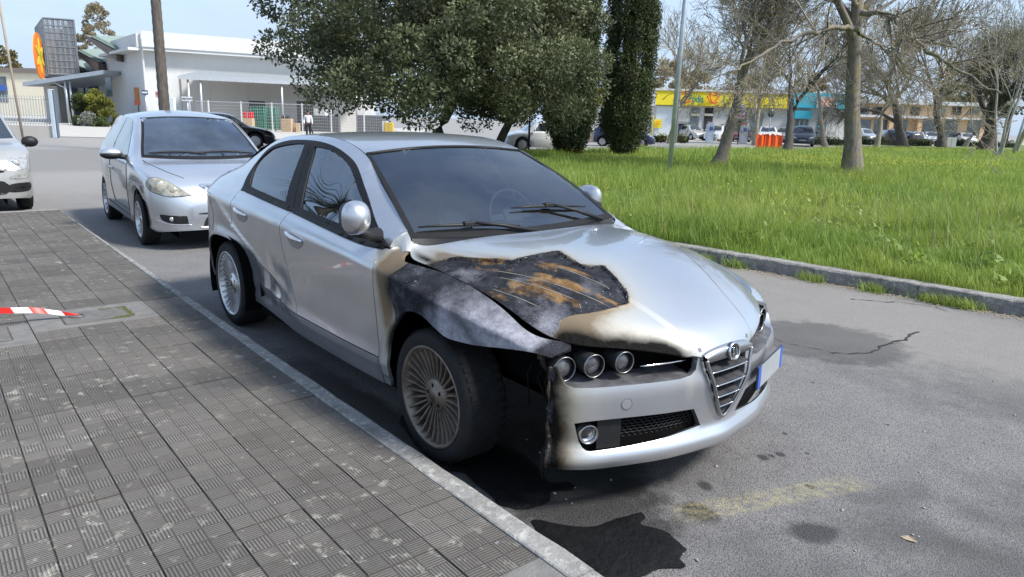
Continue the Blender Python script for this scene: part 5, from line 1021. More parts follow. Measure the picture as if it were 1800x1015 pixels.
def windows(c, front=True):
    """panes fitted to the shell"""
    s = c.sp; H, hw, x0 = s['H'], c.hw, c.x0; z0, z1 = .655*H, .925*H; kx = {'hatch': x0+.55, 'suv': x0+.42, 'sedan': x0+1.15}[s['kind']]
    for sg in (-1, 1):
        xa, xm = -.62, (-.62+kx)*.5-.18
        c.patch('window', smooth_poly([(xa+.02, z0), (xa+.02, z0), (-1.02, z1-.02), (xm+.04, z1), (xm+.04, z1), (xm+.04, z0+.005), (xm+.04, z0+.005)], 3), 'side', DGLASS, .003, .08, sg=sg); c.patch('window', smooth_poly([(xm-.04, z0+.005), (xm-.04, z0+.005), (xm-.04, z1), (xm-.04, z1), (kx+.28, z1-.03), (kx, z0+.10), (kx+.04, z0+.02)], 3), 'side', DGLASS, .003, .08, sg=sg)
        mm = MB(); mm.blob((-.56, sg*(hw+.10), z0+.05), (.055, .10, .07), 12, 8); mm.build('mirror', c.paint if s['kind'] != 'suv' else BLACK, c.root)
    c.patch('windscreen', smooth_poly([(-hw*.74, .67*H), (-hw*.74, .67*H), (-hw*.58, .945*H), (-hw*.58, .945*H), (0, .965*H), (hw*.58, .945*H), (hw*.58, .945*H), (hw*.74, .67*H), (hw*.74, .67*H), (0, .655*H)], 3), 'front', DGLASS, .004, .07)
    c.patch('rear_window', [(-hw*.60, .70*H), (-hw*.52, .90*H), (hw*.52, .90*H), (hw*.60, .70*H)], 'back', DGLASS, .004, .09)
def far_car(name, label, cat, paint, p, rz, group='cars parked and driving in the background', **k):
    sp = hatch_spec(**k); c = GenCar(name, label, cat, sp, paint, p, rz, group, ns=40); windows(c); c.wheels(); hw, H = c.hw, sp['H']
    for sg in (-1, 1):
        c.patch('headlight', smooth_poly([(sg*hw*.52, .425*H), (sg*hw*.86, .50*H), (sg*hw*.84, .44*H), (sg*hw*.60, .385*H)], 3), 'front', LAMPG, .004, .06); c.patch('tail_light', [(sg*hw*.62, .48*H), (sg*hw*.84, .48*H), (sg*hw*.86, .62*H), (sg*hw*.72, .62*H)], 'back', TAILR, .004, .07)
    c.patch('grille', [(-hw*.40, .33*H), (-hw*.40, .42*H), (hw*.40, .42*H), (hw*.40, .33*H)], 'front', BLACK, .004, .08); c.patch('lower_intake', [(-hw*.55, .18*H), (-hw*.50, .25*H), (hw*.50, .25*H), (hw*.55, .18*H)], 'front', BLACK, .004, .08); c.patch('number_plate', [(-.26, .275*H), (-.26, .275*H+.10), (.26, .275*H+.10), (.26, .275*H)], 'front', PL, .010, .1)
    return c
# ---- silver three-door hatchback behind the saloon
def hatchback():
    sp = hatch_spec(3.74, 1.70, 1.53, 2.36, .74, .295); sp['zt'] = sorted([(.74, .56), (.70, .65), (.60, .765), (.42, .85), (.15, .925), (-.12, .975), (-.50, 1.22), (-.80, 1.40), (-1.05, 1.48), (-1.5, 1.53), (-2.0, 1.51), (-2.45, 1.43), (-2.75, 1.22), (-2.93, .92), (-3.0, .6)]); sp['zb'] = sorted([(.74, .48), (.62, .66), (.40, .81), (.1, .895), (-.2, .935), (-1.0, .95), (-1.8, .965), (-2.5, .99), (-2.85, .90), (-3.0, .55)]); sp['plan'] = sorted([(.74, .48), (.70, .62), (.60, .78), (.44, .89), (.2, .965), (-.3, 1.0), (-1.8, 1.0), (-2.5, .97), (-2.8, .90), (-2.95, .78), (-3.0, .66)])
    sp['sr'] = sorted([(.74, .78), (-.12, .86), (-.5, .80), (-.85, .72), (-1.3, .685), (-2.3, .68), (-2.8, .74), (-3.0, .8)])
    c = GenCar('silver_hatchback', 'silver three-door hatchback parked behind the burnt saloon', 'car', sp, car_paint('hatchback_silver', (.62, .64, .67), .28, .76, .12), (-6.48, .195, 0), -.04, ns=110); c.wheels(RIM, 14, .19, .205)
    lr = c.root; hw = c.hw
    c.patch('windscreen', smooth_poly([(-.70, .985), (-.70, .985), (-.625, 1.20), (-.535, 1.425), (-.535, 1.425), (-.28, 1.448), (0, 1.455), (.28, 1.448), (.535, 1.425), (.535, 1.425), (.625, 1.20), (.70, .985), (.70, .985), (.35, .968), (0, .963), (-.35, .968)], 4), 'front', TRIM, .002, .05)
    wsn = c.patch('screen_glass', smooth_poly([(-.66, 1.01), (-.66, 1.01), (-.595, 1.20), (-.515, 1.405), (-.515, 1.405), (-.28, 1.428), (0, 1.435), (.28, 1.428), (.515, 1.405), (.515, 1.405), (.595, 1.20), (.66, 1.01), (.66, 1.01), (.35, .998), (0, .993), (-.35, .998)], 4), 'front', mat('blue_tinted_screen', (.030, .042, .062), .05, 0, coat=1, spec=.8, var=.6, scale=2.2), .006, .04)
    for a, b in (((-.62, 1.015), (.02, 1.008)), ((-.10, 1.022), (.60, 1.012))):
        pts = []
        for t in np.linspace(0, 1, 10):
            h, n = c.ray((6, a[0]+(b[0]-a[0])*t, a[1]+(b[1]-a[1])*t+.022*math.sin(math.pi*t)), (-1, 0, 0)); pts.append(h+n*.02 if n.x > 0 else h-n*.02)
        MB().tube(pts, [.004]+[.011]*8+[.006], 6).build('wiper', BLACK, lr)
    for sg in (-1, 1):
        c.patch('side_window', smooth_poly([(-.50, .975), (-.50, .975), (-.78, 1.20), (-1.02, 1.385), (-1.25, 1.425), (-1.42, 1.43), (-1.42, 1.43), (-1.50, 1.00), (-1.50, 1.00)], 4), 'side', DGLASS, .003, .04, sg=sg); c.patch('quarter_window', smooth_poly([(-1.55, 1.005), (-1.55, 1.005), (-1.47, 1.43), (-1.47, 1.43), (-1.9, 1.415), (-2.25, 1.33), (-2.42, 1.17), (-2.38, 1.07), (-2.1, 1.02)], 4), 'side', DGLASS, .003, .05, sg=sg)
        c.line('door_seam', [(-.36, .93), (-.40, .80), (-.42, .55), (-.40, .36)], 'side', .004, sg=sg); c.line('door_seam', [(-1.52, .99), (-1.58, .80), (-1.55, .55), (-1.42, .37)], 'side', .004, sg=sg); c.line('door_seam', [(-.40, .36), (-1.42, .37)], 'side', .004, sg=sg); c.line('side_moulding', [(.30, .70), (-.3, .735), (-1.0, .76), (-1.9, .80)], 'side', .005, mat('moulding_grey', (.33, .33, .34), .4, .5), sg=sg); c.line('sill_line', [(-.40, .30), (-1.2, .31), (-1.95, .33)], 'side', .006, SEAM, sg=sg)
        hd = c.patch('headlight', smooth_poly([(sg*.40, .625), (sg*.40, .625), (sg*.50, .695), (sg*.60, .765), (sg*.69, .80), (sg*.755, .785), (sg*.775, .72), (sg*.74, .655), (sg*.60, .615)], 5), 'front', AMBER, .006, .025, thick=.01); c.line('headlight_edge', [(sg*.40, .625), (sg*.50, .698), (sg*.60, .768), (sg*.69, .805), (sg*.758, .788), (sg*.780, .72), (sg*.742, .65), (sg*.60, .61), (sg*.40, .625)], 'front', .004, SEAM, off=.003, parent=hd)
        for yy, zz, r_ in ((.55, .665, .045), (.67, .715, .055)):
            h, n = c.ray((6, sg*yy, zz), (-1, 0, 0)); MB().blob(tuple(h+Vector((.0, 0, 0))), (.010, r_, r_), 12, 8).build('lamp_bowl', AMBER, hd)
        c.patch('fog_recess', smooth_poly([(sg*.45, .315), (sg*.45, .315), (sg*.46, .40), (sg*.46, .40), (sg*.70, .41), (sg*.70, .41), (sg*.68, .345), (sg*.58, .315)], 3), 'front', BLACK, .004, .03); c.line('fog_trim', [(sg*.73, .345), (sg*.62, .307), (sg*.42, .302)], 'front', .006, mat('moulding_bright', (.6, .6, .61), .3, .7))
        h, n = c.ray((6, sg*.60, .365), (-1, 0, 0)); MB().lathe([(.0005, .008), (.026, .004), (.03, -.01)], 'X', 18, h).build('fog_lamp', LAMPG, lr)
        h, n = c.ray((-1.38, sg*3, .80), (0, -sg, 0)); MB().tube([h+Vector((-.09, sg*.012, .0)), h+Vector((0, sg*.030, .004)), h+Vector((.09, sg*.012, .0))], [.010, .016, .010], 8).build('door_handle', CHROME, lr)
        mm = MB(); mm.blob((-.60, sg*.955, 1.02), (.085, .125, .062), 16, 10); mo = mm.build('mirror', c.paint, lr); q = MB(); q.blob((-.585, sg*.955, .995), (.082, .122, .05), 14, 8); q.tube([(-.57, sg*.90, .985), (-.56, sg*.78, .965)], .03, 8); q.build('mirror_base', BLACK, mo)
        c.line('bonnet_seam', [(-.16, sg*.70), (.10, sg*.655), (.34, sg*.56), (.52, sg*.42)], 'top', .004)
    c.patch('grille', smooth_poly([(-.25, .735), (-.25, .735), (-.285, .712), (-.08, .55), (0, .515), (.08, .55), (.285, .712), (.25, .735), (.25, .735)], 4), 'front', CHROME, .012, .03, thick=.012); c.patch('grille_mesh', smooth_poly([(-.232, .714), (-.232, .714), (-.06, .568), (0, .54), (.06, .568), (.232, .714), (.232, .714)], 4), 'front', mat('dark_mesh', (.02, .02, .022), .5, col2=(.10, .10, .105), scale=90), .016, .03)
    c.line('bonnet_front_seam', [(-.41, .622), (-.30, .612), (-.20, .645)], 'front', .004); c.line('bonnet_front_seam', [(.41, .622), (.30, .612), (.20, .645)], 'front', .004)
    c.patch('lower_intake', smooth_poly([(-.30, .285), (-.30, .285), (-.26, .375), (-.18, .40), (0, .405), (.18, .40), (.26, .375), (.30, .285), (.30, .285)], 4), 'front', BLACK, .004, .04); c.line('intake_trim', [(-.34, .275), (-.2, .262), (0, .26), (.2, .262), (.34, .275)], 'front', .006, MATS['moulding_bright'])
    c.patch('plate_slot', smooth_poly([(-.28, .415), (-.28, .432), (.28, .432), (.28, .415)], 3), 'front', BLACK, .004, .05); c.patch('tail_light', [(-.62, .8), (-.5, 1.1), (-.62, 1.1), (-.70, .85)], 'back', TAILR, .004, .06); c.patch('rear_window', [(-.52, 1.0), (-.48, 1.32), (.48, 1.32), (.52, 1.0)], 'back', DGLASS, .004, .07)
hatchback()
# ---- pale grey small car at the left edge
def small_car():
    sp = hatch_spec(3.65, 1.64, 1.55, 2.30, .74, .295); sp['plan'] = sorted([(.74, .70), (.70, .80), (.60, .90), (.40, .97), (0, 1.0), (-2.4, 1.0), (-2.8, .94), (-2.91, .82)]); sp['zt'] = sorted([(.74, .66), (.70, .76), (.60, .86), (.42, .93), (.15, .985), (-.10, 1.03), (-.45, 1.25), (-.72, 1.43), (-1.0, 1.53), (-1.5, 1.55), (-2.3, 1.53), (-2.6, 1.42), (-2.82, 1.0), (-2.91, .6)]); sp['zb'] = sorted([(.74, .60), (.62, .74), (.40, .86), (.1, .93), (-.2, .955), (-1.0, .97), (-2.4, .99), (-2.91, .6)])
    c = GenCar('small_pale_car', 'pale grey small car with black door mirror at the left picture edge', 'car', sp, mat('pale_grey_paint', (.34, .34, .33), .28, .1, coat=.9, var=.06, scale=4), (-10.60, -2.03, 0), 0, ns=90); c.wheels(mat('black_steel_wheel', (.04, .04, .042), .5), 0, .19); lr = c.root
    c.patch('windscreen', smooth_poly([(-.68, 1.045), (-.68, 1.045), (-.54, 1.47), (-.54, 1.47), (0, 1.49), (.54, 1.47), (.54, 1.47), (.68, 1.045), (.68, 1.045), (0, 1.025)], 4), 'front', DGLASS, .004, .05)
    for sg in (-1, 1):
        hd = c.patch('headlight', smooth_poly([(sg*.38, .66), (sg*.42, .75), (sg*.55, .80), (sg*.68, .815), (sg*.735, .78), (sg*.735, .70), (sg*.66, .64), (sg*.50, .63)], 5), 'front', LAMPG, .006, .03, thick=.01); h, n = c.ray((6, sg*.58, .715), (-1, 0, 0)); MB().blob(tuple(h), (.015, .065, .06), 12, 8).build('lamp_bowl', LAMPG, hd)
        c.patch('indicator', smooth_poly([(sg*.50, .515), (sg*.50, .515), (sg*.51, .555), (sg*.66, .568), (sg*.74, .56), (sg*.72, .525), (sg*.62, .512)], 3), 'front', LAMPG, .006, .03); c.patch('fog_recess', smooth_poly([(sg*.46, .365), (sg*.48, .43), (sg*.60, .455), (sg*.73, .45), (sg*.755, .39), (sg*.72, .34), (sg*.58, .325), (sg*.48, .33)], 4), 'front', BLACK, .005, .03, thick=.01); c.patch('fog_slot', smooth_poly([(sg*.55, .385), (sg*.56, .405), (sg*.70, .41), (sg*.70, .385)], 3), 'front', TRIM, .010, .03)
        mm = MB(); mm.blob((-.50, sg*.91, .985), (.075, .115, .085), 14, 10); mm.tube([(-.48, sg*.86, .93), (-.46, sg*.78, .92)], .028, 8); mm.build('mirror', BLACK, lr); c.patch('side_window', smooth_poly([(-.48, 1.02), (-.48, 1.02), (-.98, 1.45), (-1.4, 1.47), (-1.4, 1.47), (-1.4, 1.03), (-1.4, 1.03)], 3), 'side', DGLASS, .003, .06, sg=sg); c.line('door_seam', [(-.36, .96), (-.38, .6), (-.36, .34)], 'side', .004, sg=sg)
    c.patch('grille_slot', smooth_poly([(-.36, .60), (-.36, .64), (.36, .64), (.36, .60)], 3), 'front', BLACK, .004, .05); c.patch('lower_intake', smooth_poly([(-.42, .30), (-.42, .48), (0, .50), (.42, .48), (.42, .30)], 3), 'front', BLACK, .004, .05); c.line('bonnet_seam', [(-.40, .70), (-.2, .675), (0, .67), (.2, .675), (.40, .70)], 'front', .004)
small_car()
# ---- background vehicles
RA = math.atan2(FX.y, FX.x)                                          # heading of the view
def bpnt(name, c, r=.3): return mat(name, c, r, .2, coat=.9, var=.05, scale=3)
BG = 'cars parked and driving in the background'
far_car('black_saloon', 'black car standing on the cross street behind the silver hatchback', 'car', bpnt('black_car_paint', (.012, .012, .014), .2), (-29.0, 8.8, 0), math.pi/2-.2, L=4.4, W=1.78, H=1.46, wb=2.65, fo=.88, r=.32, kind='sedan')
p = bearing(912, 37.0); far_car('white_hatchback', 'white hatchback passing behind the evergreen tree and the nearer cypress', 'car', bpnt('white_car_paint', (.72, .72, .70)), p, RA+math.pi/2+.25, L=4.2, W=1.78, H=1.50, wb=2.58, fo=.88, r=.32, kind='hatch')
p = bearing(1131, 47); far_car('dark_blue_hatchback', 'dark blue hatchback half hidden behind the farther cypress', 'car', bpnt('navy_car_paint', (.015, .022, .06)), p, RA+math.pi/2+2.9, L=3.9, W=1.70, H=1.48, wb=2.45, fo=.8, r=.30, kind='hatch')
for px, dep, rz, nm, col, lab, kw in (
    (1228, 72, -2.75, 'silver_hatchback', (.42, .44, .46), 'silver hatchback parked before the yellow shop at its doorway', dict(L=3.9, H=1.5)),
    (1256, 70, 2.6, 'white_van_car', (.66, .66, .66), 'small white car behind the forked bare trunk by the yellow shop', dict(L=3.8, H=1.52)),
    (1300, 70, 2.75, 'dark_red_saloon', (.16, .012, .02), 'dark red saloon parked under the information sign', dict(L=4.4, W=1.78, H=1.46, wb=2.65, kind='sedan')),
    (1352, 68, 2.9, 'white_suv', (.72, .72, .71), 'white car parked behind the orange plastic barrier', dict(L=4.3, W=1.8, H=1.58, wb=2.6, r=.33, kind='suv')),
    (1378, 73, 2.7, 'white_estate_car', (.60, .61, .62), 'whitish car partly behind a bare trunk near the blue shop', dict(L=4.3, W=1.8, H=1.5, wb=2.6)),
    (1532, 82, -2.8, 'silver_suv', (.48, .49, .50), 'silver off-roader right of the thick bare trunk, first of the far row', dict(L=4.4, W=1.82, H=1.66, wb=2.65, r=.35, kind='suv')),
    (1558, 83, -.2, 'black_suv', (.02, .02, .024), 'black car second in the far row beyond the lawn hedge', dict(L=4.4, W=1.82, H=1.62, wb=2.65, r=.34, kind='suv')),
    (1582, 84, .15, 'dark_grey_hatchback', (.045, .05, .055), 'dark grey car third in the far row beyond the lawn hedge', dict(L=4.1, H=1.48)),
    (1616, 86, 2.9, 'silver_estate_car', (.42, .43, .44), 'silver car between two bare trunks in the far row', dict(L=4.4, W=1.78, H=1.5, wb=2.65)),
    (1642, 86, 2.9, 'pale_silver_hatchback', (.50, .50, .50), 'pale silver car left of the rightmost single bare trunk in the far row', dict(L=4.2, H=1.5)),
    (1705, 90, 3.0, 'white_far_hatchback', (.70, .70, .70), 'white car at the right end of the far row by the pale stems', dict(L=4.1, H=1.5))):
    far_car(nm, lab, 'car', bpnt(nm+'_paint', col), bearing(px, dep), RA+rz, **kw)
p = bearing(1413, 61); far_car('dark_suv', 'dark off-roader driving on the far road beside the orange barrier', 'car', bpnt('dark_suv_paint', (.03, .034, .045), .2), p, RA+math.pi-.35, L=4.5, W=1.88, H=1.68, wb=2.7, fo=.9, r=.36, kind='suv')
# ------------------------------------------------------------------ trees and shrubs
def leaf_mat(name, c0, c1, tr=.25, rough=.45, dry=None):
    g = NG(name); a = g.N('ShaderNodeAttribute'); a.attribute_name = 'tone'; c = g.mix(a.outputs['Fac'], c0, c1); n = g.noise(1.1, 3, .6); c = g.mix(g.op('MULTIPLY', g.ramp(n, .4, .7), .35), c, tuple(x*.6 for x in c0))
    if dry: c = g.mix(g.op('MULTIPLY', g.ramp(g.noise(2.2, 4, .6), .55, .68), .8), c, dry)
    g.L(c, g.b.inputs['Base Color']); g.b.inputs['Roughness'].default_value = rough; t = g.N('ShaderNodeBsdfTranslucent'); g.L(c, t.inputs[0]); mx = g.N('ShaderNodeMixShader'); mx.inputs[0].default_value = tr; g.L(g.b.outputs[0], mx.inputs[1]); g.L(t.outputs[0], mx.inputs[2]); out = [x for x in g.nt.nodes if x.type == 'OUTPUT_MATERIAL'][0]; g.L(mx.outputs[0], out.inputs[0]); return g.m
def bark(name, c=(.10, .085, .07), c2=None, lichen=0):
    g = NG(name); st = g.N('ShaderNodeMapping'); g.L(g.P, st.inputs[0]); st.inputs['Scale'].default_value = (7, 7, 1.6); n = g.noise(3, 6, .7, .3, st.outputs[0]); b = g.mix(g.ramp(n, .3, .7), tuple(x*.45 for x in c), c2 or tuple(x*1.5 for x in c))
    if lichen: b = g.mix(g.op('MULTIPLY', g.ramp(g.noise(3.5, 5, .65), .50, .60), lichen), b, (.26, .22, .05))
    g.L(b, g.b.inputs['Base Color']); g.b.inputs['Roughness'].default_value = .9; g.bump(n, .03, .8); return g.m
def leaves(P, size, aspect, seed, up=.2, tone=None, out=None):
    """a folded leaf (two triangles on a quad) at each point"""
    r = np.random.RandomState(seed); n = len(P); d = r.normal(size=(n, 3)); d[:, 2] += up
    if out is not None: d += out*1.1
    d /= np.linalg.norm(d, axis=1, keepdims=True); s = np.cross(d, r.normal(size=(n, 3))); s /= np.linalg.norm(s, axis=1, keepdims=True); L_ = size*r.uniform(.6, 1.4, n); w_ = L_*aspect; u = np.cross(d, s)
    V = np.stack([P, P+d*(L_*.5)[:, None]+s*w_[:, None]+u*(w_*.3)[:, None], P+d*L_[:, None], P+d*(L_*.5)[:, None]-s*w_[:, None]+u*(w_*.3)[:, None]], 1).reshape(-1, 3); F = np.arange(4*n).reshape(-1, 4)
    return V, F, np.repeat(np.clip(tone if tone is not None else r.uniform(0, 1, n), 0, 1), 4)
def branch_tree(base, h, r0, seed, levels=5, spread=.6, kids=(3, 4), lean=(0, 0), fork=.35, twig=.010, gnarl=.16, minr=.012, droop=.0, shrink=.70, upb=.35, nseg=6, boughs=()):
    """recursive limbs; returns tubes as (points, radii, level)"""
    rr = random.Random(seed); out = []
    def grow(p, d, L_, r, lev):
        n = nseg if lev < 2 else (5 if lev < 4 else 3); pts = [p]; q = p; dd = d
        for i in range(n):
            dd = (dd+Vector((rr.gauss(0, gnarl), rr.gauss(0, gnarl), rr.gauss(0, gnarl)*.7+(.05*upb if lev else .10)-droop*(lev > 2)))).normalized(); q = q+dd*(L_/n); pts.append(q)
        end = r*(.62 if lev < levels else .35); rad = [r+(end-r)*i/n for i in range(n+1)]; out.append((pts, rad, lev))
        if lev >= levels: return
        k = rr.randint(*kids)+(1 if lev >= 2 else 0)
        for j in range(k):
            t = rr.uniform(fork if lev == 0 else .25, 1.0) if j else 1.0; i = min(n-1, int(t*n)); b = pts[i].lerp(pts[i+1], t*n-i) if t < 1 else pts[-1]; tang = (pts[min(i+1, n)]-pts[max(i-1, 0)]).normalized()
            a = rr.uniform(0, 6.283); perp = tang.cross(Vector((math.cos(a), math.sin(a), rr.uniform(-.3, .5)))).normalized(); sp_ = spread*rr.uniform(.7, 1.35)*(.55 if j == 0 else 1); nd = (tang+perp*sp_+Vector((0, 0, upb*.4))).normalized(); rc = rad[i]*rr.uniform(.55, .78)*(1.0 if j == 0 else .85)
            grow(b, nd, L_*shrink*rr.uniform(.75, 1.2), max(rc, minr*.6), lev+1)
    grow(Vector(base), Vector((lean[0], lean[1], 1)).normalized(), h, r0, 0)
    for path, br in boughs:
        q = [Vector(p) for p in smooth_poly(path, 6, False)]; q = [p+Vector((rr.gauss(0, .035), rr.gauss(0, .035), rr.gauss(0, .035))) for p in q]; n = len(q)-1; rad = [br*(1-.75*i/n) for i in range(n+1)]; out.append((q, rad, 1))
        for j in range(16):
            i = rr.randint(2, n-1); tang = (q[i+1]-q[i-1]).normalized(); a = rr.uniform(0, 6.283); perp = tang.cross(Vector((math.cos(a), math.sin(a), rr.uniform(-.2, .8)))).normalized(); grow(q[i], (tang*.7+perp*.9+Vector((0, 0, .15))).normalized(), rr.uniform(.9, 1.7), rad[i]*.55, 3)
    return out
def tubes_np(tubes, minr=.0, flare=None):
    Vs = []; Fs = []; o = 0
    for pts, rad, lev in tubes:
        n = 10 if lev == 0 else (7 if lev == 1 else (5 if lev == 2 else 3)); P = np.array([tuple(p) for p in pts]); R = np.maximum(np.array(rad), minr); t = np.gradient(P, axis=0); t /= np.linalg.norm(t, axis=1, keepdims=True); a = np.where(np.abs(t[:, 2:3]) < .9, [[0, 0, 1.]], [[1., 0, 0]]); u = np.cross(t, a); u /= np.linalg.norm(u, axis=1, keepdims=True); w_ = np.cross(t, u); th = 2*np.pi*np.arange(n)/n
        V = (P[:, None]+(u[:, None]*np.cos(th)[None, :, None]+w_[:, None]*np.sin(th)[None, :, None])*R[:, None, None]).reshape(-1, 3); m = len(P); i, k = np.meshgrid(np.arange(m-1), np.arange(n), indexing='ij'); k2 = (k+1) % n; F = np.stack([i*n+k, i*n+k2, (i+1)*n+k2, (i+1)*n+k], -1).reshape(-1, 4); Vs.append(V); Fs.append(F+o); o += len(V)
    return np.concatenate(Vs), np.concatenate(Fs)
def bare_tree(name, base, label, seed, h=3.2, r0=.25, levels=6, bk=None, group='bare trees on the lawn', twigm=None, buds=0, budm=None, **k):
    root = empty(name, base, 0, label, 'tree', group); t = branch_tree((0, 0, 0), h, r0, seed, levels, **k)
    pts, rad, _ = t[0]; rad[0] *= 1.45; rad[1] *= 1.08
    big = [x for x in t if x[2] <= 1]; mid = [x for x in t if 1 < x[2] <= 3]; small = [x for x in t if x[2] > 3]; mr = k.get('minr', .012)
    V, F = tubes_np([t[0]]); link('trunk', mesh_np('trunk', V, F, bk), root); V, F = tubes_np([x for x in t[1:] if x[2] <= 3], mr); link('limbs', mesh_np('limbs', V, F, bk), root)
    if small: V, F = tubes_np(small, mr*.55); tag(link('twigs', mesh_np('twigs', V, F, twigm or bk), root), kind='stuff')
    if buds:
        rs = np.random.RandomState(seed); ends = np.array([tuple(p) for x in small for p in x[0][1:]]); P = ends[rs.randint(0, len(ends), buds)]+rs.normal(0, .10, (buds, 3)); V, F, T = leaves(P, .075, .34, seed); tag(link('young_leaves', mesh_np('young_leaves', V, F, budm, False, dict(tone=T)), root), kind='stuff')
    return root
BARK = bark('grey_brown_bark', (.19, .165, .14), lichen=.4); BARKD = bark('dark_bark', (.085, .072, .06)); TWIG = bark('twig_bark', (.27, .235, .195), lichen=.6); PALE = bark('pale_bark', (.34, .31, .27), (.48, .45, .40)); PALM = bark('palm_bark', (.12, .10, .085), (.18, .155, .135))
OAK = leaf_mat('evergreen_leaf', (.055, .070, .034), (.215, .235, .118), .25, .5); CYP = leaf_mat('cypress_leaf', (.028, .045, .017), (.115, .145, .045), .10, .6, dry=(.085, .062, .035)); YOUNG = leaf_mat('young_leaf', (.22, .18, .05), (.34, .31, .09), .5); FARL = leaf_mat('far_crown_leaf', (.24, .20, .12), (.42, .36, .22), .5); HEDGE = leaf_mat('hedge_leaf', (.03, .048, .016), (.10, .13, .035), .2); HEDGEY = leaf_mat('golden_hedge_leaf', (.11, .12, .02), (.30, .30, .05), .3); GREYB = leaf_mat('grey_shrub_leaf', (.16, .17, .14), (.30, .31, .27), .2); FRESH = leaf_mat('fresh_leaf', (.07, .11, .02), (.20, .25, .05), .4)
def crown(name, clumps, n, size, aspect, m, parent, seed, shell=.55, up=.2, tone_sun=True):
    """leaves gathered in clumps: (centre, radii) ellipsoids, denser near their surface"""
    r = np.random.RandomState(seed); w_ = np.array([c[1][0]*c[1][1]*c[1][2] for c in clumps])**.67; k = r.choice(len(clumps), n, p=w_/w_.sum()); C0 = np.array([c[0] for c in clumps])[k]; R0 = np.array([c[1] for c in clumps])[k]; d = r.normal(size=(n, 3)); d /= np.linalg.norm(d, axis=1, keepdims=True); q = r.uniform(shell, 1.0, n)**.5*(1+.10*r.normal(size=n)); P = C0+d*R0*q[:, None]
    tn = .30+.35*d[:, 2]+.35*r.uniform(0, 1, n)*1.1+.2*r.normal(size=len(clumps))[k]; V, F, T = leaves(P, size, aspect, seed+1, up, tn, d); return tag(link(name, mesh_np(name, V, F, m, False, dict(tone=T)), parent), kind='stuff')  # leaves turn lighter towards clump tops: sunlight put into the leaf tone
def evergreen(name, base, label, seed, clump_fn, n, r0, h, size=.12):
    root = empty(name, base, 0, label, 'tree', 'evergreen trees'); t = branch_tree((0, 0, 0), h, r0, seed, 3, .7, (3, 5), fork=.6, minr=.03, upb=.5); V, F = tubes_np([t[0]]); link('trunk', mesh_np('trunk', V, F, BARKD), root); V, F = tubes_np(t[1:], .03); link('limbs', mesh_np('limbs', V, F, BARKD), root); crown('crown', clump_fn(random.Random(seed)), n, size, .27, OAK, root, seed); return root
def oak_clumps(W, z0, z1, top, nc, rs):
    def f(rr):
        out = []
        while len(out) < nc:
            x, y, z = rr.uniform(-1, 1), rr.uniform(-1, 1), rr.uniform(0, 1); e = .62+.55*math.sin(math.pi*min(1, z*.75+.22)); rad = math.hypot(x, y)
            if rad > e or rad < e*.30 and z < .85: continue
            s = rr.uniform(*rs); out.append(((x*W, y*W, z0+(z1-z0)*z-.25*rad+max(0, -(x*HR.x+y*HR.y))*W*.20), (s, s, s*.75)))
        return out
    return f
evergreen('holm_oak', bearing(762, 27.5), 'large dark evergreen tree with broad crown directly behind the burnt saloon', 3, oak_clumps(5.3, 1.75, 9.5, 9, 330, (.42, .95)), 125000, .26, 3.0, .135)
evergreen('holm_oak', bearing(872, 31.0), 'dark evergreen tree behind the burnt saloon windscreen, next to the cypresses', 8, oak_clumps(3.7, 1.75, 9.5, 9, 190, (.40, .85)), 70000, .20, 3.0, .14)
def cypress(base, label, w_, h, seed):
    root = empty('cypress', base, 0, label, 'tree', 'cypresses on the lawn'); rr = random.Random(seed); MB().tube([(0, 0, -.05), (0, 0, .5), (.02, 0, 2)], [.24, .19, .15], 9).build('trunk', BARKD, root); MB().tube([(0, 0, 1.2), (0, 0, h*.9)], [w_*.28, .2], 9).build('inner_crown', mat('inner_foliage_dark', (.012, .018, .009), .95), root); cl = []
    for k in range(1000):
        z = rr.uniform(0, 1)**1.25; prof = w_*(min(1, (z*h+.28)/1.5)**.7)*(1-.25*max(0, z-.55)/.45-.5*max(0, z-.85)/.15)*.93; a = rr.uniform(0, 6.283); q = prof*rr.uniform(.62, 1.0); s = rr.uniform(.13, .24); cl.append(((q*math.cos(a), q*math.sin(a), .42+z*h), (s, s, s*rr.uniform(1.8, 2.8))))
    crown('crown', cl, 120000, .09, .26, CYP, root, seed, .5, 1.6)
cypress(gp(1000, 278), 'broad cypress with dark trunk base, nearer the burnt saloon', 1.13, 8.0, 5); cypress(gp(1095, 276), 'taller slim cypress standing right of its neighbour, before the yellow shop', 1.22, 10.0, 9)
# bare trees
B0 = gp(1497, 313)
def rel(px, py, dep): return tuple(bearing(px, dep, height(px, py, dep))-B0)
kw = dict(bk=BARK, twigm=TWIG)
bare_tree('bare_tree', gp(1258, 299), 'bare tree with forked trunk right of the metal pole', 21, h=3.0, r0=.235, levels=6, spread=.62, kids=(3, 4), fork=.8, lean=(.10, .13), minr=.013, gnarl=.14, **kw)
bare_tree('bare_tree', gp(1497, 313), 'thick bare tree with lichened horizontal bough, nearest the road', 34, h=6.2, r0=.265, levels=6, spread=.85, kids=(3, 4), fork=.62, lean=(-.028, -.032), minr=.013, gnarl=.05, upb=.15, shrink=.58, boughs=[([rel(*p) for p in path], r_) for path, r_ in (([(1482, 52, 22.9), (1440, 50, 22.4), (1390, 62, 21.8), (1330, 95, 21.2), (1270, 130, 20.6)], .085), ([(1488, 20, 22.9), (1540, 30, 22.2), (1590, 75, 21.5), (1660, 120, 20.9), (1745, 165, 20.2)], .10), ([(1490, 60, 22.9), (1520, 75, 23.6), (1560, 100, 24.4), (1600, 150, 25.0)], .06), ([(1478, 10, 22.9), (1440, -20, 23), (1380, -30, 23.4), (1300, 10, 24)], .09))], **kw)
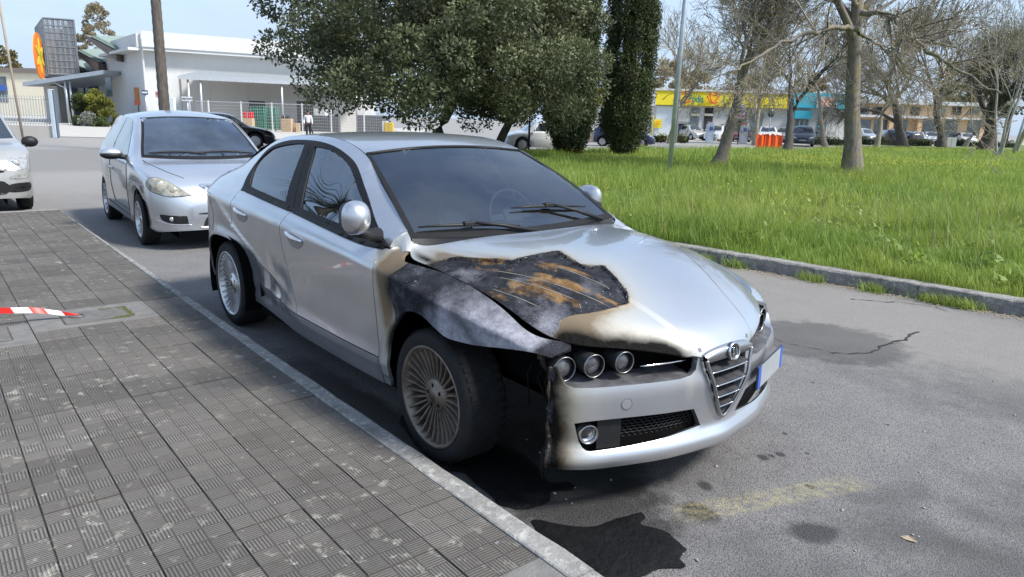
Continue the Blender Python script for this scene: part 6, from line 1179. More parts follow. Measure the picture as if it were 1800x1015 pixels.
bare_tree('bare_tree', bearing(1388, 46), 'slimmer bare tree standing between orange barrier and dark off-roader', 13, h=4.0, r0=.26, levels=5, spread=.7, kids=(3, 5), minr=.026, bk=BARKD, twigm=TWIG)
bare_tree('bare_tree', bearing(1590, 66), 'dark-trunked tree left of the pair beyond the yellow flowers', 17, h=5.0, r0=.42, levels=5, spread=.7, kids=(3, 5), minr=.03, bk=BARKD, twigm=TWIG, buds=3500, budm=YOUNG)
bare_tree('bare_tree', bearing(1660, 68), 'dark-trunked tree right of the pair beyond the yellow flowers', 29, h=5.2, r0=.36, levels=5, spread=.6, kids=(3, 5), minr=.03, bk=BARKD, twigm=TWIG, buds=3500, budm=YOUNG)
bare_tree('bare_tree', bearing(1738, 62), 'stout dark tree behind the pale stems at the right picture edge', 41, h=4.0, r0=.55, levels=5, spread=.6, kids=(4, 5), minr=.03, bk=BARKD, twigm=BARKD, buds=2500, budm=FRESH)
ps = empty('pale_stemmed_tree', gp(1752, 278), 0, 'slender multi-stemmed pale tree near the right picture edge', 'tree', 'bare trees on the lawn')
for sd_, lx in ((1, -.06), (2, .08), (3, .20)):
    t = branch_tree((lx*.8, 0, 0), 4.6, .085, sd_+60, 4, .45, (2, 4), lean=(lx, -lx*.6), minr=.014, fork=.5, gnarl=.07); V, F = tubes_np([t[0]]); link('stem', mesh_np('stem', V, F, PALE), ps); V, F = tubes_np(t[1:], .012); tag(link('twigs', mesh_np('twigs', V, F, PALE), ps), kind='stuff')
# farther bare trees that fill the upper right with twigs
for i, (px, dep, h, sd_, lab) in enumerate(((1180, 58, 4.2, 51, 'distant bare tree rising behind the yellow shop forecourt left of the forked tree'), (1330, 60, 4.5, 52, 'distant bare tree behind the information sign'), (1455, 60, 4.6, 53, 'distant bare tree before the blue shop'), (1545, 58, 4.8, 54, 'distant bare tree right of the thick nearest trunk'), (1700, 75, 5.2, 55, 'distant budding tree before the peach-coloured building'), (1790, 58, 5.0, 56, 'distant tree with fresh leaves at the right picture edge'))):
    bare_tree('bare_tree', bearing(px, dep), lab, sd_, h=h, r0=.20, levels=5, spread=.75, kids=(3, 5), minr=.020, bk=TWIG, twigm=TWIG, buds=(0, 0, 0, 1500, 4500, 6000)[i], budm=(YOUNG, FRESH)[i == 5], group='distant trees')
def round_tree(name, base, label, h, w_, n, m, seed, size=.3, bk=BARKD, group='distant trees', nc=60):
    root = empty(name, base, 0, label, 'tree', group); rr = random.Random(seed); MB().tube([(0, 0, 0), (.1, 0, h*.35), (0, .1, h*.6)], [w_*.06, w_*.045, w_*.02], 7).build('trunk', bk, root); cl = []
    for k in range(nc):
        a = rr.uniform(0, 6.283); z = rr.uniform(-1, 1); q = math.sqrt(1-z*z)*rr.uniform(.45, 1); s = rr.uniform(.07, .20)*w_; cl.append(((q*w_*math.cos(a), q*w_*math.sin(a), h*.66+z*h*.33), (s, s, s*.8)))
    crown('crown', cl, n, size, .32, m, root, seed)
round_tree('distant_tree', bearing(186, 120), 'tall tawny tree rising behind the white market roof', 17.5, 2.5, 9000, FARL, 4, .26, nc=120); round_tree('distant_tree', bearing(150, 125), 'lower tawny tree left of its taller neighbour behind the market roof', 13.0, 2.0, 5000, FARL, 6, .26, nc=70); round_tree('distant_tree', bearing(8, 150), 'olive tree crown above the pale building at the left edge', 13, 3.8, 4200, leaf_mat('olive_crown', (.10, .09, .03), (.24, .2, .07), .3), 7, .5)
for i, (px, dep, h, w_, n) in enumerate(((1165, 105, 10.0, 3.0, 2600), (1215, 110, 9.0, 3.4, 2600), (1300, 115, 9.6, 3.6, 2600), (1420, 118, 9.5, 3.6, 2600), (1690, 120, 13.0, 5.0, 5200), (1770, 110, 14.0, 5.5, 6200), (1850, 100, 13, 5, 4200))):
    round_tree('distant_tree', bearing(px, dep), ('tawny treetop behind the left end of the yellow shop', 'tawny treetop behind the yellow shop sign', 'tawny treetop behind the middle of the yellow shop', 'tawny treetop behind the blue shop', 'tall green-brown tree behind the peach-coloured building', 'dark green tree behind the stout trunk at the right edge', 'dark green tree just outside the right picture edge')[i], h, w_, n, (FARL, FARL, FARL, FARL, YOUNG, OAK, OAK)[i], 70+i, .45)
def shrub(name, base, label, r, n, m, seed, size=.10, group=None, cat_='shrub', nc=26):
    root = empty(name, base, 0, label, cat_, group); rr = random.Random(seed); cl = []
    for k in range(nc):
        a = rr.uniform(0, 6.283); z = rr.uniform(0, 1); q = math.sqrt(max(0, 1-(z-.25)**2))*rr.uniform(.3, .9); s = .30*min(r)*rr.uniform(.6, 1.2); cl.append(((q*r[0]*math.cos(a), q*r[1]*math.sin(a), z*r[2]*.9+.05), (s, s, s)))
    MB().tube([(0, 0, 0), (0, 0, r[2]*.6)], [.05, .02], 6).build('stem', BARKD, root); crown('foliage', cl, n, size, .34, m, root, seed)
# ------------------------------------------------------------------ buildings
def plaster(name, c, stain=.25):
    g = NG(name); n = g.noise(.6, 6, .65); m_ = g.N('ShaderNodeMapping'); g.L(g.P, m_.inputs[0]); m_.inputs['Scale'].default_value = (2.5, 2.5, .18); st = g.noise(1.2, 6, .7, 0, m_.outputs[0]); b = g.mix(g.op('MULTIPLY', g.ramp(n, .35, .75), .3), c, tuple(x*.82 for x in c)); b = g.mix(g.op('MULTIPLY', g.ramp(st, .52, .75), stain), b, tuple(x*.55 for x in c)); g.L(b, g.b.inputs['Base Color']); g.b.inputs['Roughness'].default_value = .9; return g.m
WHITE = plaster('white_plaster', (.56, .57, .56)); GREYP = plaster('grey_plaster', (.46, .45, .43)); CREAM = plaster('cream_plaster', (.72, .66, .50)); PEACH = plaster('peach_plaster', (.62, .42, .26)); YELLOW = plaster('yellow_fascia', (.76, .62, .03), .08); CYAN = plaster('cyan_fascia', (.06, .46, .60), .08); ROOFB = plaster('brown_roof', (.19, .165, .145), .3); ROOFG = plaster('green_roof', (.21, .27, .24), .3); PAVEC = plaster('pale_concrete_paving', (.44, .42, .38), .2); DARKI = mat('dark_interior', (.03, .03, .032), .7, var=.4, scale=2); METAL = mat('galvanised_metal', (.50, .53, .55), .4, .6, var=.15, scale=8); WHITEM = mat('white_metal', (.68, .68, .66), .45, var=.1); WINDOW = mat('shop_window', (.10, .13, .14), .08, 0, coat=1, var=.5, scale=1.5)
def wallbox(name, p0, p1, z0, z1, th, m, parent, off=0.):
    """upright slab between two ground points, thickness th behind the line"""
    a, b = Vector((p0[0], p0[1], 0)), Vector((p1[0], p1[1], 0)); d = (b-a); L_ = d.length; u = d/L_; n = Vector((-u.y, u.x, 0)); R = Matrix((u, n, Vector((0, 0, 1)))).transposed(); c = (a+b)/2+n*(th/2+off)+Vector((0, 0, (z0+z1)/2)); return MB().box(c, (L_, th, z1-z0), R=R).build(name, m, parent)
def fl(px, dep, x0, x1, py0, py1, name, m, parent, push=0., th=.12):
    """panel facing the viewer between two bearings and two sight lines, at a level distance"""
    a, b = bearing(x0, dep-push), bearing(x1, dep-push); z1, z0 = height((x0+x1)/2, py0, dep-push), height((x0+x1)/2, py1, dep-push); return wallbox(name, a, b, max(z0, 0.), z1, th, m, parent)
# ---- white market
mk = empty('market_building', bearing(258, 60), 0, 'long white market building with sawtooth roof behind the silver hatchback', 'building'); mk_loc = mk.location.copy(); mk.location = (0, 0, 0)
c0, c1 = bearing(258, 60), bearing(660, 70); cl_ = bearing(133, 88)
wallbox('wall', c0, c1, 0, 6.9, .4, WHITE, mk); wallbox('wall', cl_, c0, 0, 6.1, .4, WHITE, mk)
wallbox('parapet', c0, c1, 6.25, 7.5, .3, WHITE, mk, -.35); wallbox('eave', c0, c1, 6.0, 6.22, 1.2, WHITE, mk, -1.0); wallbox('eave', bearing(203, 70), c0, 6.0, 6.22, 1.2, WHITE, mk, -1.0); wallbox('parapet', bearing(212, 68), c0, 6.25, 7.3, .3, WHITE, mk, -.35)
wallbox('gutter', c0, c1, 6.22, 6.27, .25, METAL, mk, -1.1)
def saw(x0, d0, x1, d1, za, zb, dep):
    """one sawtooth bay: sloping roof slab rising to the left"""
    a, b = bearing(x0, d0), bearing(x1, d1); up = Vector((0, 0, 1)); n = HF*dep; th = .85; V = [a+up*za, b+up*zb, b+up*zb+n, a+up*za+n, a+up*(za-.25), b+up*(zb-th), b+up*(zb-th)+n, a+up*(za-.25)+n]; MB().add(V, [(0, 1, 2, 3), (4, 7, 6, 5), (0, 4, 5, 1), (1, 5, 6, 2), (3, 2, 6, 7), (0, 3, 7, 4)]).build('roof', ROOFB, mk)
    r = MB()
    for t in np.linspace(.25, .95, 10): q = (a+up*za).lerp(b+up*zb, t)+HF*.5; r.box(q+up*.12, (.45, .4, .25), rz=RZ)
    r.add([a.lerp(b, .2)+up*(za*.8+zb*.2+.15), b+up*(zb+.15), b+up*(zb+.35)+n*.8, a.lerp(b, .2)+up*(za+.6)+n*.8], [(0, 1, 2, 3)]); r.build('roof_tiles', ROOFG, mk)
saw(161, 68.5, 213, 64.5, 7.9, 6.25, 9); saw(137, 75, 180, 70.5, 7.1, 5.55, 8); saw(120, 80, 150, 76, 6.2, 4.9, 8)
wallbox('bay_wall', bearing(150, 84), bearing(182, 76), 0, 5.6, .3, WHITE, mk)
fl(0, 61.5, 189, 199, 137, 170, 'window', WINDOW, mk, 0); 
wallbox('downpipe', bearing(257.5, 59.6), bearing(259.5, 59.6), .2, 6.0, .1, WHITEM, mk)
# canopy over the loading side
cp0, cp1 = bearing(316, 57.5), bearing(640, 65.5); cpz = 4.15
cn = empty('loading_canopy', (0, 0, 0), parent=mk); a, b = cp0, cp1; up = Vector((0, 0, 1)); V = [a+up*(cpz-.35), b+up*(cpz-.35), b+up*(cpz+.30)+HF*4, a+up*(cpz+.30)+HF*4]; MB().add(V+[v+up*.22 for v in V], [(0, 3, 2, 1), (4, 5, 6, 7), (0, 1, 5, 4), (1, 2, 6, 5), (2, 3, 7, 6), (3, 0, 4, 7)]).build('canopy_roof', METAL, cn)
for t in (.04, .10, .52, .95): q = a.lerp(b, t); MB().tube([q+HF*.3, q+HF*.3+up*(cpz-.3)], .09, 8).build('post', METAL, cn)
wallbox('shaded_wall', bearing(322, 61.2), bearing(640, 69.3), .0, 4.3, .08, GREYP, mk, 0)  # grey slab over the white wall: canopy shade put into its colour
for x0, x1 in ((438, 466), (522, 550)): fl(0, 62.6, x0, x1, 178, 240, 'loading_door', DARKI, mk, 0, .1)
# entrance porch
pr = empty('entrance_porch', (0, 0, 0), parent=mk); a, b = bearing(44, 66), bearing(187, 64); V = [a+up*height(44, 152, 66), b+up*height(187, 131, 64), b+up*(height(187, 131, 64)+.2)+HF*9, a+up*(height(44, 152, 66)+.2)+HF*9]; MB().add(V+[v+up*.35 for v in V], [(0, 3, 2, 1), (4, 5, 6, 7), (0, 1, 5, 4), (1, 2, 6, 5), (2, 3, 7, 6), (3, 0, 4, 7)]).build('porch_roof', METAL, pr)
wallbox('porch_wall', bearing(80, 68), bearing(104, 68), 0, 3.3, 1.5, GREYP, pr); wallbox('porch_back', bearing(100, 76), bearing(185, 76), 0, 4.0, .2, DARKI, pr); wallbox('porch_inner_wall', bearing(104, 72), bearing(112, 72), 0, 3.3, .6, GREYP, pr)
for px in (119, 127): MB().tube([bearing(px, 65.2), bearing(px, 65.2, 3.6)], .10, 8).build('post', METAL, pr)
MB().tube([bearing(101, 65.4, 3.5), bearing(110, 65.4, 3.25), bearing(117, 65.3, 3.1), bearing(122, 65.2, .1)], .07, 7).build('drain_pipe', METAL, pr)
for x0, x1 in ((140, 150), (153, 163), (166, 176)): fl(0, 75.5, x0, x1, 146, 185, 'window', WINDOW, pr, 0, .06)
# ---- perforated sign tower with orange oval
tw = empty('sign_tower', (0, 0, 0), 0, 'grey perforated metal tower with orange oval sign above the market entrance', 'sign'); D = 70
def perf():
    m, nt, b, N, L = nodes_of('perforated_metal'); out = [x for x in nt.nodes if x.type == 'OUTPUT_MATERIAL'][0]; b.inputs['Base Color'].default_value = (.20, .215, .23, 1); b.inputs['Metallic'].default_value = .3; b.inputs['Roughness'].default_value = .5; t = N('ShaderNodeBsdfTransparent'); mx = N('ShaderNodeMixShader'); v = N('ShaderNodeTexVoronoi'); v.inputs['Scale'].default_value = 9; v.inputs['Randomness'].default_value = .1; g = N('ShaderNodeNewGeometry'); L(g.outputs['Position'], v.inputs['Vector']); r = N('ShaderNodeMath'); r.operation = 'GREATER_THAN'; r.inputs[1].default_value = .43; L(v.outputs[0], r.inputs[0]); L(r.outputs[0], mx.inputs[0]); L(t.outputs[0], mx.inputs[1]); L(b.outputs[0], mx.inputs[2]); L(mx.outputs[0], out.inputs[0]); return m
PERF = perf(); tz0, tz1 = height(110, 131, D), height(110, 33, D); A0, A1 = bearing(93, D), bearing(145, D+1.0); A2 = bearing(78, D+9); A3 = A2+(A1-A0)
P4 = [A0, A1, A3, A2]
for i in range(4): wallbox('mesh_panel', P4[i], P4[(i+1) % 4], tz0, tz1, .03, PERF, tw)
fr = MB()
for p in P4: fr.tube([p+up*tz0, p+up*tz1], .09, 5, smooth=False)
for k in range(9):
    z = tz0+(tz1-tz0)*k/8
    for i in range(4): fr.tube([P4[i]+up*z, P4[(i+1) % 4]+up*z], .05 if 0 < k < 8 else .09, 4, smooth=False)
fr.build('tower_frame', mat('tower_frame_grey', (.20, .22, .24), .5, .4), tw); wallbox('tower_back', A3, A2, tz0, tz1, .1, mat('tower_grey', (.26, .28, .30), .6), tw)
osn = empty('oval_sign', tuple(bearing(79, D-1.2, height(80, 99, D-1.2))), RZ-math.radians(68), parent=tw); zr = (height(80, 58, D)-height(80, 138, D))/2; ow = 2.0
def oval(rx, rz_, n=40, cx=0, cz=0): return [(cx+rx*math.cos(t), cz+rz_*math.sin(t)) for t in np.linspace(0, 2*math.pi, n, endpoint=False)]
ORANGE = mat('sign_orange', (.75, .20, .02), .45); SY = mat('sign_yellow', (.72, .50, .04), .45); SG = mat('sign_green', (.34, .42, .03), .45)
for sg in (-1, 1):
    y = -.10 if sg < 0 else .10; MB().prism(oval(ow, zr), .12, Matrix.Translation((0, -.06, 0))).build('sign_board', ORANGE, osn) if sg < 0 else None
    for k in range(6):
        a = k*math.pi/3+math.pi/6; M = Matrix.Translation((ow*.42*math.cos(a), y-.03, zr*.42*math.sin(a))) @ Matrix.Rotation(-a, 4, 'Y'); MB().prism(oval(ow*.36, zr*.13, 16), .05, M).build('petal', SY, osn)
    MB().prism(oval(ow*.22, zr*.22, 18), .06, Matrix.Translation((0, y-.03, 0))).build('flower_heart', SG, osn)
# ---- far cream building at the left edge
cb = empty('cream_building', (0, 0, 0), 0, 'low cream building with dark roof beyond the steel fence', 'building'); fl(0, 112, -60, 82, 126, 206, 'wall', CREAM, cb, 0, 4); fl(0, 112, -60, 84, 119, 127, 'roof', ROOFB, cb, .4, 5); fl(0, 112, -10, 16, 135, 180, 'window', WINDOW, cb, .05, .2); fl(0, 112, 3, 14, 150, 160, 'window_sign', mat('sign_blue', (.05, .12, .40), .4), cb, .3, .1)
# ---- yellow shop, blue shop, peach building
D = 76; ys = empty('yellow_shop', (0, 0, 0), 0, 'white shop with wide yellow fascia beyond the cypresses', 'building'); F_ = lambda x0, x1, y0, y1, n, m, par=None, push=0., th=.15: fl(0, D, x0, x1, y0, y1, n, m, par or ys, push, th)
F_(1030, 1384, 186, 262, 'wall', WHITE, None, 0, 6)
for x0, x1, y0, y1 in ((1030, 1141, 155.5, 184), (1150, 1384, 160.5, 187.5)): F_(x0, x1, y0, y1, 'fascia', YELLOW, None, .5, 1.2)
F_(1141, 1150, 158, 186, 'white_pier', WHITE, None, .55, 1.2); F_(1030, 1384, 157, 160.3, 'coping', WHITE, None, .62, 1.3)
F_(1152, 1183, 187, 244, 'pale_panel', mat('pale_blue_panel', (.60, .67, .70), .5, var=.08), None, .12)
for x0, x1, y0, y1, n, m in ((1193, 1212, 190, 214, 'blank_panel', plaster('warm_white', (.62, .60, .57))), (1212, 1228, 190, 241, 'window', WINDOW), (1237, 1252, 190, 240, 'doorway', DARKI), (1290, 1340, 198, 213, 'window', WINDOW), (1296, 1306, 213, 247, 'doorway', DARKI), (1320, 1340, 213, 247, 'doorway', WINDOW)): F_(x0, x1, y0, y1, n, m, None, .10)
for x in (1300, 1313, 1327): F_(x-.7, x+.7, 198, 213, 'mullion', WHITEM, None, .2, .1)
for x0, x1, y in ((1212, 1228, 202), (1237, 1252, 202)): F_(x0, x1, y-2, y+2, 'transom_sign', mat('pale_sign', (.62, .62, .45), .5), None, .2, .08)
GREEN = mat('sign_letter_green', (.01, .22, .13), .45); OR2 = mat('sign_letter_orange', (.75, .18, .02), .45)
def sign_text(body, px, py, size, m, par, dep, push=.75, sx=1.0, bold=.01):
    o = text_part('lettering', body, size, m, par, tuple(bearing(px, dep-push, height(px, py, dep-push))), (math.pi/2, 0, RZ), .03, 'CENTER', bold); o.scale.x = sx; return o
sign_text('Todis', 1219, 174.5, 1.0, GREEN, ys, D, .8, .72, .03)
def stroke(pts, r, m, par, dep, push=.85, name='sign_stroke'): MB().tube([bearing(x, dep-push, height(x, y, dep-push)) for x, y in smooth_poly(pts, 4, False)], r, 6).build(name, m, par)
stroke([(1195, 167), (1200, 163), (1206, 167), (1204, 173), (1199, 180), (1198, 182), (1206, 179), (1212, 178)], .10, OR2, ys, D)
stroke([(1245, 164), (1252, 168), (1258, 164), (1260, 169), (1250, 180), (1244, 170), (1246, 165)], .08, OR2, ys, D); stroke([(1239, 168), (1243, 177), (1250, 182), (1259, 179)], .07, OR2, ys, D)
sign_text('i', 1268, 174.5, .9, GREEN, ys, D, .8, 1, .03)
nb = F_(1150, 1163, 210, 225, 'yellow_notice', YELLOW, None, .3, .08); F_(1152, 1161, 214, 215, 'notice_line', OR2, nb, .4, .04); F_(1152, 1161, 218, 219, 'notice_line', OR2, nb, .4, .04)
bs = empty('blue_shop', (0, 0, 0), 0, 'white shop with cyan fascia right of the yellow shop', 'building'); G_ = lambda x0, x1, y0, y1, n, m, push=0., th=.15: fl(0, D, x0, x1, y0, y1, n, m, bs, push, th)
G_(1384.3, 1500, 190, 262, 'wall', WHITE, 0, 6); G_(1384.3, 1500, 164, 190.5, 'fascia', CYAN, .52, 1.2); lb = G_(1431, 1466, 170, 190, 'white_sign', mat('sign_white', (.72, .70, .68), .4), .62, .1); G_(1395, 1424, 195, 209, 'awning', CYAN, .6, .5)
for x0, x1, y0, y1 in ((1397, 1420, 211, 246), (1437, 1452, 197, 242)): G_(x0, x1, y0, y1, 'window', WINDOW, .1)
G_(1404, 1405, 211, 246, 'mullion', WHITEM, .2, .1); G_(1412, 1413, 211, 246, 'mullion', WHITEM, .2, .1); G_(1437, 1452, 222, 224, 'transom', CYAN, .2, .1)
for k, x in enumerate((1436, 1443, 1450, 1457)): stroke([(x, 175), (x+4, 178), (x+1, 183), (x+5, 186)], .06, OR2, lb, D, .95)
D2 = 92; pb = empty('peach_building', (0, 0, 0), 0, 'two-storey peach building with balconies behind the bare trees', 'building'); H_ = lambda x0, x1, y0, y1, n, m, push=0., th=.15: fl(0, D2, x0, x1, y0, y1, n, m, pb, push, th)
H_(1500, 1745, 184, 262, 'wall', PEACH, 0, 7); H_(1500, 1620, 203, 207, 'balcony_edge', WHITE, 1.0, 1.2); H_(1500, 1745, 178, 184.5, 'roof_edge', WHITE, .6, 8); H_(1620, 1745, 207, 210, 'balcony_edge', WHITE, 1.0, 1.2)
for i, x in enumerate((1508, 1530, 1570, 1596, 1640, 1668, 1700, 1724)): H_(x, x+16, 188, 202, 'window', (WINDOW, DARKI)[i % 2], .1)
for i, x in enumerate((1508, 1536, 1572, 1622, 1660, 1700)): H_(x, x+22, 211, 243, 'shopfront', WINDOW, .1)
for i, x in enumerate((1562, 1612)): H_(x, x+7, 207, 250, 'pier', PEACH, .8, .5)
# ---- pale paving of the market yard, with its kerb
tag(sheet('market_yard', [tuple(p[:2]) for p in (bearing(-250, 37.5), bearing(96, 37), bearing(215, 37.5), bearing(420, 41), bearing(700, 48), bearing(760, 90), bearing(-250, 110))], .02, PAVEC), kind='structure')
tag(sheet('forecourt', [tuple(p[:2]) for p in (bearing(1000, 60), bearing(1440, 66.5), bearing(1800, 80), bearing(2000, 120), bearing(900, 100))], .02, PAVEC), kind='structure')
# ------------------------------------------------------------------ street furniture and small things
up = Vector((0, 0, 1))
def post(name, px, dep, h, r, m, label, cat_='post', lean=(0, 0), group=None, n=10):
    p = px if dep == 0 else bearing(px, dep); o = empty(name, tuple(p), 0, label, cat_, group); MB().tube([(0, 0, -.05), (lean[0]*.5*h, lean[1]*.5*h, h*.5), (lean[0]*h, lean[1]*h, h)], r, n).build('shaft', m, o); MB().lathe([(r*1.9, 0), (r*1.9, .03), (r*1.1, .05)], 'Z', 12).build('collar', m, o); return o
STEELP = mat('galvanised_pole', (.42, .46, .49), .38, .55, var=.2, scale=5)
post('metal_pole', gp(1175, 318), 0, 7.5, .068, STEELP, 'tall galvanised metal pole standing in the lawn before the forked bare tree', 'pole', (.012, .010))
post('metal_pole', 1787, 52, 4.2, .09, STEELP, 'leaning grey metal pole at the right picture edge', 'pole', (.10, .09))
post('concrete_pole', 1189, 57, 9, .16, mat('pole_concrete', (.36, .35, .32), .9, var=.2, scale=3), 'grey concrete pole behind the metal pole, before the yellow shop', 'pole')
post('thin_pole', 33, 33, 7.2, .05, mat('weathered_pole', (.33, .27, .21), .8, var=.2, scale=4), 'thin brownish pole leaning left behind the pale car', 'pole', (-HR.x*.05, -HR.y*.05))
# palm trunk behind the hatchback
pt = empty('bare_palm', tuple(bearing(289, 26)), 0, 'rough bare palm trunk rising behind the silver hatchback', 'tree'); rr = random.Random(3)
MB().tube([(HR.x*.0, 0, z) for z in np.linspace(0, 9, 60)], [.19-.006*z+.012*(i % 2) for i, z in enumerate(np.linspace(0, 9, 60))], 12).build('trunk', PALM, pt)
# ---- steel fence with gate post
fn = empty('steel_fence', (0, 0, 0), 0, 'white steel bar fence on low wall at the left edge', 'fence'); a, b = bearing(-60, 35.5), bearing(88, 35.8); wallbox('plinth', a, b, 0, .55, .25, PAVEC, fn)
FBAR = mat('fence_grey', (.42, .43, .43), .5, .2, var=.1)
for i in range(30): q = a.lerp(b, (i+.5)/30)+HF*.12; MB().box(q+up*1.25, (.028, .02, 1.45), rz=RZ).build('bar', FBAR, fn)
for z in (.68, 1.82): MB().tube([a+HF*.12+up*z, b+HF*.12+up*z], .02, 5).build('rail', FBAR, fn)
gpst = bearing(92, 35.8); MB().box(gpst+up*1.15, (.20, .20, 2.3), rz=RZ, bev=.02).build('gate_post', mat('pale_blue_steel', (.58, .66, .70), .4, .2, var=.1), fn); MB().box(gpst+HR*.14+up*1.15, (.05, .16, 2.25), rz=RZ).build('gate_edge', mat('gate_dark', (.10, .13, .18), .5), fn)
# ---- mesh fence in front of the loading canopy
mf = empty('mesh_fence', (0, 0, 0), 0, 'fine wire mesh fence with white posts before the loading canopy', 'fence'); a, b = bearing(345, 52), bearing(700, 57); MWIRE = mat('mesh_wire', (.42, .43, .43), .5, .3)
for px in (367, 424, 478, 531, 582, 640): t = (px-345)/(700-345); q = bearing(px, 52+5*t); MB().box(q+up*1.1, (.08, .08, 2.2), rz=RZ).build('post', WHITEM, mf)
ms = MB(); L_ = (b-a).length; n = int(L_/.14)
for i in range(n): q = a.lerp(b, i/n); ms.tube([q+up*.12, q+up*2.1], .006, 3, False, False)
for z in np.arange(.12, 2.15, .22): ms.tube([a+up*z, b+up*z], .007, 3, False, False)
ms.tube([a+up*2.12, b+up*2.12], .018, 4, False, False); tag(ms.build('mesh_wires', MWIRE, mf), kind='stuff')
# ---- goods behind the mesh fence
GREENC = mat('crate_green', (.03, .16, .10), .5, var=.2); CARD = mat('cardboard', (.46, .33, .20), .85, var=.15, scale=6); REDB = mat('red_crate', (.55, .02, .03), .4)
def roll_cage(px, dep, w_, lab):
    o = empty('roll_cage', tuple(bearing(px, dep)), RZ, lab, 'trolley', 'green roll cages'); fr = MB()
    for x in (-w_/2, 0, w_/2):
        for y in (0, .7): fr.tube([(x, y, .1), (x, y, 1.95)], .02, 5)
    for z in (.15, .6, 1.05, 1.5, 1.95):
        for y in (0, .7): fr.tube([(-w_/2, y, z), (w_/2, y, z)], .016, 5)
    fr.build('frame', mat('cage_green', (.05, .20, .15), .45, .3), o); cm = MB().box((0, 0, 0), (w_/2-.06, .62, .19), bev=.015).mesh('crate', GREENC)
    for i in range(2):
        for k in range(7): c = link('crate', cm, o, (-w_/4+i*w_/2, .35, .28+k*.24))
    for x in (-w_/2+.05, w_/2-.05): MB().lathe([(.02, -.02), (.06, -.02), (.06, .02), (.02, .02)], 'Y', 10, (x, .05, .06), closed=True).build('castor', BLACK, o)
roll_cage(452, 59, 1.05, 'green roll cage stacked with crates beside the red box'); roll_cage(475, 60, .85, 'green roll cage right of its twin behind the mesh fence post')
def crate(name, px, dep, w_, d_, h, m, lab, z=0., rz=0., cat_='box', planks=0):
    o = empty(name, tuple(bearing(px, dep, z)), RZ+rz, lab, cat_); MB().box((0, d_/2, h/2), (w_, d_, h), bev=.02).build('carton', m, o)
    for k in range(planks): MB().box((0, -.012, h*(k+.5)/planks), (w_*1.02, .02, h/planks*.75)).build('slat', m, o)
    if not planks: MB().box((0, -.004, h/2), (.06, .012, h*.98)).build('tape_strip', mat('box_tape', (.40, .30, .20), .5), o)
    return o
crate('pale_carton', 434, 57, .72, .6, 1.0, CARD, 'tall pale carton carrying the red box behind the mesh fence'); crate('red_box', 434, 57, .66, .5, .48, REDB, 'bright red plastic box on top of the pale carton', 1.005)
crate('pale_crate', 502, 58, .75, .7, 1.05, CARD, 'slatted pale wooden crate stack behind the second white fence post', planks=6); crate('black_tray', 500, 58, .5, .5, .22, BLACK, 'flat black tray on the slatted pale crate', 1.055)
crate('leaning_carton', 516, 58.5, .42, .10, .72, CARD, 'flat carton leaning left of the brown board near the walking person'); crate('leaning_carton', 523, 58.3, .34, .10, .72, CARD, 'narrow flat carton nearest the walking person', rz=.3)
crate('grey_unit', 567, 62, 2.6, .8, 1.35, mat('dark_slatted_unit', (.10, .10, .105), .6, var=.2), 'dark grey slatted unit behind the mesh fence under the evergreen tree', cat_='unit', planks=8); crate('white_unit', 562, 64, 1.0, .8, 1.9, WHITEM, 'white cabinet rising behind the dark slatted unit', cat_='cabinet')
crate('grey_unit', 655, 62, 2.6, .8, 1.5, mat('dark_unit', (.13, .13, .135), .6, var=.2), 'second dark unit below the evergreen crown near the yellow bin', cat_='unit', planks=8); crate('yellow_bin', 683, 56, .6, .6, 1.0, mat('bin_yellow', (.55, .38, .05), .5), 'yellowish bin seen under the evergreen crown', cat_='bin'); crate('white_box', 676, 57, .4, .5, 1.1, WHITEM, 'white box left of the yellow bin under the evergreen crown')
# leaning dark post
q = bearing(551, 49); lp = MB(); lp.tube([q, q-HR*.62+up*1.55+HF*.1], [.05, .035], 7); lp.box(q+up*.03, (.45, .3, .06), rz=RZ); tag(lp.build('leaning_post', BLACK), 'black post leaning left behind the person in white', 'post')
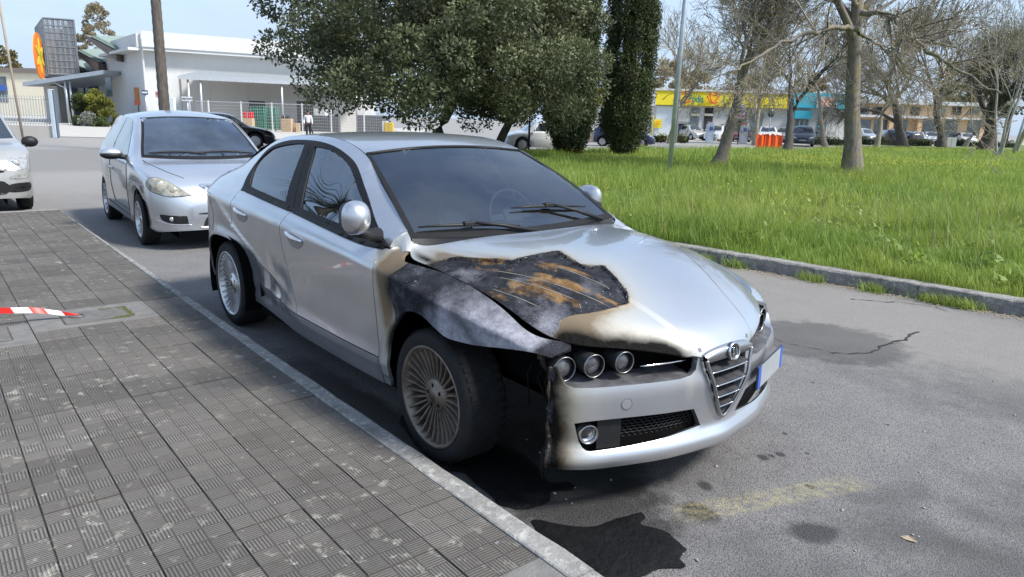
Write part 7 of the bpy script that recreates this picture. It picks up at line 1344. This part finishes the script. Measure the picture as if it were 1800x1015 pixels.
# ---- person in white shirt
def person():
    p = bearing(541, 44); root = empty('person', tuple(p), RZ+math.radians(200), 'person in white shirt and dark trousers walking by the mesh fence', 'person')
    J = {'pel': (0, 0, .93), 'wst': (0, .01, 1.05), 'chs': (0, .02, 1.25), 'nck': (0, .03, 1.44), 'hd0': (0, .045, 1.50), 'hd1': (0, .055, 1.60), 'hd2': (0, .045, 1.68), 'lh': (.09, 0, .88), 'lk': (.10, .12, .49), 'la': (.10, .06, .09), 'lt': (.10, .20, .03), 'rh': (-.09, 0, .88), 'rk': (-.10, .0, .48), 'ra': (-.10, -.18, .11), 'rt': (-.10, -.06, .03), 'ls': (.17, .02, 1.38), 'le': (.23, -.04, 1.12), 'lw': (.24, .08, .90), 'lf': (.24, .11, .82), 'rs': (-.17, .02, 1.38), 're': (-.23, .05, 1.11), 'rw': (-.22, .20, .93), 'rf': (-.22, .25, .86)}
    Rr = {'pel': .135, 'wst': .115, 'chs': .135, 'nck': .052, 'hd0': .065, 'hd1': .092, 'hd2': .075, 'lh': .088, 'lk': .058, 'la': .042, 'lt': .035, 'rh': .088, 'rk': .058, 'ra': .042, 'rt': .035, 'ls': .055, 'le': .042, 'lw': .030, 'lf': .034, 'rs': .055, 're': .042, 'rw': .030, 'rf': .034}
    E = [('pel', 'wst'), ('wst', 'chs'), ('chs', 'nck'), ('nck', 'hd0'), ('hd0', 'hd1'), ('hd1', 'hd2'), ('pel', 'lh'), ('lh', 'lk'), ('lk', 'la'), ('la', 'lt'), ('pel', 'rh'), ('rh', 'rk'), ('rk', 'ra'), ('ra', 'rt'), ('chs', 'ls'), ('ls', 'le'), ('le', 'lw'), ('lw', 'lf'), ('chs', 'rs'), ('rs', 're'), ('re', 'rw'), ('rw', 'rf')]
    def skinned(name, keys, m, grow=0., par=None):
        k = [x for x in J if x in keys]; ix = {n: i for i, n in enumerate(k)}; me = bpy.data.meshes.new(name); me.from_pydata([J[n] for n in k], [(ix[a], ix[b]) for a, b in E if a in ix and b in ix], []); o = bpy.data.objects.new(name, me); C.objects.link(o); md = o.modifiers.new('s', 'SKIN')
        for n, i in ix.items(): me.skin_vertices[0].data[i].radius = (Rr[n]+grow, (Rr[n]+grow)*.85)
        me.skin_vertices[0].data[0].use_root = True; sb = o.modifiers.new('ss', 'SUBSURF'); sb.levels = sb.render_levels = 2; dg = bpy.context.evaluated_depsgraph_get(); ev = bpy.data.meshes.new_from_object(o.evaluated_get(dg)); bpy.data.objects.remove(o); ev.materials.clear(); ev.materials.append(m); ev.polygons.foreach_set('use_smooth', [True]*len(ev.polygons)); return link(name, ev, par or root)
    SKIN = mat('skin', (.36, .21, .15), .6); body = skinned('body', J.keys(), SKIN); skinned('shirt', ('wst', 'chs', 'ls', 'le', 'lw', 'rs', 're', 'rw', 'pel'), mat('white_shirt', (.72, .73, .75), .8), .014); skinned('trousers', ('pel', 'lh', 'lk', 'la', 'rh', 'rk', 'ra'), mat('dark_trousers', (.02, .02, .026), .8), .02)
    hb = MB(); hb.blob((0, .035, 1.635), (.094, .105, .10), 14, 10); hb.blob((0, -.045, 1.50), (.088, .06, .17), 12, 9); hb.build('hair', mat('dark_hair', (.015, .012, .010), .5), root); fc = MB(); fc.blob((0, .145, 1.585), (.012, .02, .02), 8, 6); fc.build('nose', SKIN, body)
    for sg in (-1, 1):
        MB().blob((sg*.032, .132, 1.612), (.011, .010, .008), 8, 6).build('eye', mat('eye_dark', (.02, .02, .02), .3), body); MB().blob((sg*.09, .055, 1.60), (.014, .024, .034), 8, 6).build('ear', SKIN, body)
        hx = .24 if sg > 0 else -.22; hy, hz_ = (.11, .82) if sg > 0 else (.25, .86)
        for k in range(4): MB().tube([(hx+(k-1.5)*.013*0, hy+(k-1.5)*.019, hz_-.01), (hx-sg*.008, hy+(k-1.5)*.019+.008, hz_-.055+.006*abs(k-1.5)), (hx-sg*.026, hy+(k-1.5)*.018+.012, hz_-.082+.008*abs(k-1.5))], [.010, .009, .007], 6).build('finger', SKIN, body)
        MB().tube([(hx, hy+.022, hz_+.02), (hx-sg*.02, hy+.045, hz_-.01), (hx-sg*.025, hy+.048, hz_-.035)], [.011, .010, .008], 6).build('thumb', SKIN, body)
        MB().box((sg*.10, .13 if sg > 0 else -.11, .035), (.085, .25, .07), bev=.028).build('shoe', BLACK, body)
    MB().tube([(-.03, .140, 1.545), (0, .146, 1.541), (.03, .140, 1.545)], .006, 5).build('mouth', mat('lip', (.28, .10, .09), .5), body)
person()
# ---- signs near the market
def board(name, px, dep, w_, z0, z1, m, lab, pole=True, cat_='sign', pm=None):
    o = empty(name, tuple(bearing(px, dep)), RZ, lab, cat_)
    if pole: MB().tube([(0, .05, 0), (0, .05, z1)], .035, 7).build('post', pm or METAL, o)
    MB().box((0, 0, (z0+z1)/2), (w_, .04, z1-z0), bev=.01).build('panel', m, o); return o
ft = lambda px, py, dep: height(px, py, dep)
o = board('brown_totem', 243, 50, .36, ft(243, 184, 50), ft(243, 154, 50), mat('totem_brown', (.16, .075, .03), .6, var=.25, scale=6), 'narrow dark brown totem board left of the palm trunk', pm=BLACK); MB().box((0, -.03, ft(243, 181, 50)), (.40, .05, .32)).build('totem_base', mat('totem_red', (.20, .05, .03), .6), o)
o = board('blue_arrow_sign', 257, 52, .42, ft(257, 167, 52), ft(257, 159, 52), mat('sign_navy', (.03, .05, .16), .5), 'small blue and white sign between brown totem and palm trunk'); MB().box((0, -.025, ft(257, 163, 52)), (.36, .02, .12)).build('white_stripe', WHITEM, o)
o = board('entrance_sign', 330, 54, .78, ft(330, 178, 54), ft(330, 170.5, 54), mat('sign_plate_white', (.66, .68, .66), .5), 'white ENTRATA arrow sign on post right of the palm trunk'); zc = ft(330, 174.2, 54); DKB = mat('sign_text_dark', (.04, .06, .10), .5)
text_part('lettering', 'ENTRATA', .155, DKB, o, (.09, -.026, zc), (math.pi/2, 0, 0), .004, 'CENTER', .004); MB().prism([(-.36, zc), (-.27, zc+.07), (-.27, zc+.025), (-.22, zc+.025), (-.22, zc-.025), (-.27, zc-.025), (-.27, zc-.07)], .01, Matrix.Translation((0, -.032, 0))).build('arrow', DKB, o)
o = board('pink_poster', 279, 59.3, .34, ft(279, 172, 59.3), ft(279, 161, 59.3), mat('poster_pink', (.62, .36, .36), .6), 'pinkish poster on the white market wall by the palm trunk', False); MB().box((0, -.025, ft(279, 165, 59.3)), (.28, .02, .2)).build('poster_head', mat('poster_red', (.50, .12, .14), .6), o)
o = empty('fire_point', tuple(bearing(280, 57.5)), RZ, 'red fire extinguisher point against the market wall', 'fire point')
for x in (-.2, .02): MB().lathe([(.001, .25), (.09, .26), (.10, .32), (.10, .85), (.06, .95), (.03, 1.02), (.03, 1.08)], 'Z', 12, (x, 0, 0)).build('cylinder', REDB, o)
MB().box((.2, .1, .6), (.3, .2, .9), bev=.02).build('cabinet', mat('fire_cabinet', (.20, .10, .10), .5), o)
o = empty('wrapped_boxes', tuple(bearing(297, 50)), RZ, 'white wrapped cabinet beside the palm trunk foot', 'cabinet'); MB().box((-.18, 0, 1.0), (.38, .3, 2.0), bev=.03).build('cabinet', WHITEM, o); MB().box((.24, .05, 1.15), (.34, .3, 2.3), bev=.03).build('cabinet', mat('pale_cabinet', (.58, .64, .65), .5), o)
# shrubs by the porch
for px, dep, r, n, m, lab, sd_ in ((147, 61, (.85, .85, 2.9), 5200, HEDGE, 'dark green conifer shrub left of three before the market porch', 1), (167, 60.5, (1.0, .9, 3.0), 6000, HEDGEY, 'tall green-gold conifer shrub in the middle before the porch', 2), (186, 59.5, (.85, .8, 2.4), 5200, HEDGEY, 'golden conifer shrub nearest the white market wall', 3), (152, 58, (.75, .6, .95), 2600, GREYB, 'silvery grey low shrub at the foot of the conifers', 4), (173, 57.5, (.8, .5, .6), 2200, HEDGE, 'low dark green bush right of the silvery shrub', 5), (137, 58.5, (.6, .5, .7), 1800, HEDGE, 'low dark bush left of the silvery shrub', 6)): shrub('shrub', bearing(px, dep), lab, r, n, m, sd_, .13, 'shrubs by the market porch', nc=34)
# ---- right background: posts, signs, bins
YP = mat('yellow_post_paint', (.68, .50, .04), .5)
post('yellow_post', 1147, 56, 2.1, .05, YP, 'yellow post left of the low hedge before the yellow shop', group='yellow posts'); post('yellow_post', 1328, 62, 2.3, .05, YP, 'yellow post right of the dark red saloon', group='yellow posts')
o = empty('information_sign', tuple(bearing(1300, 61)), RZ, 'white information sign with blue oval on dark post before the dark red saloon', 'sign'); MB().tube([(0, .06, 0), (0, .06, ft(1300, 172, 61))], .05, 7).build('post', BLACK, o); z0, z1 = ft(1300, 208, 61), ft(1300, 184, 61); MB().box((0, 0, (z0+z1)/2), (.72, .08, z1-z0), bev=.02).build('panel', mat('info_white', (.62, .64, .70), .5), o); MB().prism(oval(.2, .24, 20, 0, z1-.4), .02, Matrix.Translation((0, -.06, 0))).build('blue_oval', mat('info_blue', (.06, .09, .35), .5), o); MB().box((0, -.05, z0+.17), (.66, .03, .2)).build('pink_band', mat('info_pink', (.50, .14, .30), .5), o); MB().box((0, -.05, z0-.05), (.8, .06, .12)).build('dark_foot', BLACK, o)
o = empty('round_sign', tuple(bearing(1353, 64)), RZ, 'round dark traffic sign seen from behind, right of the yellow post', 'sign'); MB().tube([(0, .04, 0), (0, .04, ft(1353, 193, 64))], .035, 7).build('post', METAL, o); MB().lathe([(.001, -.01), (.32, -.01), (.33, .01)], 'Y', 24, (0, 0, ft(1353, 200, 64))).build('disc', mat('sign_back', (.07, .08, .09), .5), o); MB().lathe([(.30, -.02), (.33, -.02), (.33, .0)], 'Y', 24, (0, 0, ft(1353, 200, 64))).build('rim', METAL, o)
o = empty('navy_container', tuple(bearing(1201, 73.5)), RZ, 'dark navy clothing bank before the yellow shop wall', 'container'); MB().box((0, .5, .75), (1.25, 1.0, 1.5), bev=.06).build('tank', mat('navy_paint', (.035, .045, .075), .5), o); MB().box((.0, -.02, 1.15), (.4, .04, .22)).build('label', WHITEM, o); MB().box((0, .45, 1.53), (1.3, 1.05, .06)).build('lid', BLACK, o)
for px, lab, c in ((1250, 'pale blue fuel pump cabinet before the yellow shop doorway', (.45, .52, .60)), (1310, 'grey fuel pump with reddish top beside the dark red saloon', (.42, .45, .48))):
    o = empty('fuel_pump', tuple(bearing(px, 64.5)), RZ, lab, 'fuel pump', 'fuel pumps'); MB().box((0, .2, .8), (.62, .4, 1.6), bev=.04).build('cabinet', mat('pump_%d' % px, c, .45), o); MB().box((.05, -.02, 1.2), (.3, .03, .3)).build('display', mat('pump_screen', (.08, .12, .30), .3), o); MB().box((0, .2, 1.65), (.4, .3, .25)).build('head', REDB if px > 1300 else METAL, o); MB().tube([(.3, 0, 1.2), (.42, -.1, .6), (.3, -.05, .5)], .025, 5).build('hose', BLACK, o)
o = empty('orange_barrier', tuple(bearing(1355, 49.5)), RZ, 'bright orange plastic barrier standing at the far lawn edge', 'barrier'); OB = mat('barrier_orange', (.80, .11, .02), .5, var=.12, scale=3); rr = random.Random(4); V = []; n = 26
for i in range(n+1): x = -.85+1.7*i/n; y = .06*math.sin(i*.9); V += [(x, y, .02), (x, y, 1.02+.06*math.sin(i*1.3)+rr.uniform(-.03, .03))]
MB().add(V+[(v[0], v[1]+.03, v[2]) for v in V], [(2*i, 2*i+2, 2*i+3, 2*i+1) for i in range(n)]+[(2*(n+1)+2*i, 2*(n+1)+2*i+1, 2*(n+1)+2*i+3, 2*(n+1)+2*i+2) for i in range(n)], True).build('orange_mesh', OB, o)
for x in (-.85, -.28, .28, .85): MB().box((x, .02, .52), (.07, .07, 1.04)).build('post', OB, o)
MB().add([(-.5, -.05, 1.0), (.1, -.06, 1.08), (.8, -.05, .96), (.75, -.02, 1.16), (.1, -.03, 1.22), (-.45, -.02, 1.14)], [(0, 1, 4, 5), (1, 2, 3, 4)]).build('white_tape', WHITEM, o)
for i, (x0, x1, dep, lab) in enumerate(((1146, 1172, 59, 'short clipped hedge left of the metal pole before the yellow shop'), (1188, 1212, 60, 'short clipped hedge right of the metal pole before the navy container'), (1434, 1500, 66, 'low hedge along the far road left of the thick bare trunk'), (1512, 1640, 72, 'low hedge along the far road right of the thick bare trunk'), (1648, 1790, 76, 'low hedge along the far road at the right edge'))):
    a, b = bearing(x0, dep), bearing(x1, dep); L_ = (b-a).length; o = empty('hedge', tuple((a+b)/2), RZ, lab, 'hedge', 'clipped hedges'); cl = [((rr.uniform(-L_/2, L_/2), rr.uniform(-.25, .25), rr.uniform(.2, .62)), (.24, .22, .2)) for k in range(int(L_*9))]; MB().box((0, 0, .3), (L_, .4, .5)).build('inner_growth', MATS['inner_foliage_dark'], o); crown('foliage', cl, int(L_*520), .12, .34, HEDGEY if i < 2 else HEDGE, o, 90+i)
for i, (px, w_, h) in enumerate(((1040, 1.5, .9), (1062, 1.2, 1.1))): crate('concrete_block', px, 55, w_, .8, h, CONC, ('pale concrete block left of the farther cypress', 'taller pale concrete block just left of the farther cypress')[i], cat_='block', planks=0)
post('white_bollard', 1585, 66, 1.35, .07, WHITEM, 'white bollard left of the dark-trunked pair of trees', 'bollard'); crate('utility_box', 1676, 70, .9, .4, 1.0, mat('utility_grey', (.38, .40, .40), .6), 'grey utility box beside the low hedge on the right', cat_='cabinet')
o = post('dark_sign_post', 931, 35.5, 2.6, .05, BLACK, 'thin black post in front of the white hatchback', 'post'); MB().tube([(0, 0, 2.0), tuple(-HR*.9+up*2.6)], .025, 5).build('brace', METAL, o)
# ---- palm behind the viewer, seen only mirrored in the saloon's side window
pm = empty('palm_tree', (-8.3, -4.0, .12), 0, 'spiky palm whose dark fronds are mirrored in the saloon front side window', 'tree'); MB().tube([(0, 0, 0), (0, 0, 2.0), (.05, 0, 3.8)], [.18, .15, .12], 10).build('trunk', PALM, pm); fr = MB(); rr = random.Random(7)
for k in range(200):
    a = rr.uniform(0, 6.283); e = rr.uniform(-.75, 1.4); Lf = rr.uniform(1.0, 1.55); d = Vector((math.cos(a)*math.cos(e), math.sin(a)*math.cos(e), math.sin(e))); s = d.cross(up).normalized(); P = [Vector((.05, 0, 3.8))+d*Lf*t-up*(.55*t*t) for t in (0, .35, .7, 1)]
    for i in range(3): w0, w1 = .026*(1-i/3.2), .026*(1-(i+1)/3.2); fr.add([P[i]-s*w0, P[i]+s*w0, P[i+1]+s*w1, P[i+1]-s*w1], [(0, 1, 2, 3)], True)
fr.build('fronds', leaf_mat('palm_frond', (.02, .035, .012), (.07, .09, .03), .1), pm)
